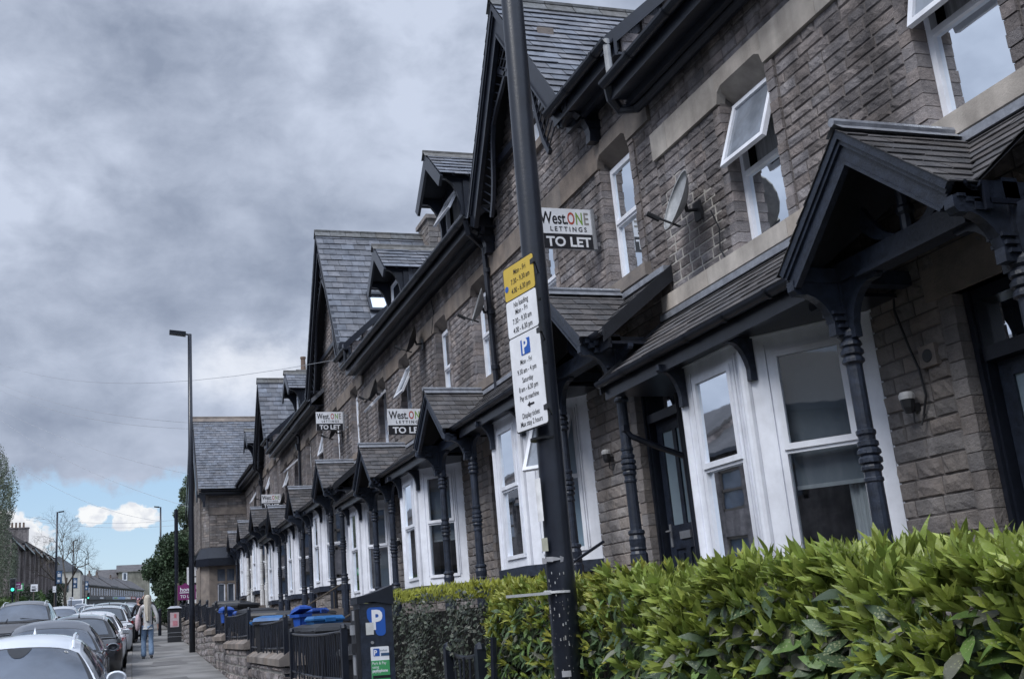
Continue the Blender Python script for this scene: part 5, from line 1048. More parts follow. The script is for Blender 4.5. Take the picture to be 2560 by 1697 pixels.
def aucuba(y0, y1, xf, top, nshoot, nface, Ls, lab, yel=.5, depth=.9, zlow=.7):
    t = thing('hedge', lab, 'hedge', (xf+depth/2, (y0+y1)/2, gz((y0+y1)/2)+.1)); mb = MB()
    def tp(y): return top+.05*(y-y0)/3+.045*math.sin(y*4.3)+.03*math.sin(y*11)
    def fx(y, z): return xf+.05*math.sin(y*5+z*3)+.04*math.sin(y*9.7-z*6)
    nlow = int(nshoot*.16)
    for sh_ in range(nshoot+nlow):                      # upright spring shoots on top and on the upper face
        y = random.uniform(y0, y1); zt = tp(y)
        if random.random() < .62: x = random.uniform(xf-.02, xf+depth); z = zt-random.uniform(.02, .10); up = Vector((random.gauss(-.1, .3), random.gauss(0, .3), 1)).normalized()
        else: z = zt-.03-.26*random.random()**1.5; x = fx(y, z)-random.uniform(0, .06); up = Vector((-.75+random.gauss(0, .25), random.gauss(-.1, .35), random.uniform(.5, 1.2))).normalized()
        if sh_ >= nshoot: y = random.uniform(y0, y1); z = zt-random.uniform(.25, .75); x = fx(y, z)-random.uniform(0, .05); up = Vector((-.9, random.gauss(0, .5), random.uniform(.2, 1))).normalized()
        k = random.uniform(.65, 1.15); base = Vector((x, y, z-.05)); n = random.randint(4, 7); ph = random.random()*6; yy = random.random()*yel
        for q in range(n):
            a = ph+q*2.4; o = up.orthogonal().normalized(); o2 = up.cross(o); rad = (o*math.cos(a)+o2*math.sin(a)); sp = random.uniform(.12, .55)*(.5+.8*q/n)
            d = (up+rad*sp).normalized(); g = random.uniform(.8, 1.2); c = ((.23+.17*yy)*g, (.31+.08*yy)*g, (.065+.015*yy)*g); leaf(mb, base+up*random.uniform(0, .03), d, (up-rad*.8), Ls*k*random.uniform(.55, 1.25), Ls*k*random.uniform(.13, .21), c, random.uniform(.0, .35), .25, 4, .12)
    for _ in range(nface):                       # older hanging leaves on the face
        y = random.uniform(y0, y1); zt = tp(y); z = zt-.15-(zt-zlow)*random.random(); dep = random.uniform(-.07, .13); x = fx(y, z)+dep
        if ncol(y, z) < -.7 and random.random() < .5: x += .12
        d = Vector((-.7+random.gauss(0, .35), random.gauss(0, .75), -.45+random.gauss(0, .5))).normalized(); g = random.uniform(.6, 1.25)
        r = random.random(); g *= 1+.35*yel
        c = (.078*g, .122*g, .062*g) if r < .58 else ((.12*g, .20*g, .055*g) if r < .82 else (.15*g, .155*g, .12*g))
        leaf(mb, Vector((x, y, z)), d, Vector((-1, random.gauss(0, .3), .6)), Ls*random.uniform(.7, 1.45), Ls*random.uniform(.19, .32), c, random.uniform(.1, .5), .12, 4, .05)
    mb.build('foliage', 'leaf_aucuba', t, smooth=True)
    m = MB()
    for _ in range(int((y1-y0)*26)):
        y = random.uniform(y0, y1); x = random.uniform(xf+.1, xf+depth*.8); b = Vector((xf+depth/2+random.uniform(-.2, .2), y+random.uniform(-.2, .2), gz(y)+.1)); m.tube([b, (b+Vector((x, y, tp(y)-.15)))/2+rnd_dir()*.05, (x, y, tp(y)-.12)], .008, 4, cap=False)
    for k in range(int((y1-y0)*2.2)+1): y = y0+.1+k/2.2; m.box((xf+.36, y-.2, gz(y)+.1), (xf+depth-.1, y+.22, tp(y)-.27), (.12, .13, .1))  # darkened blocks among the stems put the hedge's inner shade into colour
    m.build('branches_dark_core', 'bark', t); return t
aucuba(1.0, 4.62, 2.31, 1.72, 1800, 6000, .094, 'broad glossy hedge with bright green shoots, right of the near lamp column', .35)
aucuba(4.72, 6.75, 2.43, 1.80, 1350, 3600, .066, 'speckled yellow-green hedge behind the near lamp column', .95)
def small_hedge(y0, y1, xf, top, lab, n1=9000, n2=2600, depth=.8):
    t = thing('hedge', lab, 'hedge', (xf+depth/2, (y0+y1)/2, gz((y0+y1)/2))); mb = MB()
    def tp(y): return top+.012*(y-y0)+.025*math.sin(y*5)
    for _ in range(n1):
        y = random.uniform(y0, y1); z = tp(y)-.02-(tp(y)-.45)*random.random(); x = xf+.045*math.sin(y*6+z*4)+.03*math.sin(y*13-z*9)+random.uniform(-.02, .10); g = random.uniform(.4, 1.5)
        if random.random() < .13: y = y0+random.uniform(-.02, .05); x = random.uniform(xf, xf+depth)
        c = (.065*g, .082*g, .058*g) if random.random() < .8 else (.15*g, .155*g, .125*g); leaf(mb, Vector((x, y, z)), Vector((-.6, random.gauss(0, .8), random.gauss(-.2, .7))), Vector((-1, 0, .7)), random.uniform(.025, .045), random.uniform(.009, .016), c, .2, .15, 2)
    for _ in range(n2):
        y = random.uniform(y0, y1); x = random.uniform(xf-.03, xf+depth); g = random.uniform(.8, 1.25); b = Vector((x, y, tp(y)-.03+random.uniform(-.03, .03)))
        for q in range(3): leaf(mb, b, Vector((random.gauss(0, .5), random.gauss(0, .5), 1)), Vector((-1, 0, .3)), random.uniform(.03, .065), random.uniform(.008, .014), (.34*g, .36*g, .055*g), .1, .2, 2)
    mb.build('foliage', 'leaf_small', t, smooth=True); m = MB(); m.box((xf+.16, y0+.12, gz(y0)+.1), (xf+depth-.1, y1-.1, top-.14), (.04, .04, .04)); m.build('branches_dark_core', 'bark', t); return t  # solid near-black block: shade inside the hedge put into its colour
small_hedge(6.7, 10.1, 2.30, 1.84, 'dark clipped small-leaved hedge with a yellow top behind the parking machine')

# ------------------------------------------------------------ trees
def leafq(mb, p, d, n, L, Wd, col):
    d = d.normalized(); s = d.cross(n); s = (s if s.length > 1e-3 else d.orthogonal()).normalized()*Wd*.5; m_ = p+d*L*.5; mb.add([p, m_-s, p+d*L, m_+s], [(0, 1, 2, 3)], col)
def blobtree(name, lab, base, h, blobs, leafc, ls, per, trunk=.2, mt='leaf_tree', bark='bark', grp=None, hang=0., nseg=2, aspect=.45):
    t = thing(name, lab, 'tree' if 'hedge' not in name and 'bush' not in name else 'shrub', base, 0, grp); mb = MB(); B = Vector(base)
    for (cx, cy, cz, r, k) in blobs:
        for _ in range(int(per*k)):
            v = rnd_dir(); rr = r*random.random()**.38; p = B+Vector((cx, cy, cz))+Vector((v.x*rr, v.y*rr, v.z*rr*.85))
            cl = math.sin(p.x*2.3+p.y*1.1)*math.sin(p.z*2.9+p.y)*.35+1; g = random.uniform(.6, 1.3)*cl; leafq(mb, p, rnd_dir((0, 0, -hang)), rnd_dir((0, 0, .6)), ls*random.uniform(.6, 1.3), ls*aspect*random.uniform(1., 2.), tuple(c*g for c in leafc))
    mb.build('crown', mt, t); m = MB(); m.tube([B, B+Vector((.05*h, 0, h*.3)), B+Vector((0, 0, h*.6))], [trunk, trunk*.7, trunk*.35], 8)
    for (cx, cy, cz, r, k) in blobs[:14]: q = Vector((cx, cy, cz)); a = B+Vector((0, 0, h*random.uniform(.2, .5))); e = B+q; m.tube([a, (a+e)/2+Vector((0, 0, .15*r)), e], [trunk*.4, trunk*.25, trunk*.1], 5)
    m.build('trunk', bark, t); return t
random.seed(3)
bl = [(random.uniform(-1.3, .9), random.uniform(-3, 3), random.uniform(.9, 4.2), random.uniform(.6, 1.1), 1) for _ in range(22)]+[(-1.1, -2.6, .9, .9, 1), (-.7, -3, 2.0, 1.0, 1), (-1.5, -1, 3.0, .9, 1)]
blobtree('evergreen_tree', 'dense dark green tree overhanging the far pavement', (3.3, 58, gz(58)), 4.6, [(a, b, c, r, k) for a, b, c, r, k in bl], (.065, .105, .055), .15, 2400, .18)
bl = []
for _ in range(30): z = random.uniform(3.2, 9.6); w = 1.9*(1-(z-3)/7.6); bl.append((random.uniform(-w*1.0, w*1.1), random.uniform(-2, 2), z, random.uniform(.45, .85), 1))
blobtree('broadleaf_tree', 'taller paler green tree behind the dark one, beside the corner house', (4.75, 74, gz(74)), 9.5, bl, (.12, .16, .095), .15, 700, .2)
random.seed(8)
t = thing('birch_tree', 'drooping birch with small leaves at the left edge of the photo', 'tree', (-11.2, 92, gz(92))); mb = MB(); env = [(4.5, -8.9), (6.5, -8.75), (9, -8.5), (10.4, -8.55), (11.6, -9.5), (13, -9.1), (15.3, -8.55), (16.5, -8.9), (18, -9.9), (20.5, -11.0), (22, -12)]
def ex(z):
    for (a, xa), (b, xb) in zip(env, env[1:]):
        if a <= z <= b: return xa+(xb-xa)*(z-a)/(b-a)
    return env[-1][1]
m = MB(); B = Vector((-11.2, 92, gz(92))); m.tube([B, B+Vector((.1, 0, 6)), B+Vector((0, 0, 12)), B+Vector((-.2, 0, 18))], [.2, .16, .1, .03], 8)
for _ in range(420):
    zt = random.uniform(7, 21.5); ln = random.uniform(1.0, 3.6); x0 = ex(zt)-abs(random.gauss(0, 1.6)); y0 = 92+random.uniform(-2.6, 2.6)
    if random.random() < .5: st = B+Vector((0, 0, max(1, zt-gz(92)-random.uniform(.5, 2)))); m.tube([st, st.lerp(Vector((x0, y0, zt)), .6)+Vector((0, 0, .3)), (x0, y0, zt)], [.03, .02, .008], 4, cap=False)
    k = 0.
    while k < ln:
        z = zt-k; x = min(x0+.12*math.sin(k*2+y0), ex(z)+random.uniform(-.25, .12)); p = Vector((x, y0, z))+rnd_dir()*.13; g = random.uniform(.6, 1.3); leafq(mb, p, rnd_dir((0, 0, -1)), rnd_dir((0, 0, .5)), random.uniform(.08, .15), random.uniform(.06, .11), (.17*g, .20*g, .14*g)); k += .035
mb.build('crown', 'leaf_tree', t); m.build('trunk', 'birch_bark', t)
def twigs(name, lab, base, h, spread, seed, levels=5, r0=.22):
    random.seed(seed); t = thing(name, lab, 'tree', base); m = MB()
    def br(p, d, L, r, lv):
        q = p+d*L*.5+rnd_dir()*L*.06; e = p+d*L; m.tube([p, q, e], [r, r*.8, r*.6], 5 if lv > 2 else 3, cap=False)
        if lv == 0: return
        n = 3
        for k in range(n): nd = (d+rnd_dir()*spread*(1 if lv < levels else .8)+Vector((0, 0, .12))).normalized(); br(p+d*L*random.uniform(.55, 1), nd, L*random.uniform(.6, .82), r*.58, lv-1)
    B = Vector(base); br(B, Vector((0, 0, 1)), h*.3, r0, levels); m.build('trunk', 'bark', t); return t
twigs('bare_tree', 'bare round-crowned tree between the leftmost far lamp columns', (-6.3, 128, gz(128)), 14.5, .9, 5, 7, .20)
for k, (x, y, w, h, lab, c) in enumerate(((-9.2, 84, 1.5, 2.6, 'pale green hedge behind the far traffic light', (.085, .13, .04)), (-9.0, 93, 1.5, 2.5, 'green hedge right of the small white sign', (.07, .12, .035)), (-8.7, 103, 1.3, 3.0, 'dark bush below the leftmost banner', (.035, .06, .03)), (-8.2, 112, 1.3, 2.9, 'bright green hedge past the leftmost far lamp column', (.07, .125, .035)), (-7.9, 140, 1.6, 4.6, 'dark bush under the middle banner', (.04, .065, .035)), (-10.0, 74, 1.6, 2.2, 'dark hedge at the left edge behind the traffic light', (.04, .075, .03)))):
    blobtree('roadside_hedge', lab, (x, y, gz(y)), h, [(random.uniform(-w*.5, w*.5), random.uniform(-4.5, 4.5), random.uniform(.4, h-.6), random.uniform(.6, .9), 1) for _ in range(12)], c, .22, 260, .08)

# ------------------------------------------------------------ left side: far terrace, shops, skyline
def far_house(x, y0, y1, z0, ze, zr, lab, grp, d=9., mt='stone', pots=0, n=2, dk=(.95, .92, .9), fm='white_upvc'):
    t = thing('far_terraced_house', lab, 'house', (x, (y0+y1)/2, z0), 0, grp); m = MB(); m.cc = dk; nn = MB(); hs = []; w = (y1-y0)/n
    for k in range(n):
        for a, b in ((z0+1.0, z0+2.9), (z0+4.0, z0+5.8)): hs.append((y0+w*(k+.3), y0+w*(k+.62), a, b))
    backing(m, lambda u, v, w_: (x+w_, u, v), y0, y1-.02, z0-.5, ze, hs, .25); m.box((x-.9, y0+.02, z0-.5), (x-.3, y1-.03, ze)) if 0 else None
    m.box((x-d, y0, z0-.5), (x-.26, y0+.25, ze)); m.add([(x-d, y0+.05, ze), (x, y0+.05, ze), (x-d/2, y0+.05, zr)], [(0, 1, 2)])
    for q in range(2): m.box((x, y0+w*q, z0-.5), (x+.35, y0+w*q+.14, ze-.2))
    m.build('wall', mt, t)
    m = MB(); m.cc = (.8, .78, .76); m.prism([(x+.3, y0, ze-.05), (x-d/2, y0, zr), (x-d-.3, y0, ze-.05), (x-d-.3, y0, ze-.2), (x-d/2, y0, zr-.18), (x+.3, y0, ze-.2)], (0, y1-y0, 0)); m.build('roof', 'stone_slate', t)
    m = MB()
    for a, b, c, e in hs:
        for q in ((a, a+.12, c, e), (b-.12, b, c, e), (a, b, c, c+.12), (a, b, e-.12, e), (a, b, (c+e)/2-.06, (c+e)/2+.06)): m.box((x-.12, q[0], q[2]), (x-.05, q[1], q[3]))
    f = m.build('window', fm, t); m = MB()
    for a, b, c, e in hs: m.quad((x-.13, a, c), (x-.13, b, c), (x-.13, b, e), (x-.13, a, e))
    m.build('pane', 'screen', f); m = MB(); m.tube([(x+.38, y0+.3, ze-.1), (x+.1, y0+.3, z0)], .07, 5); m.box((x+.02, y0, ze-.2), (x+.42, y1, ze-.02)); m.build('gutter', 'black_paint', t)
    if pots:
        m = MB(); m.box((x-d*.55-.5, y0-.3, zr-.9), (x-d*.55+2.2, y0+.5, zr+1.1)); m.box((x-d*.55-.6, y0-.4, zr+1.1), (x-d*.55+2.3, y0+.6, zr+1.25)); ch = m.build('chimney', 'stone', t)
        for k in range(pots): m = MB(); m.lathe((x-d*.55-.2+k*2.2/pots, y0+.1, zr+1.25), [(.17, 0), (.14, .7), (.17, .75), (.12, .78)], 7); m.build('chimney_pot', 'terracotta', ch)
        for q in range(pots*2): m = MB(); m.lathe((x-d*.55-.2+q*1.1/pots, y0+4, zr+.6), [(.15, 0), (.12, .7), (.15, .75)], 6); m.build('chimney_pot', 'terracotta', ch) if q < 3 else None
    return t
nm = ['first', 'second', 'third', 'fourth', 'fifth', 'sixth', 'seventh']
yy = 112.
for k in range(6):
    L = 14.; zg = gz(yy+2)+.3; far_house(-11.2, yy, yy+L, zg, zg+7.9+.12*k, zg+10.9+.12*k, '%s dark stone terraced house of the far left row, counting away from the viewer' % nm[k], 'dark stone terrace on the left side', pots=4 if k in (0, 1, 2, 4) else 0); yy += L
# pale rendered gable house
t = thing('rendered_house', 'pale rendered house with a side gable between the bare tree and the shops', 'house', (-12, 250, gz(245))); m = MB(); zb = gz(240); m.box((-18, 240, zb-1), (-9.0, 252, zb+8.2)); m.add([(-18, 240, zb+8.2), (-9.0, 240, zb+8.2), (-13.5, 240, zb+11.3), (-18, 252, zb+8.2), (-9, 252, zb+8.2), (-13.5, 252, zb+11.3)], [(0, 1, 2), (5, 4, 3)]); m.build('wall', 'render_wall', t)
m = MB(); m.prism([(-8.7, 239.8, zb+8.0), (-13.5, 239.8, zb+11.5), (-18.3, 239.8, zb+8.0)], (0, 12.4, 0)) ; m.build('roof', 'slate', t)
m = MB(); m.box((-12.5, 239.9, zb+3.8), (-11.4, 240, zb+5.6)); m.build('window', 'screen', t)
# shop parade, turned to face down the street
SA, SB = Vector((-8.9, 288)), Vector((7.4, 392)); ZA, ZB_ = 1.6+(7.50-1.6)/110*288, 1.6+(6.67-1.6)/110*392
dS = (SB-SA); LS = dS.length; dS.normalize(); nS = Vector((dS.y, -dS.x)); gA, gB = gz(288)-.3, gz(392)-.5
def SP(u, f, w=0.): # u metres along, f 0..1 between ground and eaves
    q = SA+dS*u+nS*w; k = u/LS; g = gA+(gB-gA)*k; e = ZA+(ZB_-ZA)*k; return Vector((q.x, q.y, g+(e-g)*f))
ns = 9
sh = ['dark fascia', 'dark fascia with a white panel', 'black fascia', 'pale blue fascia with green lettering', 'light blue fascia', 'white and blue fascia', 'red fascia', 'dark blue fascia', 'grey fascia']
fc = [(.02, .025, .03), (.02, .022, .03), (.03, .03, .03), (.26, .34, .42), (.22, .32, .50), (.5, .5, .5), (.35, .08, .08), (.05, .08, .16), (.2, .21, .22)]
for k in range(ns):
    a, b = LS*k/ns, LS*(k+1)/ns; t = thing('shop', 'far two-storey stone shop with %s in the parade' % sh[k], 'shop', SP((a+b)/2, 0), 0, 'shops in the far parade')
    def bxs(mb, u0, u1, f0, f1, w0, w1): 
        p = [SP(u0, f0, w0), SP(u1, f0, w0), SP(u1, f1, w0), SP(u0, f1, w0)]; q = [SP(u0, f0, w1), SP(u1, f0, w1), SP(u1, f1, w1), SP(u0, f1, w1)]; mb.add(p+q, [(3, 2, 1, 0), (4, 5, 6, 7), (0, 1, 5, 4), (1, 2, 6, 5), (2, 3, 7, 6), (3, 0, 4, 7)])
    m = MB(); m.cc = (.8, .8, .8); bxs(m, a, b-.03, .47, 1.0, -6, 0); m.build('wall', 'stone_lower', t)
    m = MB(); rz_ = 3.4*(1 if k > 1 else .95); st_ = .25 if k in (3, 6) else 0
    p = [SP(a, 1, .4), SP(b, 1, .4), SP(b, 1, -4.6)+Vector((0, 0, rz_)), SP(a, 1, -4.6)+Vector((0, 0, rz_)), SP(a, 1, -9.5), SP(b, 1, -9.5)]; m.add([q+Vector((0, 0, st_)) for q in p]+[SP(a, 1, .4)-Vector((0, 0, .3)), SP(b, 1, .4)-Vector((0, 0, .3))], [(0, 1, 2, 3), (3, 2, 5, 4), (6, 7, 1, 0), (0, 3, 4), (1, 5, 2)]); m.build('roof', 'stone_slate', t)
    m = MB(); w = (b-a)/3
    for q in range(3): bxs(m, a+w*(q+.28), a+w*(q+.68), .56, .86, 0, .05)
    f = m.build('window', 'white_upvc', t); m = MB()
    for q in range(3): bxs(m, a+w*(q+.33), a+w*(q+.63), .58, .84, .05, .08)
    m.build('pane', 'screen', f)
    m = MB(); bxs(m, a, b, -.1, .47, -.3, -.1); m.build('shopfront', 'car_dark', t); m = MB(); m.cc = tuple(x/.8 for x in fc[k]); bxs(m, a+.2, b-.2, .36, .50, 0, .6); fa = m.build('fascia', 'sign_white', t)
    m = MB(); m.cc = (.25, .5, .1) if k == 3 else (1, 1, 1)
    if k in (1, 3, 5, 6, 7): 
        for q in range(5): bxs(m, a+3+q*1.1, a+3.8+q*1.1, .40, .46, .6, .65)
        m.build('lettering', 'sign_white', fa)
    if k in (0, 2, 3, 5): 
        m = MB(); m.cc = (.8, .8, .8); bxs(m, a-.8, a+.8, 1.25, 1.62, -4.5, -3.5) ; ch = m.build('chimney', 'stone_lower', t)
        for q in range(4): c = SP(a-.6+q*.4, 1.62, -4); m = MB(); m.lathe(c, [(.16, 0), (.13, .9), (.16, .95)], 6); m.build('chimney_pot', 'terracotta', ch)
def far_block(lab, x0, x1, y, d, z0, ze, zr, mt, wins=(), cc=(1, 1, 1)):
    t = thing('far_building', lab, 'building', ((x0+x1)/2, y, z0)); m = MB(); m.cc = cc; m.box((x0, y, z0), (x1, y+d, ze)); m.build('wall', mt, t)
    m = MB(); m.prism([(x0-.8, y-.4, ze-.3), (x0-.8, y+d/2, zr), (x0-.8, y+d+.4, ze-.3)], (x1-x0+1.6, 0, 0)); m.build('roof', 'stone_slate', t)
    if wins:
        m = MB()
        for a, b, c, e in wins: m.box((a, y-.15, c), (b, y-.01, e))
        f = m.build('window', 'white_upvc', t); m = MB()
        for a, b, c, e in wins: m.box((a+.4, y-.2, c+.4), (b-.4, y-.16, e-.4))
        m.build('pane', 'screen', f)
yb = 440.; K = yb/110
far_block('far long brick building with a grey roof above the shop parade', -2.5*K, -.50*K, yb, 16, 12, 1.6+(8.05-1.6)*K, 1.6+(9.25-1.6)*K-1, 'brick')
far_block('taller far stone building with a white framed window at the skyline', -.45*K, 2.6*K, yb-5, 18, 12, 1.6+(8.55-1.6)*K, 1.6+(9.45-1.6)*K-.5, 'stone_lower', [(-.05*K, .42*K, 1.6+(7.65-1.6)*K, 1.6+(8.45-1.6)*K)], (.95, 1.0, .9))

# ------------------------------------------------------------ signals, signs, bollards, wires
def traffic(x, y, z, lab, s=1.):
    t = thing('traffic_light', lab, 'traffic light', (x, y, gz(y)), 0, 'traffic lights on the left pavement'); m = MB(); m.tube([(x, y, gz(y)-.1), (x, y, z)], .06*s, 8); m.build('pole', 'black_paint', t)
    h = .92*s; w = .40*s; m = MB(); m.box((x-w/2, y-.02, z), (x+w/2, y+.02, z+h)); m.build('border', 'galvanised', t); m = MB(); m.box((x-w/2+.03, y-.2, z+.03), (x+w/2-.03, y-.021, z+h-.03)); hd = m.build('signal_head', 'car_dark', t)
    for k in range(3): m = MB(); m.lathe((x, y-.21, z+.18*s+k*.31*s), [(.105*s, -.02), (.10*s, .02), (0, .03)], 14, axis=(0, -1, 0)); m.build('signal_lens', 'signal_green' if k == 0 else 'car_dark', hd)
traffic(-7.12, 75, 5.33, 'nearer traffic light showing green at the left edge'); traffic(-4.7, 156, 7.92, 'farther small traffic light showing green before the shops', 1.0)
for k in range(3): m = MB(); 
def board_on_pole(x, y, z, w, h, lab, cols, texts, name='letting_board', cat='sign', pole=True, grp=None, roof=False, px=None):
    t = thing(name, lab, cat, (x, y, gz(y)), 0, grp); px = x if px is None else px
    if pole: m = MB(); m.box((px-.04, y+.02, gz(y)-.1), (px+.04, y+.08, z+h)); m.build('post', 'timber', t)
    m = MB()
    if roof: m.prism([(x, y, z), (x+w, y, z), (x+w, y, z+h*.86), (x+w*.6, y, z+h*.86), (x+w*.42, y, z+h), (x+w*.2, y, z+h*.86), (x, y, z+h*.86)], (0, .02, 0))
    else: m.box((x, y, z), (x+w, y+.02, z+h))
    b = m.build('board', cols, t); m = MB()
    for s, u, v, hh, al, sx in texts:
        if s == '#': m.box((x+w*u, y-.012, z+h*v), (x+w*u+sx, y-.003, z+h*v+hh))
        else: m.text(s, hh/.72, (x+w*u, y-.004, z+h*v), (1, 0, 0), (0, 0, 1), al, sx=sx, bold=.02)
    m.build('lettering', 'sign_white' if cols != 'sign_white' else 'sign_black', b); return t
board_on_pole(1.97, 40.0, 3.02, .66, .62, 'purple and white letting board beside the tall lamp column', 'magenta', [('home', .5, .50, .15, 'CENTER', 1.05), ('TO LET', .5, .12, .11, 'CENTER', .95), ('#', .1, .40, .03, 0, .5)], roof=True, px=1.99)
board_on_pole(-7.17, 75, 5.55, .56, .5, 'distant purple and white letting board right of the nearer traffic light', 'magenta', [('home', .5, .5, .13, 'CENTER', 1.0), ('TO LET', .5, .12, .10, 'CENTER', .9)], roof=True, px=-6.9)
board_on_pole(-6.95, 76, 5.45, .42, .5, 'green edged board behind the distant purple board', 'ui_green', [('#', .1, .22, .3, 0, .3)], px=-6.85)
board_on_pole(-5.99, 75, 5.32, .45, .48, 'small white restriction sign on a post before the far hedge', 'sign_white', [('#', .15, .6, .05, 0, .25), ('#', .12, .36, .03, 0, .32), ('#', .15, .12, .08, 0, .26)], name='road_sign', px=-5.8)
board_on_pole(-6.1, 100, 6.4, .28, .55, 'small pale cabinet sign on the leftmost far lamp column', 'sign_white', [('#', .2, .3, .03, 0, .12)], name='road_sign', px=-5.95)
board_on_pole(-4.7, 100, 5.71, .4, .2, 'narrow street name plate below the middle banner', 'sign_white', [('#', .15, .4, .05, 0, .25)], name='street_name_plate', px=-4.5)
board_on_pole(3.05, 53.0, 3.30, .75, 1.75, 'white shop board before the corner house, partly behind the lamp column', 'sign_white', [('#', .2, .72, .05, 0, .4), ('#', .15, .5, .12, 0, .45), ('#', .1, .32, .12, 0, .5), ('#', .1, .12, .04, 0, .5)], name='shop_board', px=3.75)
m = MB(); m.lathe((3.98, 54, 5.0), [(.42, 0), (.42, .05), (.36, .06)], 20, axis=(0, -1, 0)); m.mi = 1; m.lathe((3.98, 53.9, 5.0), [(.24, 0), (.22, .02)], 16, axis=(0, -1, 0)); tag(m.build('round_sign', ['sign_yellow', 'sign_black'], org=(3.98, 54, 5)), 'yellow round sign on the edge of the corner house', 'sign')
# litter bin with posters
t = thing('litter_bin', 'black litter bin with pink posters and a domed top on the pavement', 'litter bin', (1.82, 39.5, gz(39.5))); m = MB(); g = gz(39.5); m.box((1.58, 39.3, g), (2.06, 39.75, g+1.12)); m.mi = 1
for zz in (g+.18, g+.32): m.box((1.575, 39.295, zz), (2.065, 39.755, zz+.012))
m.build('body', ['bin_black', 'galvanised'], t); m = MB(); m.add([(1.55, 39.25, g+1.18), (2.09, 39.25, g+1.18), (2.09, 39.8, g+1.18), (1.55, 39.8, g+1.18), (1.68, 39.38, g+1.26), (1.96, 39.38, g+1.26), (1.96, 39.67, g+1.26), (1.68, 39.67, g+1.26)], [(0, 3, 2, 1), (4, 5, 6, 7), (0, 1, 5, 4), (1, 2, 6, 5), (2, 3, 7, 6), (3, 0, 4, 7)]); m.box((1.60, 39.32, g+1.1), (2.04, 39.73, g+1.18), (.05, .05, .05)); m.build('hood', 'galvanised', t)
m = MB(); m.box((1.66, 39.29, g+.52), (1.97, 39.298, g+1.03), (.85, .66, .72)); m.box((1.75, 39.284, g+.56), (1.92, 39.289, g+.74), (.85, .35, .42)); m.box((1.80, 39.284, g+.84), (1.88, 39.289, g+.98), (.9, .25, .3)); m.build('poster', 'paper', t)
t = thing('bollard', 'thin dark post on the pavement edge right of the walkers', 'bollard', (1.55, 47, gz(47))); m = MB(); m.lathe((1.55, 47, gz(47)), [(.07, 0), (.07, 1.05), (.05, 1.12), (.02, 1.14)], 10); m.build('shaft', 'black_paint', t)
t = thing('service_pole', 'slim dark pole behind the purple letting board', 'pole', (2.02, 42, gz(42))); m = MB(); m.tube([(2.02, 42, gz(42)), (2.02, 42, 6.6)], .075, 8); m.build('shaft', 'black_paint', t)
WL = [((-7.0-4, 62+8, 18.1+3.4), (5.25, 24.9, 8.25), 1.6, 'highest overhead wire, running to the middle gable'), ((-9.4-3, 84+6, 22.2+2.3), (4.4, 43, 10.2), 1.0, 'second overhead wire below the highest one'), ((-9.4-3, 84+6, 21.6+2.5), (4.4, 45, 10.4), 1.2, 'third overhead wire, close under the second'), ((-8.7-3, 78+4, 18.7+2.2), (4.0, 56, 10.0), .8, 'fourth overhead wire crossing the dark cloud'),
    ((-8.6-2, 88+3, 19.0+1.8), (3.9, 63, 9.2), .8, 'fifth overhead wire, ending at the tree top'), ((-10.6, 110, 19.8), (3.5, 104, 12.9), 1.0, 'lowest sloping overhead wire, ending near the far lamp column'), ((-10.3, 120, 15.6), (6.7, 118, 14.6), .6, 'upper of two faint level wires over the street'), ((-10.6, 124, 15.7), (6.9, 122, 14.4), .6, 'lower of two faint level wires over the street')]
for a, b, sag, lab in WL:
    a, b = Vector(a), Vector(b); m = MB(); m.tube([a.lerp(b, k/16)-Vector((0, 0, sag*4*(k/16)*(1-k/16))) for k in range(17)], .0055*((a+b)/2).length/45, 4); tag(m.build('overhead_wire', 'galvanised', org=b), lab, 'wire', 'overhead wires')
# the other side of the street opposite the viewer: terrace and garden trees, what the bay windows reflect
yy = -34.
on = ['first', 'second', 'third', 'fourth', 'fifth', 'sixth', 'seventh', 'eighth', 'ninth', 'tenth', 'eleventh', 'twelfth', 'thirteenth']
for k in range(13):
    zg = gz(yy+5)+.2; far_house(-15.5, yy, yy+11, zg, zg+6.6, zg+9.6, '%s stone terraced house of the row opposite the bay windows' % on[k], 'stone terrace opposite the viewer', pots=0, fm='timber'); yy += 11.
# ------------------------------------------------------------ people
def skin_mesh(name, J, E_, mt, parent, sub=1):
    names = list(J); me = bpy.data.meshes.new(name); me.from_pydata([J[n][0] for n in names], [(names.index(a), names.index(b)) for a, b in E_], []); ob = bpy.data.objects.new(name, me); COL.objects.link(ob)
    md = ob.modifiers.new('skin', 'SKIN'); md.use_smooth_shade = True
    if not me.skin_vertices: 
        bpy.context.view_layer.objects.active = ob; ob.select_set(True); bpy.ops.mesh.customdata_skin_add(); ob.select_set(False)
    for n, sv in zip(names, me.skin_vertices[0].data): r = J[n][1]; sv.radius = (r, r) if not isinstance(r, tuple) else r
    me.skin_vertices[0].data[0].use_root = True
    s = ob.modifiers.new('sub', 'SUBSURF'); s.levels = sub; s.render_levels = sub
    dg = bpy.context.evaluated_depsgraph_get(); nm = bpy.data.meshes.new_from_object(ob.evaluated_get(dg)); bpy.data.objects.remove(ob); bpy.data.meshes.remove(me)
    nm.materials.clear(); nm.materials.append(MT[mt]); ca = nm.color_attributes.new('Col', 'FLOAT_COLOR', 'CORNER'); ca.data.foreach_set('color', [1.]*4*len(nm.loops)); nm.name = name
    o = bpy.data.objects.new(name, nm); COL.objects.link(o); o.parent = parent; return o
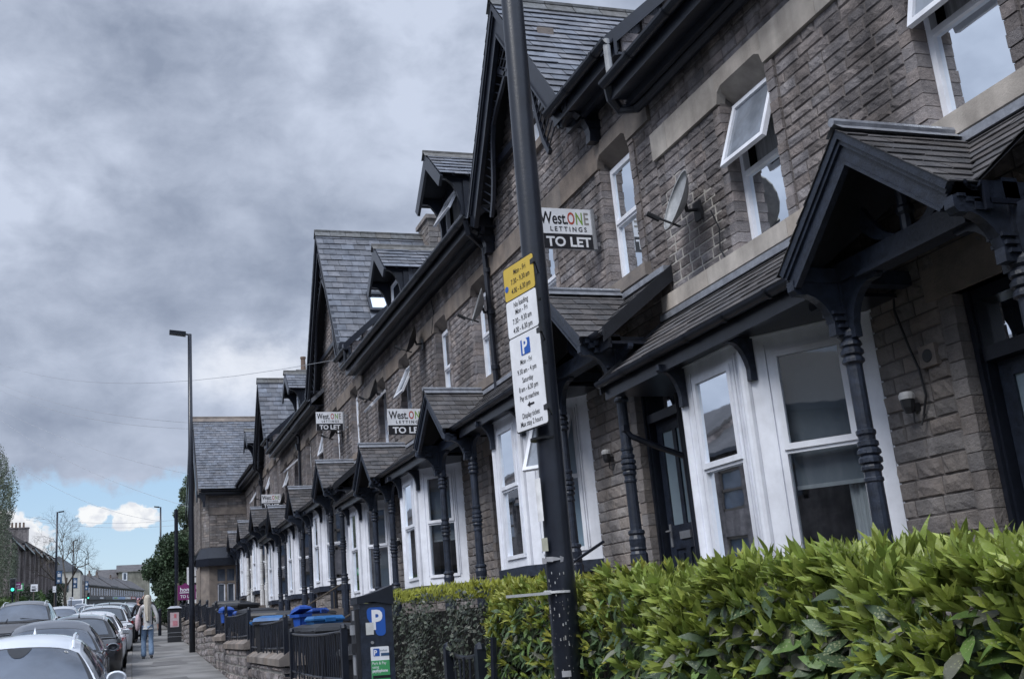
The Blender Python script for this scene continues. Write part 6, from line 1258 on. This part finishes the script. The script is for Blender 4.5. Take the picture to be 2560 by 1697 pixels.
def person(label, loc, rz, top, trouser, hairm, h=1.68, wide=1., arms=None, legs=None, hair_len=.0, bag=False, shoes='dish_black', hat=False):
    """local frame: +y is where the person faces"""
    t = thing('person', label, 'person', loc, rz); k = h/1.70
    V = lambda x, y, z: (x*k, y*k, z*k)
    legs = legs or {'l': ((-.10, .10, .50), (-.10, .02, .09)), 'r': ((.09, .02, .49), (.10, -.16, .12))}
    arms = arms or {'l': ((-.23, -.02, 1.13), (-.20, .10, .92)), 'r': ((.25, -.04, 1.12), (.26, .03, .87))}
    J = {'pel': (V(0, 0, .93), (.092*k, .075*k)), 'wai': (V(0, 0, 1.07), (.085*k, .068*k)), 'che': (V(0, 0, 1.27), (.125*k, .09*k)), 'nb': (V(0, 0, 1.43), .055*k), 'nk': (V(0, .0, 1.48), .043*k), 'hd': (V(0, .012, 1.57), .082*k), 'hd2': (V(0, .015, 1.63), .075*k)}
    Ed = [('pel', 'wai'), ('wai', 'che'), ('che', 'nb'), ('nb', 'nk'), ('nk', 'hd'), ('hd', 'hd2')]
    for s, sx in (('l', -1), ('r', 1)):
        kn, an = legs[s]; el, wr = arms[s]
        J['hip'+s] = (V(.085*sx, 0, .86), .078*k); J['kn'+s] = (V(*kn), .052*k); J['an'+s] = (V(*an), .036*k); J['to'+s] = (V(an[0]+.01*sx, an[1]+.13, an[2]-.055), .030*k)
        J['sh'+s] = (V(.155*sx, 0, 1.38), .052*k); J['el'+s] = (V(*el), .038*k); J['wr'+s] = (V(*wr), .024*k)
        d = (Vector(wr)-Vector(el)).normalized(); hp = Vector(wr)+d*.05; J['pa'+s] = (V(*hp), .028*k)
        Ed += [('pel', 'hip'+s), ('hip'+s, 'kn'+s), ('kn'+s, 'an'+s), ('an'+s, 'to'+s), ('nb', 'sh'+s), ('sh'+s, 'el'+s), ('el'+s, 'wr'+s), ('wr'+s, 'pa'+s)]
        for f in range(4): b = hp+d*.03+Vector((0, (f-1.5)*.018, 0)); e = b+d*(.055 if f in (1, 2) else .045)+Vector((-.012*sx, 0, 0)); J['f%d' % f+s] = (V(*b), .0085*k); J['g%d' % f+s] = (V(*e), .007*k); Ed += [('pa'+s, 'f%d' % f+s), ('f%d' % f+s, 'g%d' % f+s)]
        b = hp+Vector((0, .03, 0)); J['th'+s] = (V(*(b+d*.03)), .008*k); Ed.append(('pa'+s, 'th'+s))
    skin_mesh('body', J, Ed, 'skin', t)
    g = 1.18; W_ = {n: (J[n][0], tuple(r*g for r in J[n][1]) if isinstance(J[n][1], tuple) else J[n][1]*g) for n in J}
    T = {n: W_[n] for n in ('pel', 'wai', 'che', 'nb', 'shl', 'ell', 'shr', 'elr')}; T['pel'] = (V(0, 0, .91), (.135*k*wide, .11*k)); T['wai'] = (V(0, 0, 1.07), (.118*k*wide, .095*k)); T['che'] = (V(0, 0, 1.26), (.145*k*wide, .105*k))
    T['hem'] = (V(0, 0, .84), (.128*k*wide, .108*k)); E2 = [('hem', 'pel'), ('pel', 'wai'), ('wai', 'che'), ('che', 'nb'), ('nb', 'shl'), ('nb', 'shr'), ('shl', 'ell'), ('shr', 'elr')]
    for s in 'lr': q = Vector(J['el'+s][0]).lerp(Vector(J['wr'+s][0]), .85); T['cu'+s] = (tuple(q), .040*k); E2.append(('el'+s, 'cu'+s)); T['el'+s] = (J['el'+s][0], .052*k)
    skin_mesh('top', T, E2, top, t)
    L_ = {'pel': (V(0, 0, .95), (.120*k, .095*k)), 'hipl': (V(-.085, 0, .85), .095*k), 'hipr': (V(.085, 0, .85), .095*k)}
    E3 = [('pel', 'hipl'), ('pel', 'hipr')]
    for s in 'lr': L_['kn'+s] = (J['kn'+s][0], .070*k); q = Vector(J['an'+s][0]); L_['an'+s] = (tuple(q+Vector((0, .01, -.045))), .082*k); E3 += [('hip'+s, 'kn'+s), ('kn'+s, 'an'+s)]
    skin_mesh('trousers', L_, E3, trouser, t)
    for s in 'lr':
        a, b = Vector(J['an'+s][0]), Vector(J['to'+s][0]); m = MB(); m.local = True; m.tube([a+Vector((0, -.04, -.055))*k, a+Vector((0, .02, -.05))*k, b+Vector((0, 0, .0)), b+Vector((0, .04, -.005))], [.035*k, .042*k, .038*k, .02*k], 8); m.build('shoe', shoes, t, smooth=True)
    m = MB(); m.local = True; hd = Vector(V(0, .0, 1.60))
    def hf(u, v):
        a = math.pi*(.5+1.0*u*1.0)*1.+math.pi*.0; a = math.pi*.12+u*math.pi*1.76+math.pi/2; z = 1-v; r = .098*k
        if v < .35: tt = v/.35; p = hd+Vector((math.cos(a)*r*math.sin(tt*math.pi/2), math.sin(a)*r*1.12*math.sin(tt*math.pi/2), r*1.12*math.cos(tt*math.pi/2)))
        else:
            tt = (v-.35)/.65; w = 1+.08*math.sin(min(tt*1.6, 1)*math.pi/2)*min(1, hair_len*2)-.75*max(0, tt-.3)+.05*math.sin(tt*14); 
            p = Vector((math.cos(a)*r*w+.012*math.sin(a*9+tt*7)*tt, min(math.sin(a)*r*1.12, .02*k)-.05*tt*k-.02*math.sin(a*7)*tt, hd.z-tt*(hair_len+.09)))
        return p
    m.grid(hf, 26, 16); m.build('hair', hairm, t, smooth=True)
    # face: nose, eyes, ears, mouth
    m = MB(); m.local = True; m.prism([V(-.014, .09, 1.565), V(.014, .09, 1.565), V(0, .095, 1.61)], (0, .02, 0)); 
    for sx in (-1, 1): m.lathe(V(.085*sx, 0, 1.58), [(.012, -.012), (.024, 0), (.012, .014)], 8)
    m.build('face', 'skin', t)
    if bag:
        m = MB(); m.local = True; c = Vector(V(-.26, -.02, .98)); m.grid(lambda u, v: c+Vector((.075*math.cos(u*2*math.pi)*math.sin(math.pi*(.08+.84*v)), .15*math.sin(u*2*math.pi)*math.sin(math.pi*(.08+.84*v)), -.21*math.cos(v*math.pi)+.012*math.sin(u*25))), 20, 10)
        m.tube([c+Vector((0, -.1, .12)), Vector(V(-.19, -.05, 1.38)), Vector(V(-.13, 0, 1.44)), Vector(V(-.18, .05, 1.36)), c+Vector((0, .1, .12))], .012, 5); tag(m.build('shoulder_bag', 'bag_pink', org=None), 'pale pink padded bag hanging from the walking woman\'s shoulder', 'bag'); o = bpy.data.objects['shoulder_bag']; o.location = loc; o.rotation_euler = (0, 0, rz)
    return t
yw = 29.9
person('blonde woman walking away up the pavement in a pale top and blue jeans', (.66, yw, gz(yw)-.02), 0, 'knit', 'denim', 'hair', 1.70, 1., hair_len=.50, bag=True, arms={'l': ((-.25, .05, 1.14), (-.24, .20, .99)), 'r': ((.25, -.05, 1.12), (.27, .0, .87))})
person('dark haired person in black with one arm raised to the head, walking on the pavement', (.93, 40.6, gz(40.6)), R(180), 'cloth_black', 'cloth_black', 'hair_dark', 1.72, 1.05, hair_len=.2, arms={'l': ((-.28, .08, 1.12), (-.24, .2, .95)), 'r': ((.33, .10, 1.40), (.20, .12, 1.60))})
person('person in black with pale pink headwear, left of the raised arm', (.60, 41.2, gz(41.2)), R(180), 'cloth_black', 'cloth_black', 'cloth_pink', 1.62, 1., hair_len=.15)
person('farther person in dark clothes half hidden behind the walkers', (.95, 46.5, gz(46.5)), R(180), 'cloth_black', 'denim', 'hair_dark', 1.7)

# ------------------------------------------------------------ cars
def paint(name, c, metal=.0, coat=1.): 
    if name not in MT: mat(name, c, .32 if metal else .38, metal, .05, 2., coat=coat, spec=.5)
    return name
def car(label, x, y, face, H=1.45, L=4.4, W=1.8, kind='hatch', body=('paint_silver', (.5, .52, .55)), roofc=None, rails=None, hood=.93, ant=True, grille='plain', zoff=0., rear_red=True, roof_h=None, lights_on=False, cap=None, nowip=False):
    pm = paint(*body); z = gz(y)-.12+zoff; t = thing('parked_car' if x > -1.5 else 'car', label, 'car', (x, y, z), R(180) if face == 'to' else 0, 'cars in the street'); t.rotation_euler[0] = 0
    pitch = math.atan(.039); t.rotation_euler = (pitch if face != 'to' else -pitch, 0, R(180) if face == 'to' else 0)
    w = W/2; belt = H*.645; sal = kind == 'saloon'; yw0, yw1 = L*.235, L*.075; yr1, yr0 = (-L*.20, -L*.345) if sal else ((-L*.36, -L*.455) if kind == 'suv' else (-L*.34, -L*.45)); boot = belt-.02 if sal else belt+.02
    st = [(L/2, .62, .58, .32), (L/2-.05, .80, .68, .26), (L/2-.22, .92, .76, .2), (L/2-.55, .98, hood-.10, .18), (yw0+.15, 1., hood-.0, .18), (yw0-.2, 1., belt, .18), (0, 1.0, belt+.01, .18), (yr0+.3, .995, belt+.03, .18), (yr0, .985, boot, .2), (-L/2+.18, .95, boot-.03 if sal else belt-.02, .24), (-L/2+.05, .90, (boot-.10) if sal else belt-.08, .3), (-L/2, .80, .70, .34)]
    m = MB(); m.local = True; vs = []
    for yy, hw, zt, zb in st:
        a = w*hw; pr = [(0, zt+.025), (a*.5, zt+.02), (a*.80, zt-.0), (a*.93, zt-.045), (a*.985, zt-.14), (a, (zt+zb)*.52), (a*.985, zb+.16), (a*.93, zb), (0, zb)]
        row = [(px, yy, pz) for px, pz in pr]+[(-px, yy, pz) for px, pz in pr[-2:0:-1]]; vs += row
    n = 16; fs = []
    for i in range(len(st)-1):
        for k in range(n): fs.append((i*n+k, i*n+(k+1) % n, (i+1)*n+(k+1) % n, (i+1)*n+k))
    fs += [tuple(range(n))[::-1], tuple(range((len(st)-1)*n, len(st)*n))]; m.add(vs, fs)
    # greenhouse shell
    rb = w*.90; rt = w*.665 if kind != 'suv' else w*.72; zr = H
    def roof(u, v): 
        X = (u*2-1); yy = yw1+(yr1-yw1)*v; crown = .055*(1-X*X)-.05*abs(X)**6; z_ = zr-.055+crown-.035*(2*v-.75)**2*(1. if not sal else 1.6)-.085*max(0, 1-v/.4)**2; return (X*rt*(1-.04*v), yy+.09*(1-X*X)*(1-v)-.05*(1-X*X)*v, z_)
    def wind(u, v): 
        X = (u*2-1); b = Vector((X*rb, yw0+.16*(1-X*X), belt+.0)); tp = Vector(roof(u, 0)); p = b.lerp(tp, v); p.z += .03*math.sin(v*math.pi); return p
    def rear(u, v):
        X = (u*2-1); b = Vector((X*rb*.95, yr0-.07*(1-X*X), boot+.0)); tp = Vector(roof(u, 1)); p = b.lerp(tp, v); p.z += .03*math.sin(v*math.pi); return p
    def side(sg):
        def f(u, v):
            yb = (yw0+(yr0-yw0)*u); b = Vector((sg*(rb+.015*math.sin(u*math.pi)*2), yb, belt+.01+.02*u)); q = Vector(roof(1 if sg > 0 else 0, u)); p = b.lerp(q, v); p.x += sg*.02*math.sin(v*math.pi); return p
        return f
    m.grid(roof, 12, 10); m.grid(wind, 12, 6, flip=True); m.grid(rear, 12, 5, flip=False)
    for sg in (-1, 1): m.grid(side(sg), 12, 5, flip=sg > 0)
    b = m.build('body', pm, t, smooth=True)
    def over(fn, u0, u1, v0, v1, off, nm, mt, par, nu=12, nv=5, taper=0., rnd=0.):
        g = MB(); g.local = True
        def f(u, v):
            uu = u0+(u1-u0)*u; uu = .5+(uu-.5)*(1-taper*v); vv = v0+(v1-v0)*v; p = Vector(fn(uu, vv)); e = .01; n_ = (Vector(fn(uu+e, vv))-p).cross(Vector(fn(uu, vv+e))-p)
            if n_.length < 1e-9: n_ = Vector((0, 0, 1))
            n_.normalize(); c = Vector((0, 0, H*.7))
            if n_.dot(p-c) < 0: n_ = -n_
            return p+n_*off
        g.grid(f, nu, nv); return g.build(nm, mt, par, smooth=True)
    over(wind, .015, .985, .02, .985, .004, 'windscreen_surround', 'car_dark', t); ws = over(wind, .045, .955, .06, .94, .008, 'windscreen', 'screen', t, 14, 8)
    over(rear, .03, .97, .06, .97, .004, 'rear_surround', 'car_dark', t); over(rear, .09, .91, .14, .88, .008, 'rear_window', 'car_glass', t)
    for sg in (-1, 1):
        for u0, u1 in ((.13, .40), (.43, .70), (.73, .90)): over(side(sg), u0, u1, .06, .90, .005, 'side_window', 'car_glass', t, 5, 4)
        g = MB(); g.local = True; my = yw0-.14; c0 = Vector((sg*(w+.085), my, belt+.05))
        g.grid(lambda u, v: c0+Vector((.105*math.cos(2*math.pi*u)*math.sin(math.pi*v)**.6, (-.02 if math.cos(math.pi*v) < -.9 else -.095*math.cos(math.pi*v)), .068*math.sin(2*math.pi*u)*math.sin(math.pi*v)**.6)), 14, 8)
        g.box((sg*(w-.06), my-.02, belt-.01), (sg*(w+.03), my+.03, belt+.03)); mo = g.build('wing_mirror', cap or pm, t, smooth=True)
        g = MB(); g.local = True; g.quad((sg*(w+.0), my-.0965, belt+.01), (sg*(w+.17), my-.0965, belt+.01), (sg*(w+.17), my-.0965, belt+.09), (sg*(w+.0), my-.0965, belt+.09)); g.build('mirror_glass', 'chrome', mo)
        if rails: g = MB(); g.local = True; pts = [Vector(roof(.5+sg*.44, v)) for v in (.06, .10, .3, .5, .7, .9, .94)]; g.tube([p+Vector((0, 0, .045 if 0 < i < 6 else -.01)) for i, p in enumerate(pts)], .017, 6); g.build('roof_rail', rails, t)
    for sg in (-1, 1):
        for yy in (L*.30, -L*.29):
            g = MB(); g.local = True; g.lathe((sg*(w-.19), yy, .32), [(.20, -.10), (.315, -.09), (.33, -.05), (.33, .1), (.315, .165), (.215, .175), (.21, .15)], 22, axis=(sg, 0, 0)); wh = g.build('tyre', 'rubber', t)
            g = MB(); g.local = True; g.lathe((sg*(w-.19), yy, .32), [(.21, .14), (.20, .165), (.05, .13), (0, .15)], 20, axis=(sg, 0, 0)); g.build('rim', 'rim', wh)
            g = MB(); g.local = True; g.lathe((sg*(w-.012), yy, .33), [(.375, -.01), (.37, .014), (.3, .016)], 22, axis=(sg, 0, 0)); g.build('wheel_arch', 'car_dark', t)
        g = MB(); g.local = True; yf = L/2-.13; g.add([(sg*w*.55, yf+.1, .60), (sg*w*.88, yf-.05, .63), (sg*w*.93, yf-.25, .72), (sg*w*.90, yf-.22, .78), (sg*w*.6, yf+.03, .71)], [(0, 1, 2, 3, 4)] if sg > 0 else [(4, 3, 2, 1, 0)]); g.prism([(sg*w*.55, yf+.11, .60), (sg*w*.87, yf-.02, .62), (sg*w*.90, yf-.06, .72), (sg*w*.58, yf+.05, .71)], (0, .03, 0)); g.build('headlight', 'headlight_on' if lights_on and sg < 0 else 'lamp_white', t)
        g = MB(); g.local = True; yb = -L/2; zt = belt-.05 if not sal else boot-.08
        hz = .19 if kind != 'saloon' else .13
        g.prism([(sg*w*.66, yb+.0, zt-hz), (sg*w*.90, yb+.045, zt-hz), (sg*w*.915, yb+.07, zt-.05), (sg*w*.64, yb+.03, zt-.05)], (0, .04, 0)); g.prism([(sg*w*.93, yb+.06, zt-hz+.02), (sg*w*.972, yb+.24, zt-hz+.06), (sg*w*.965, yb+.26, zt-.06), (sg*w*.93, yb+.10, zt-.05)], (sg*.012, 0, 0))
        if 0: pass
        g.build('tail_light', 'tail_red', t)
    g = MB(); g.local = True; g.box((-w*.45, L/2-.03, .42), (w*.45, L/2+.012, .58)); g.mi = 1
    if grille == 'bars':
        g.mi = 0; g.box((-w*.5, L/2-.10, .56), (w*.5, L/2+.02, .86)); g.mi = 1
        for k in range(5): g.box((-w*.49, L/2+.02, .59+.055*k), (w*.49, L/2+.035, .61+.055*k))
    g.build('grille', ['car_dark', 'chrome'], t)
    g = MB(); g.local = True; g.box((-.26, L/2+.013, .40), (.26, L/2+.022, .51)); g.build('number_plate', 'sign_white', t)
    g = MB(); g.local = True; g.box((-.26, -L/2-.022, .55), (.26, -L/2-.008, .66)); g.build('number_plate', 'sign_yellow', t)
    g = MB(); g.local = True
    for sg in ((-.45, .25) if not nowip else ()): g.tube([wind(.5+sg, .0)+Vector((0, .03, .01)), Vector(wind(.5+sg*.3+.15, .16))+Vector((0, .02, .02))], .009, 5)
    if not nowip: g.build('wiper', 'car_dark', t)
    if ant: g = MB(); g.local = True; p = Vector(roof(.5, .93)); g.add([p+Vector((-.018, .07, 0)), p+Vector((.018, .07, 0)), p+Vector((0, -.02, .10)), p+Vector((0, -.06, .09)), p+Vector((.02, -.07, 0)), p+Vector((-.02, -.07, 0))], [(0, 1, 2), (1, 4, 3, 2), (0, 2, 3, 5), (5, 3, 4)]); g.build('antenna', pm, t)
    return t, ws, wind, over
SV, WH, BK, GY = ('paint_silver', (.52, .55, .60)), ('paint_white', (.74, .75, .78)), ('paint_black', (.012, .013, .016)), ('paint_dark_grey', (.055, .062, .08))
random.seed(21)
t, ws, wind, over = car('pale silver car nearest the viewer, seen over its windscreen, with roof rails', -1.04, 12.42, 'to', 1.38, 4.6, 1.80, 'hatch', ('paint_pale', (.72, .76, .82)), rails='paint_pale', nowip=True)
g = MB(); g.local = True
def wp(u, v, o=.012): p = Vector(wind(u, v)); return p+Vector((0, .5, .85)).normalized()*o
# dark sensor housing and a tax-disc sized sticker on the near windscreen
def wpoly(pts, mt, nm, o=.013): g = MB(); g.local = True; c = [wp(u, v, o) for u, v in pts]; g.add(c, [tuple(range(len(c)))]); g.build(nm, mt, ws)
wpoly([(.40, .93), (.60, .93), (.575, .80), (.545, .70), (.52, .66), (.48, .66), (.455, .70), (.425, .80)], 'car_dark', 'mirror_housing')
wpoly([(.115, .82), (.145, .82), (.143, .87), (.118, .87)], 'paper', 'sticker'); wpoly([(.122, .835), (.138, .835), (.137, .857), (.124, .857)], 'car_dark', 'sticker', .015)
car('dark grey saloon behind the pale silver car, facing the viewer', -1.14, 18.9, 'to', 1.43, 4.65, 1.82, 'saloon', ('paint_slate', (.07, .08, .10)))
car('black estate with silver roof rails, its rear towards the viewer', -.90, 25.3, 'away', 1.43, 4.4, 1.82, 'hatch', BK, rails='paint_silver', cap=paint('paint_silver', (.5, .52, .55)))
car('white saloon ahead of the black estate, its rear towards the viewer', -.80, 30.2, 'away', 1.44, 4.5, 1.82, 'saloon', WH)
car('silver sports utility car with a white roof and dark rear window', -.62, 36.4, 'away', 1.55, 4.5, 1.86, 'suv', SV, rails='paint_silver')
car('black sports utility car with roof rails, just beyond the silver one', -.48, 42.6, 'away', 1.62, 4.6, 1.86, 'suv', BK, rails='paint_silver')
car('pale grey hatchback parked beyond the black sports utility car', .02, 49.0, 'away', 1.45, 4.2, 1.78, 'hatch', ('paint_pale', (.66, .70, .77)))
car('dark grey hatchback near the walkers, sixth along the kerb', .10, 55.5, 'away', 1.47, 4.2, 1.78, 'hatch', GY)
car('small dark car far along the kerb under the shop signs', .35, 66, 'to', 1.5, 4.2, 1.78, 'hatch', GY)
car('white car roof glimpsed above the black sports utility car', -1.9, 68, 'away', 1.5, 4.3, 1.8, 'hatch', WH)
car('large dark brown oncoming car with chrome grille bars', -2.98, 35.4, 'to', 1.76, 4.8, 1.95, 'suv', ('paint_brown', (.045, .043, .045)), rails='paint_silver', hood=1.1, grille='bars', lights_on=True, zoff=.06)
car('silver oncoming hatchback behind the large dark one', -2.62, 49.2, 'to', 1.55, 4.3, 1.8, 'hatch', SV, hood=.98)
# white van
def van(label, x, y):
    t = thing('van', label, 'van', (x, y, gz(y)-.12), R(180), 'cars in the street'); m = MB(); m.local = True; w = .92; pr = [(-2.4, .3), (-2.4, 1.85), (-2.3, 1.95), (.9, 1.95), (1.15, 1.85), (1.75, 1.15), (2.35, .98), (2.45, .8), (2.45, .3)]
    m.prism([(-w, a, b) for a, b in pr], (2*w, 0, 0)); m.build('body', paint(*WH), t)
    m = MB(); m.local = True; m.quad((-w*.88, 1.22, 1.80), (w*.88, 1.22, 1.80), (w*.9, 1.74, 1.22), (-w*.9, 1.74, 1.22)); m.v = [(a, b+.03, c+.02) for a, b, c in m.v]; m.build('windscreen', 'screen', t)
    for sg in (-1, 1):
        m = MB(); m.local = True; m.box((sg*w*.6, 2.4, .72), (sg*w*.95, 2.47, .92)); m.build('headlight', 'lamp_white', t)
        m = MB(); m.local = True; m.box((sg*w, 1.35, 1.15), (sg*(w+.2), 1.45, 1.4)); m.build('wing_mirror', 'car_dark', t)
        for yy in (1.5, -1.5): m = MB(); m.local = True; m.lathe((sg*(w-.1), yy, .33), [(.33, -.1), (.33, .12), (.2, .13)], 16, axis=(sg, 0, 0)); m.build('wheel', 'rubber', t)
    m = MB(); m.local = True; m.box((-w*.6, 2.44, .45), (w*.6, 2.47, .62)); m.build('grille', 'car_dark', t)
van('white van with a dark windscreen in the far oncoming queue', -5.75, 140)
car('far pale car behind the white van', -4.3, 118, 'to', 1.5, 4.3, 1.8, 'hatch', SV)
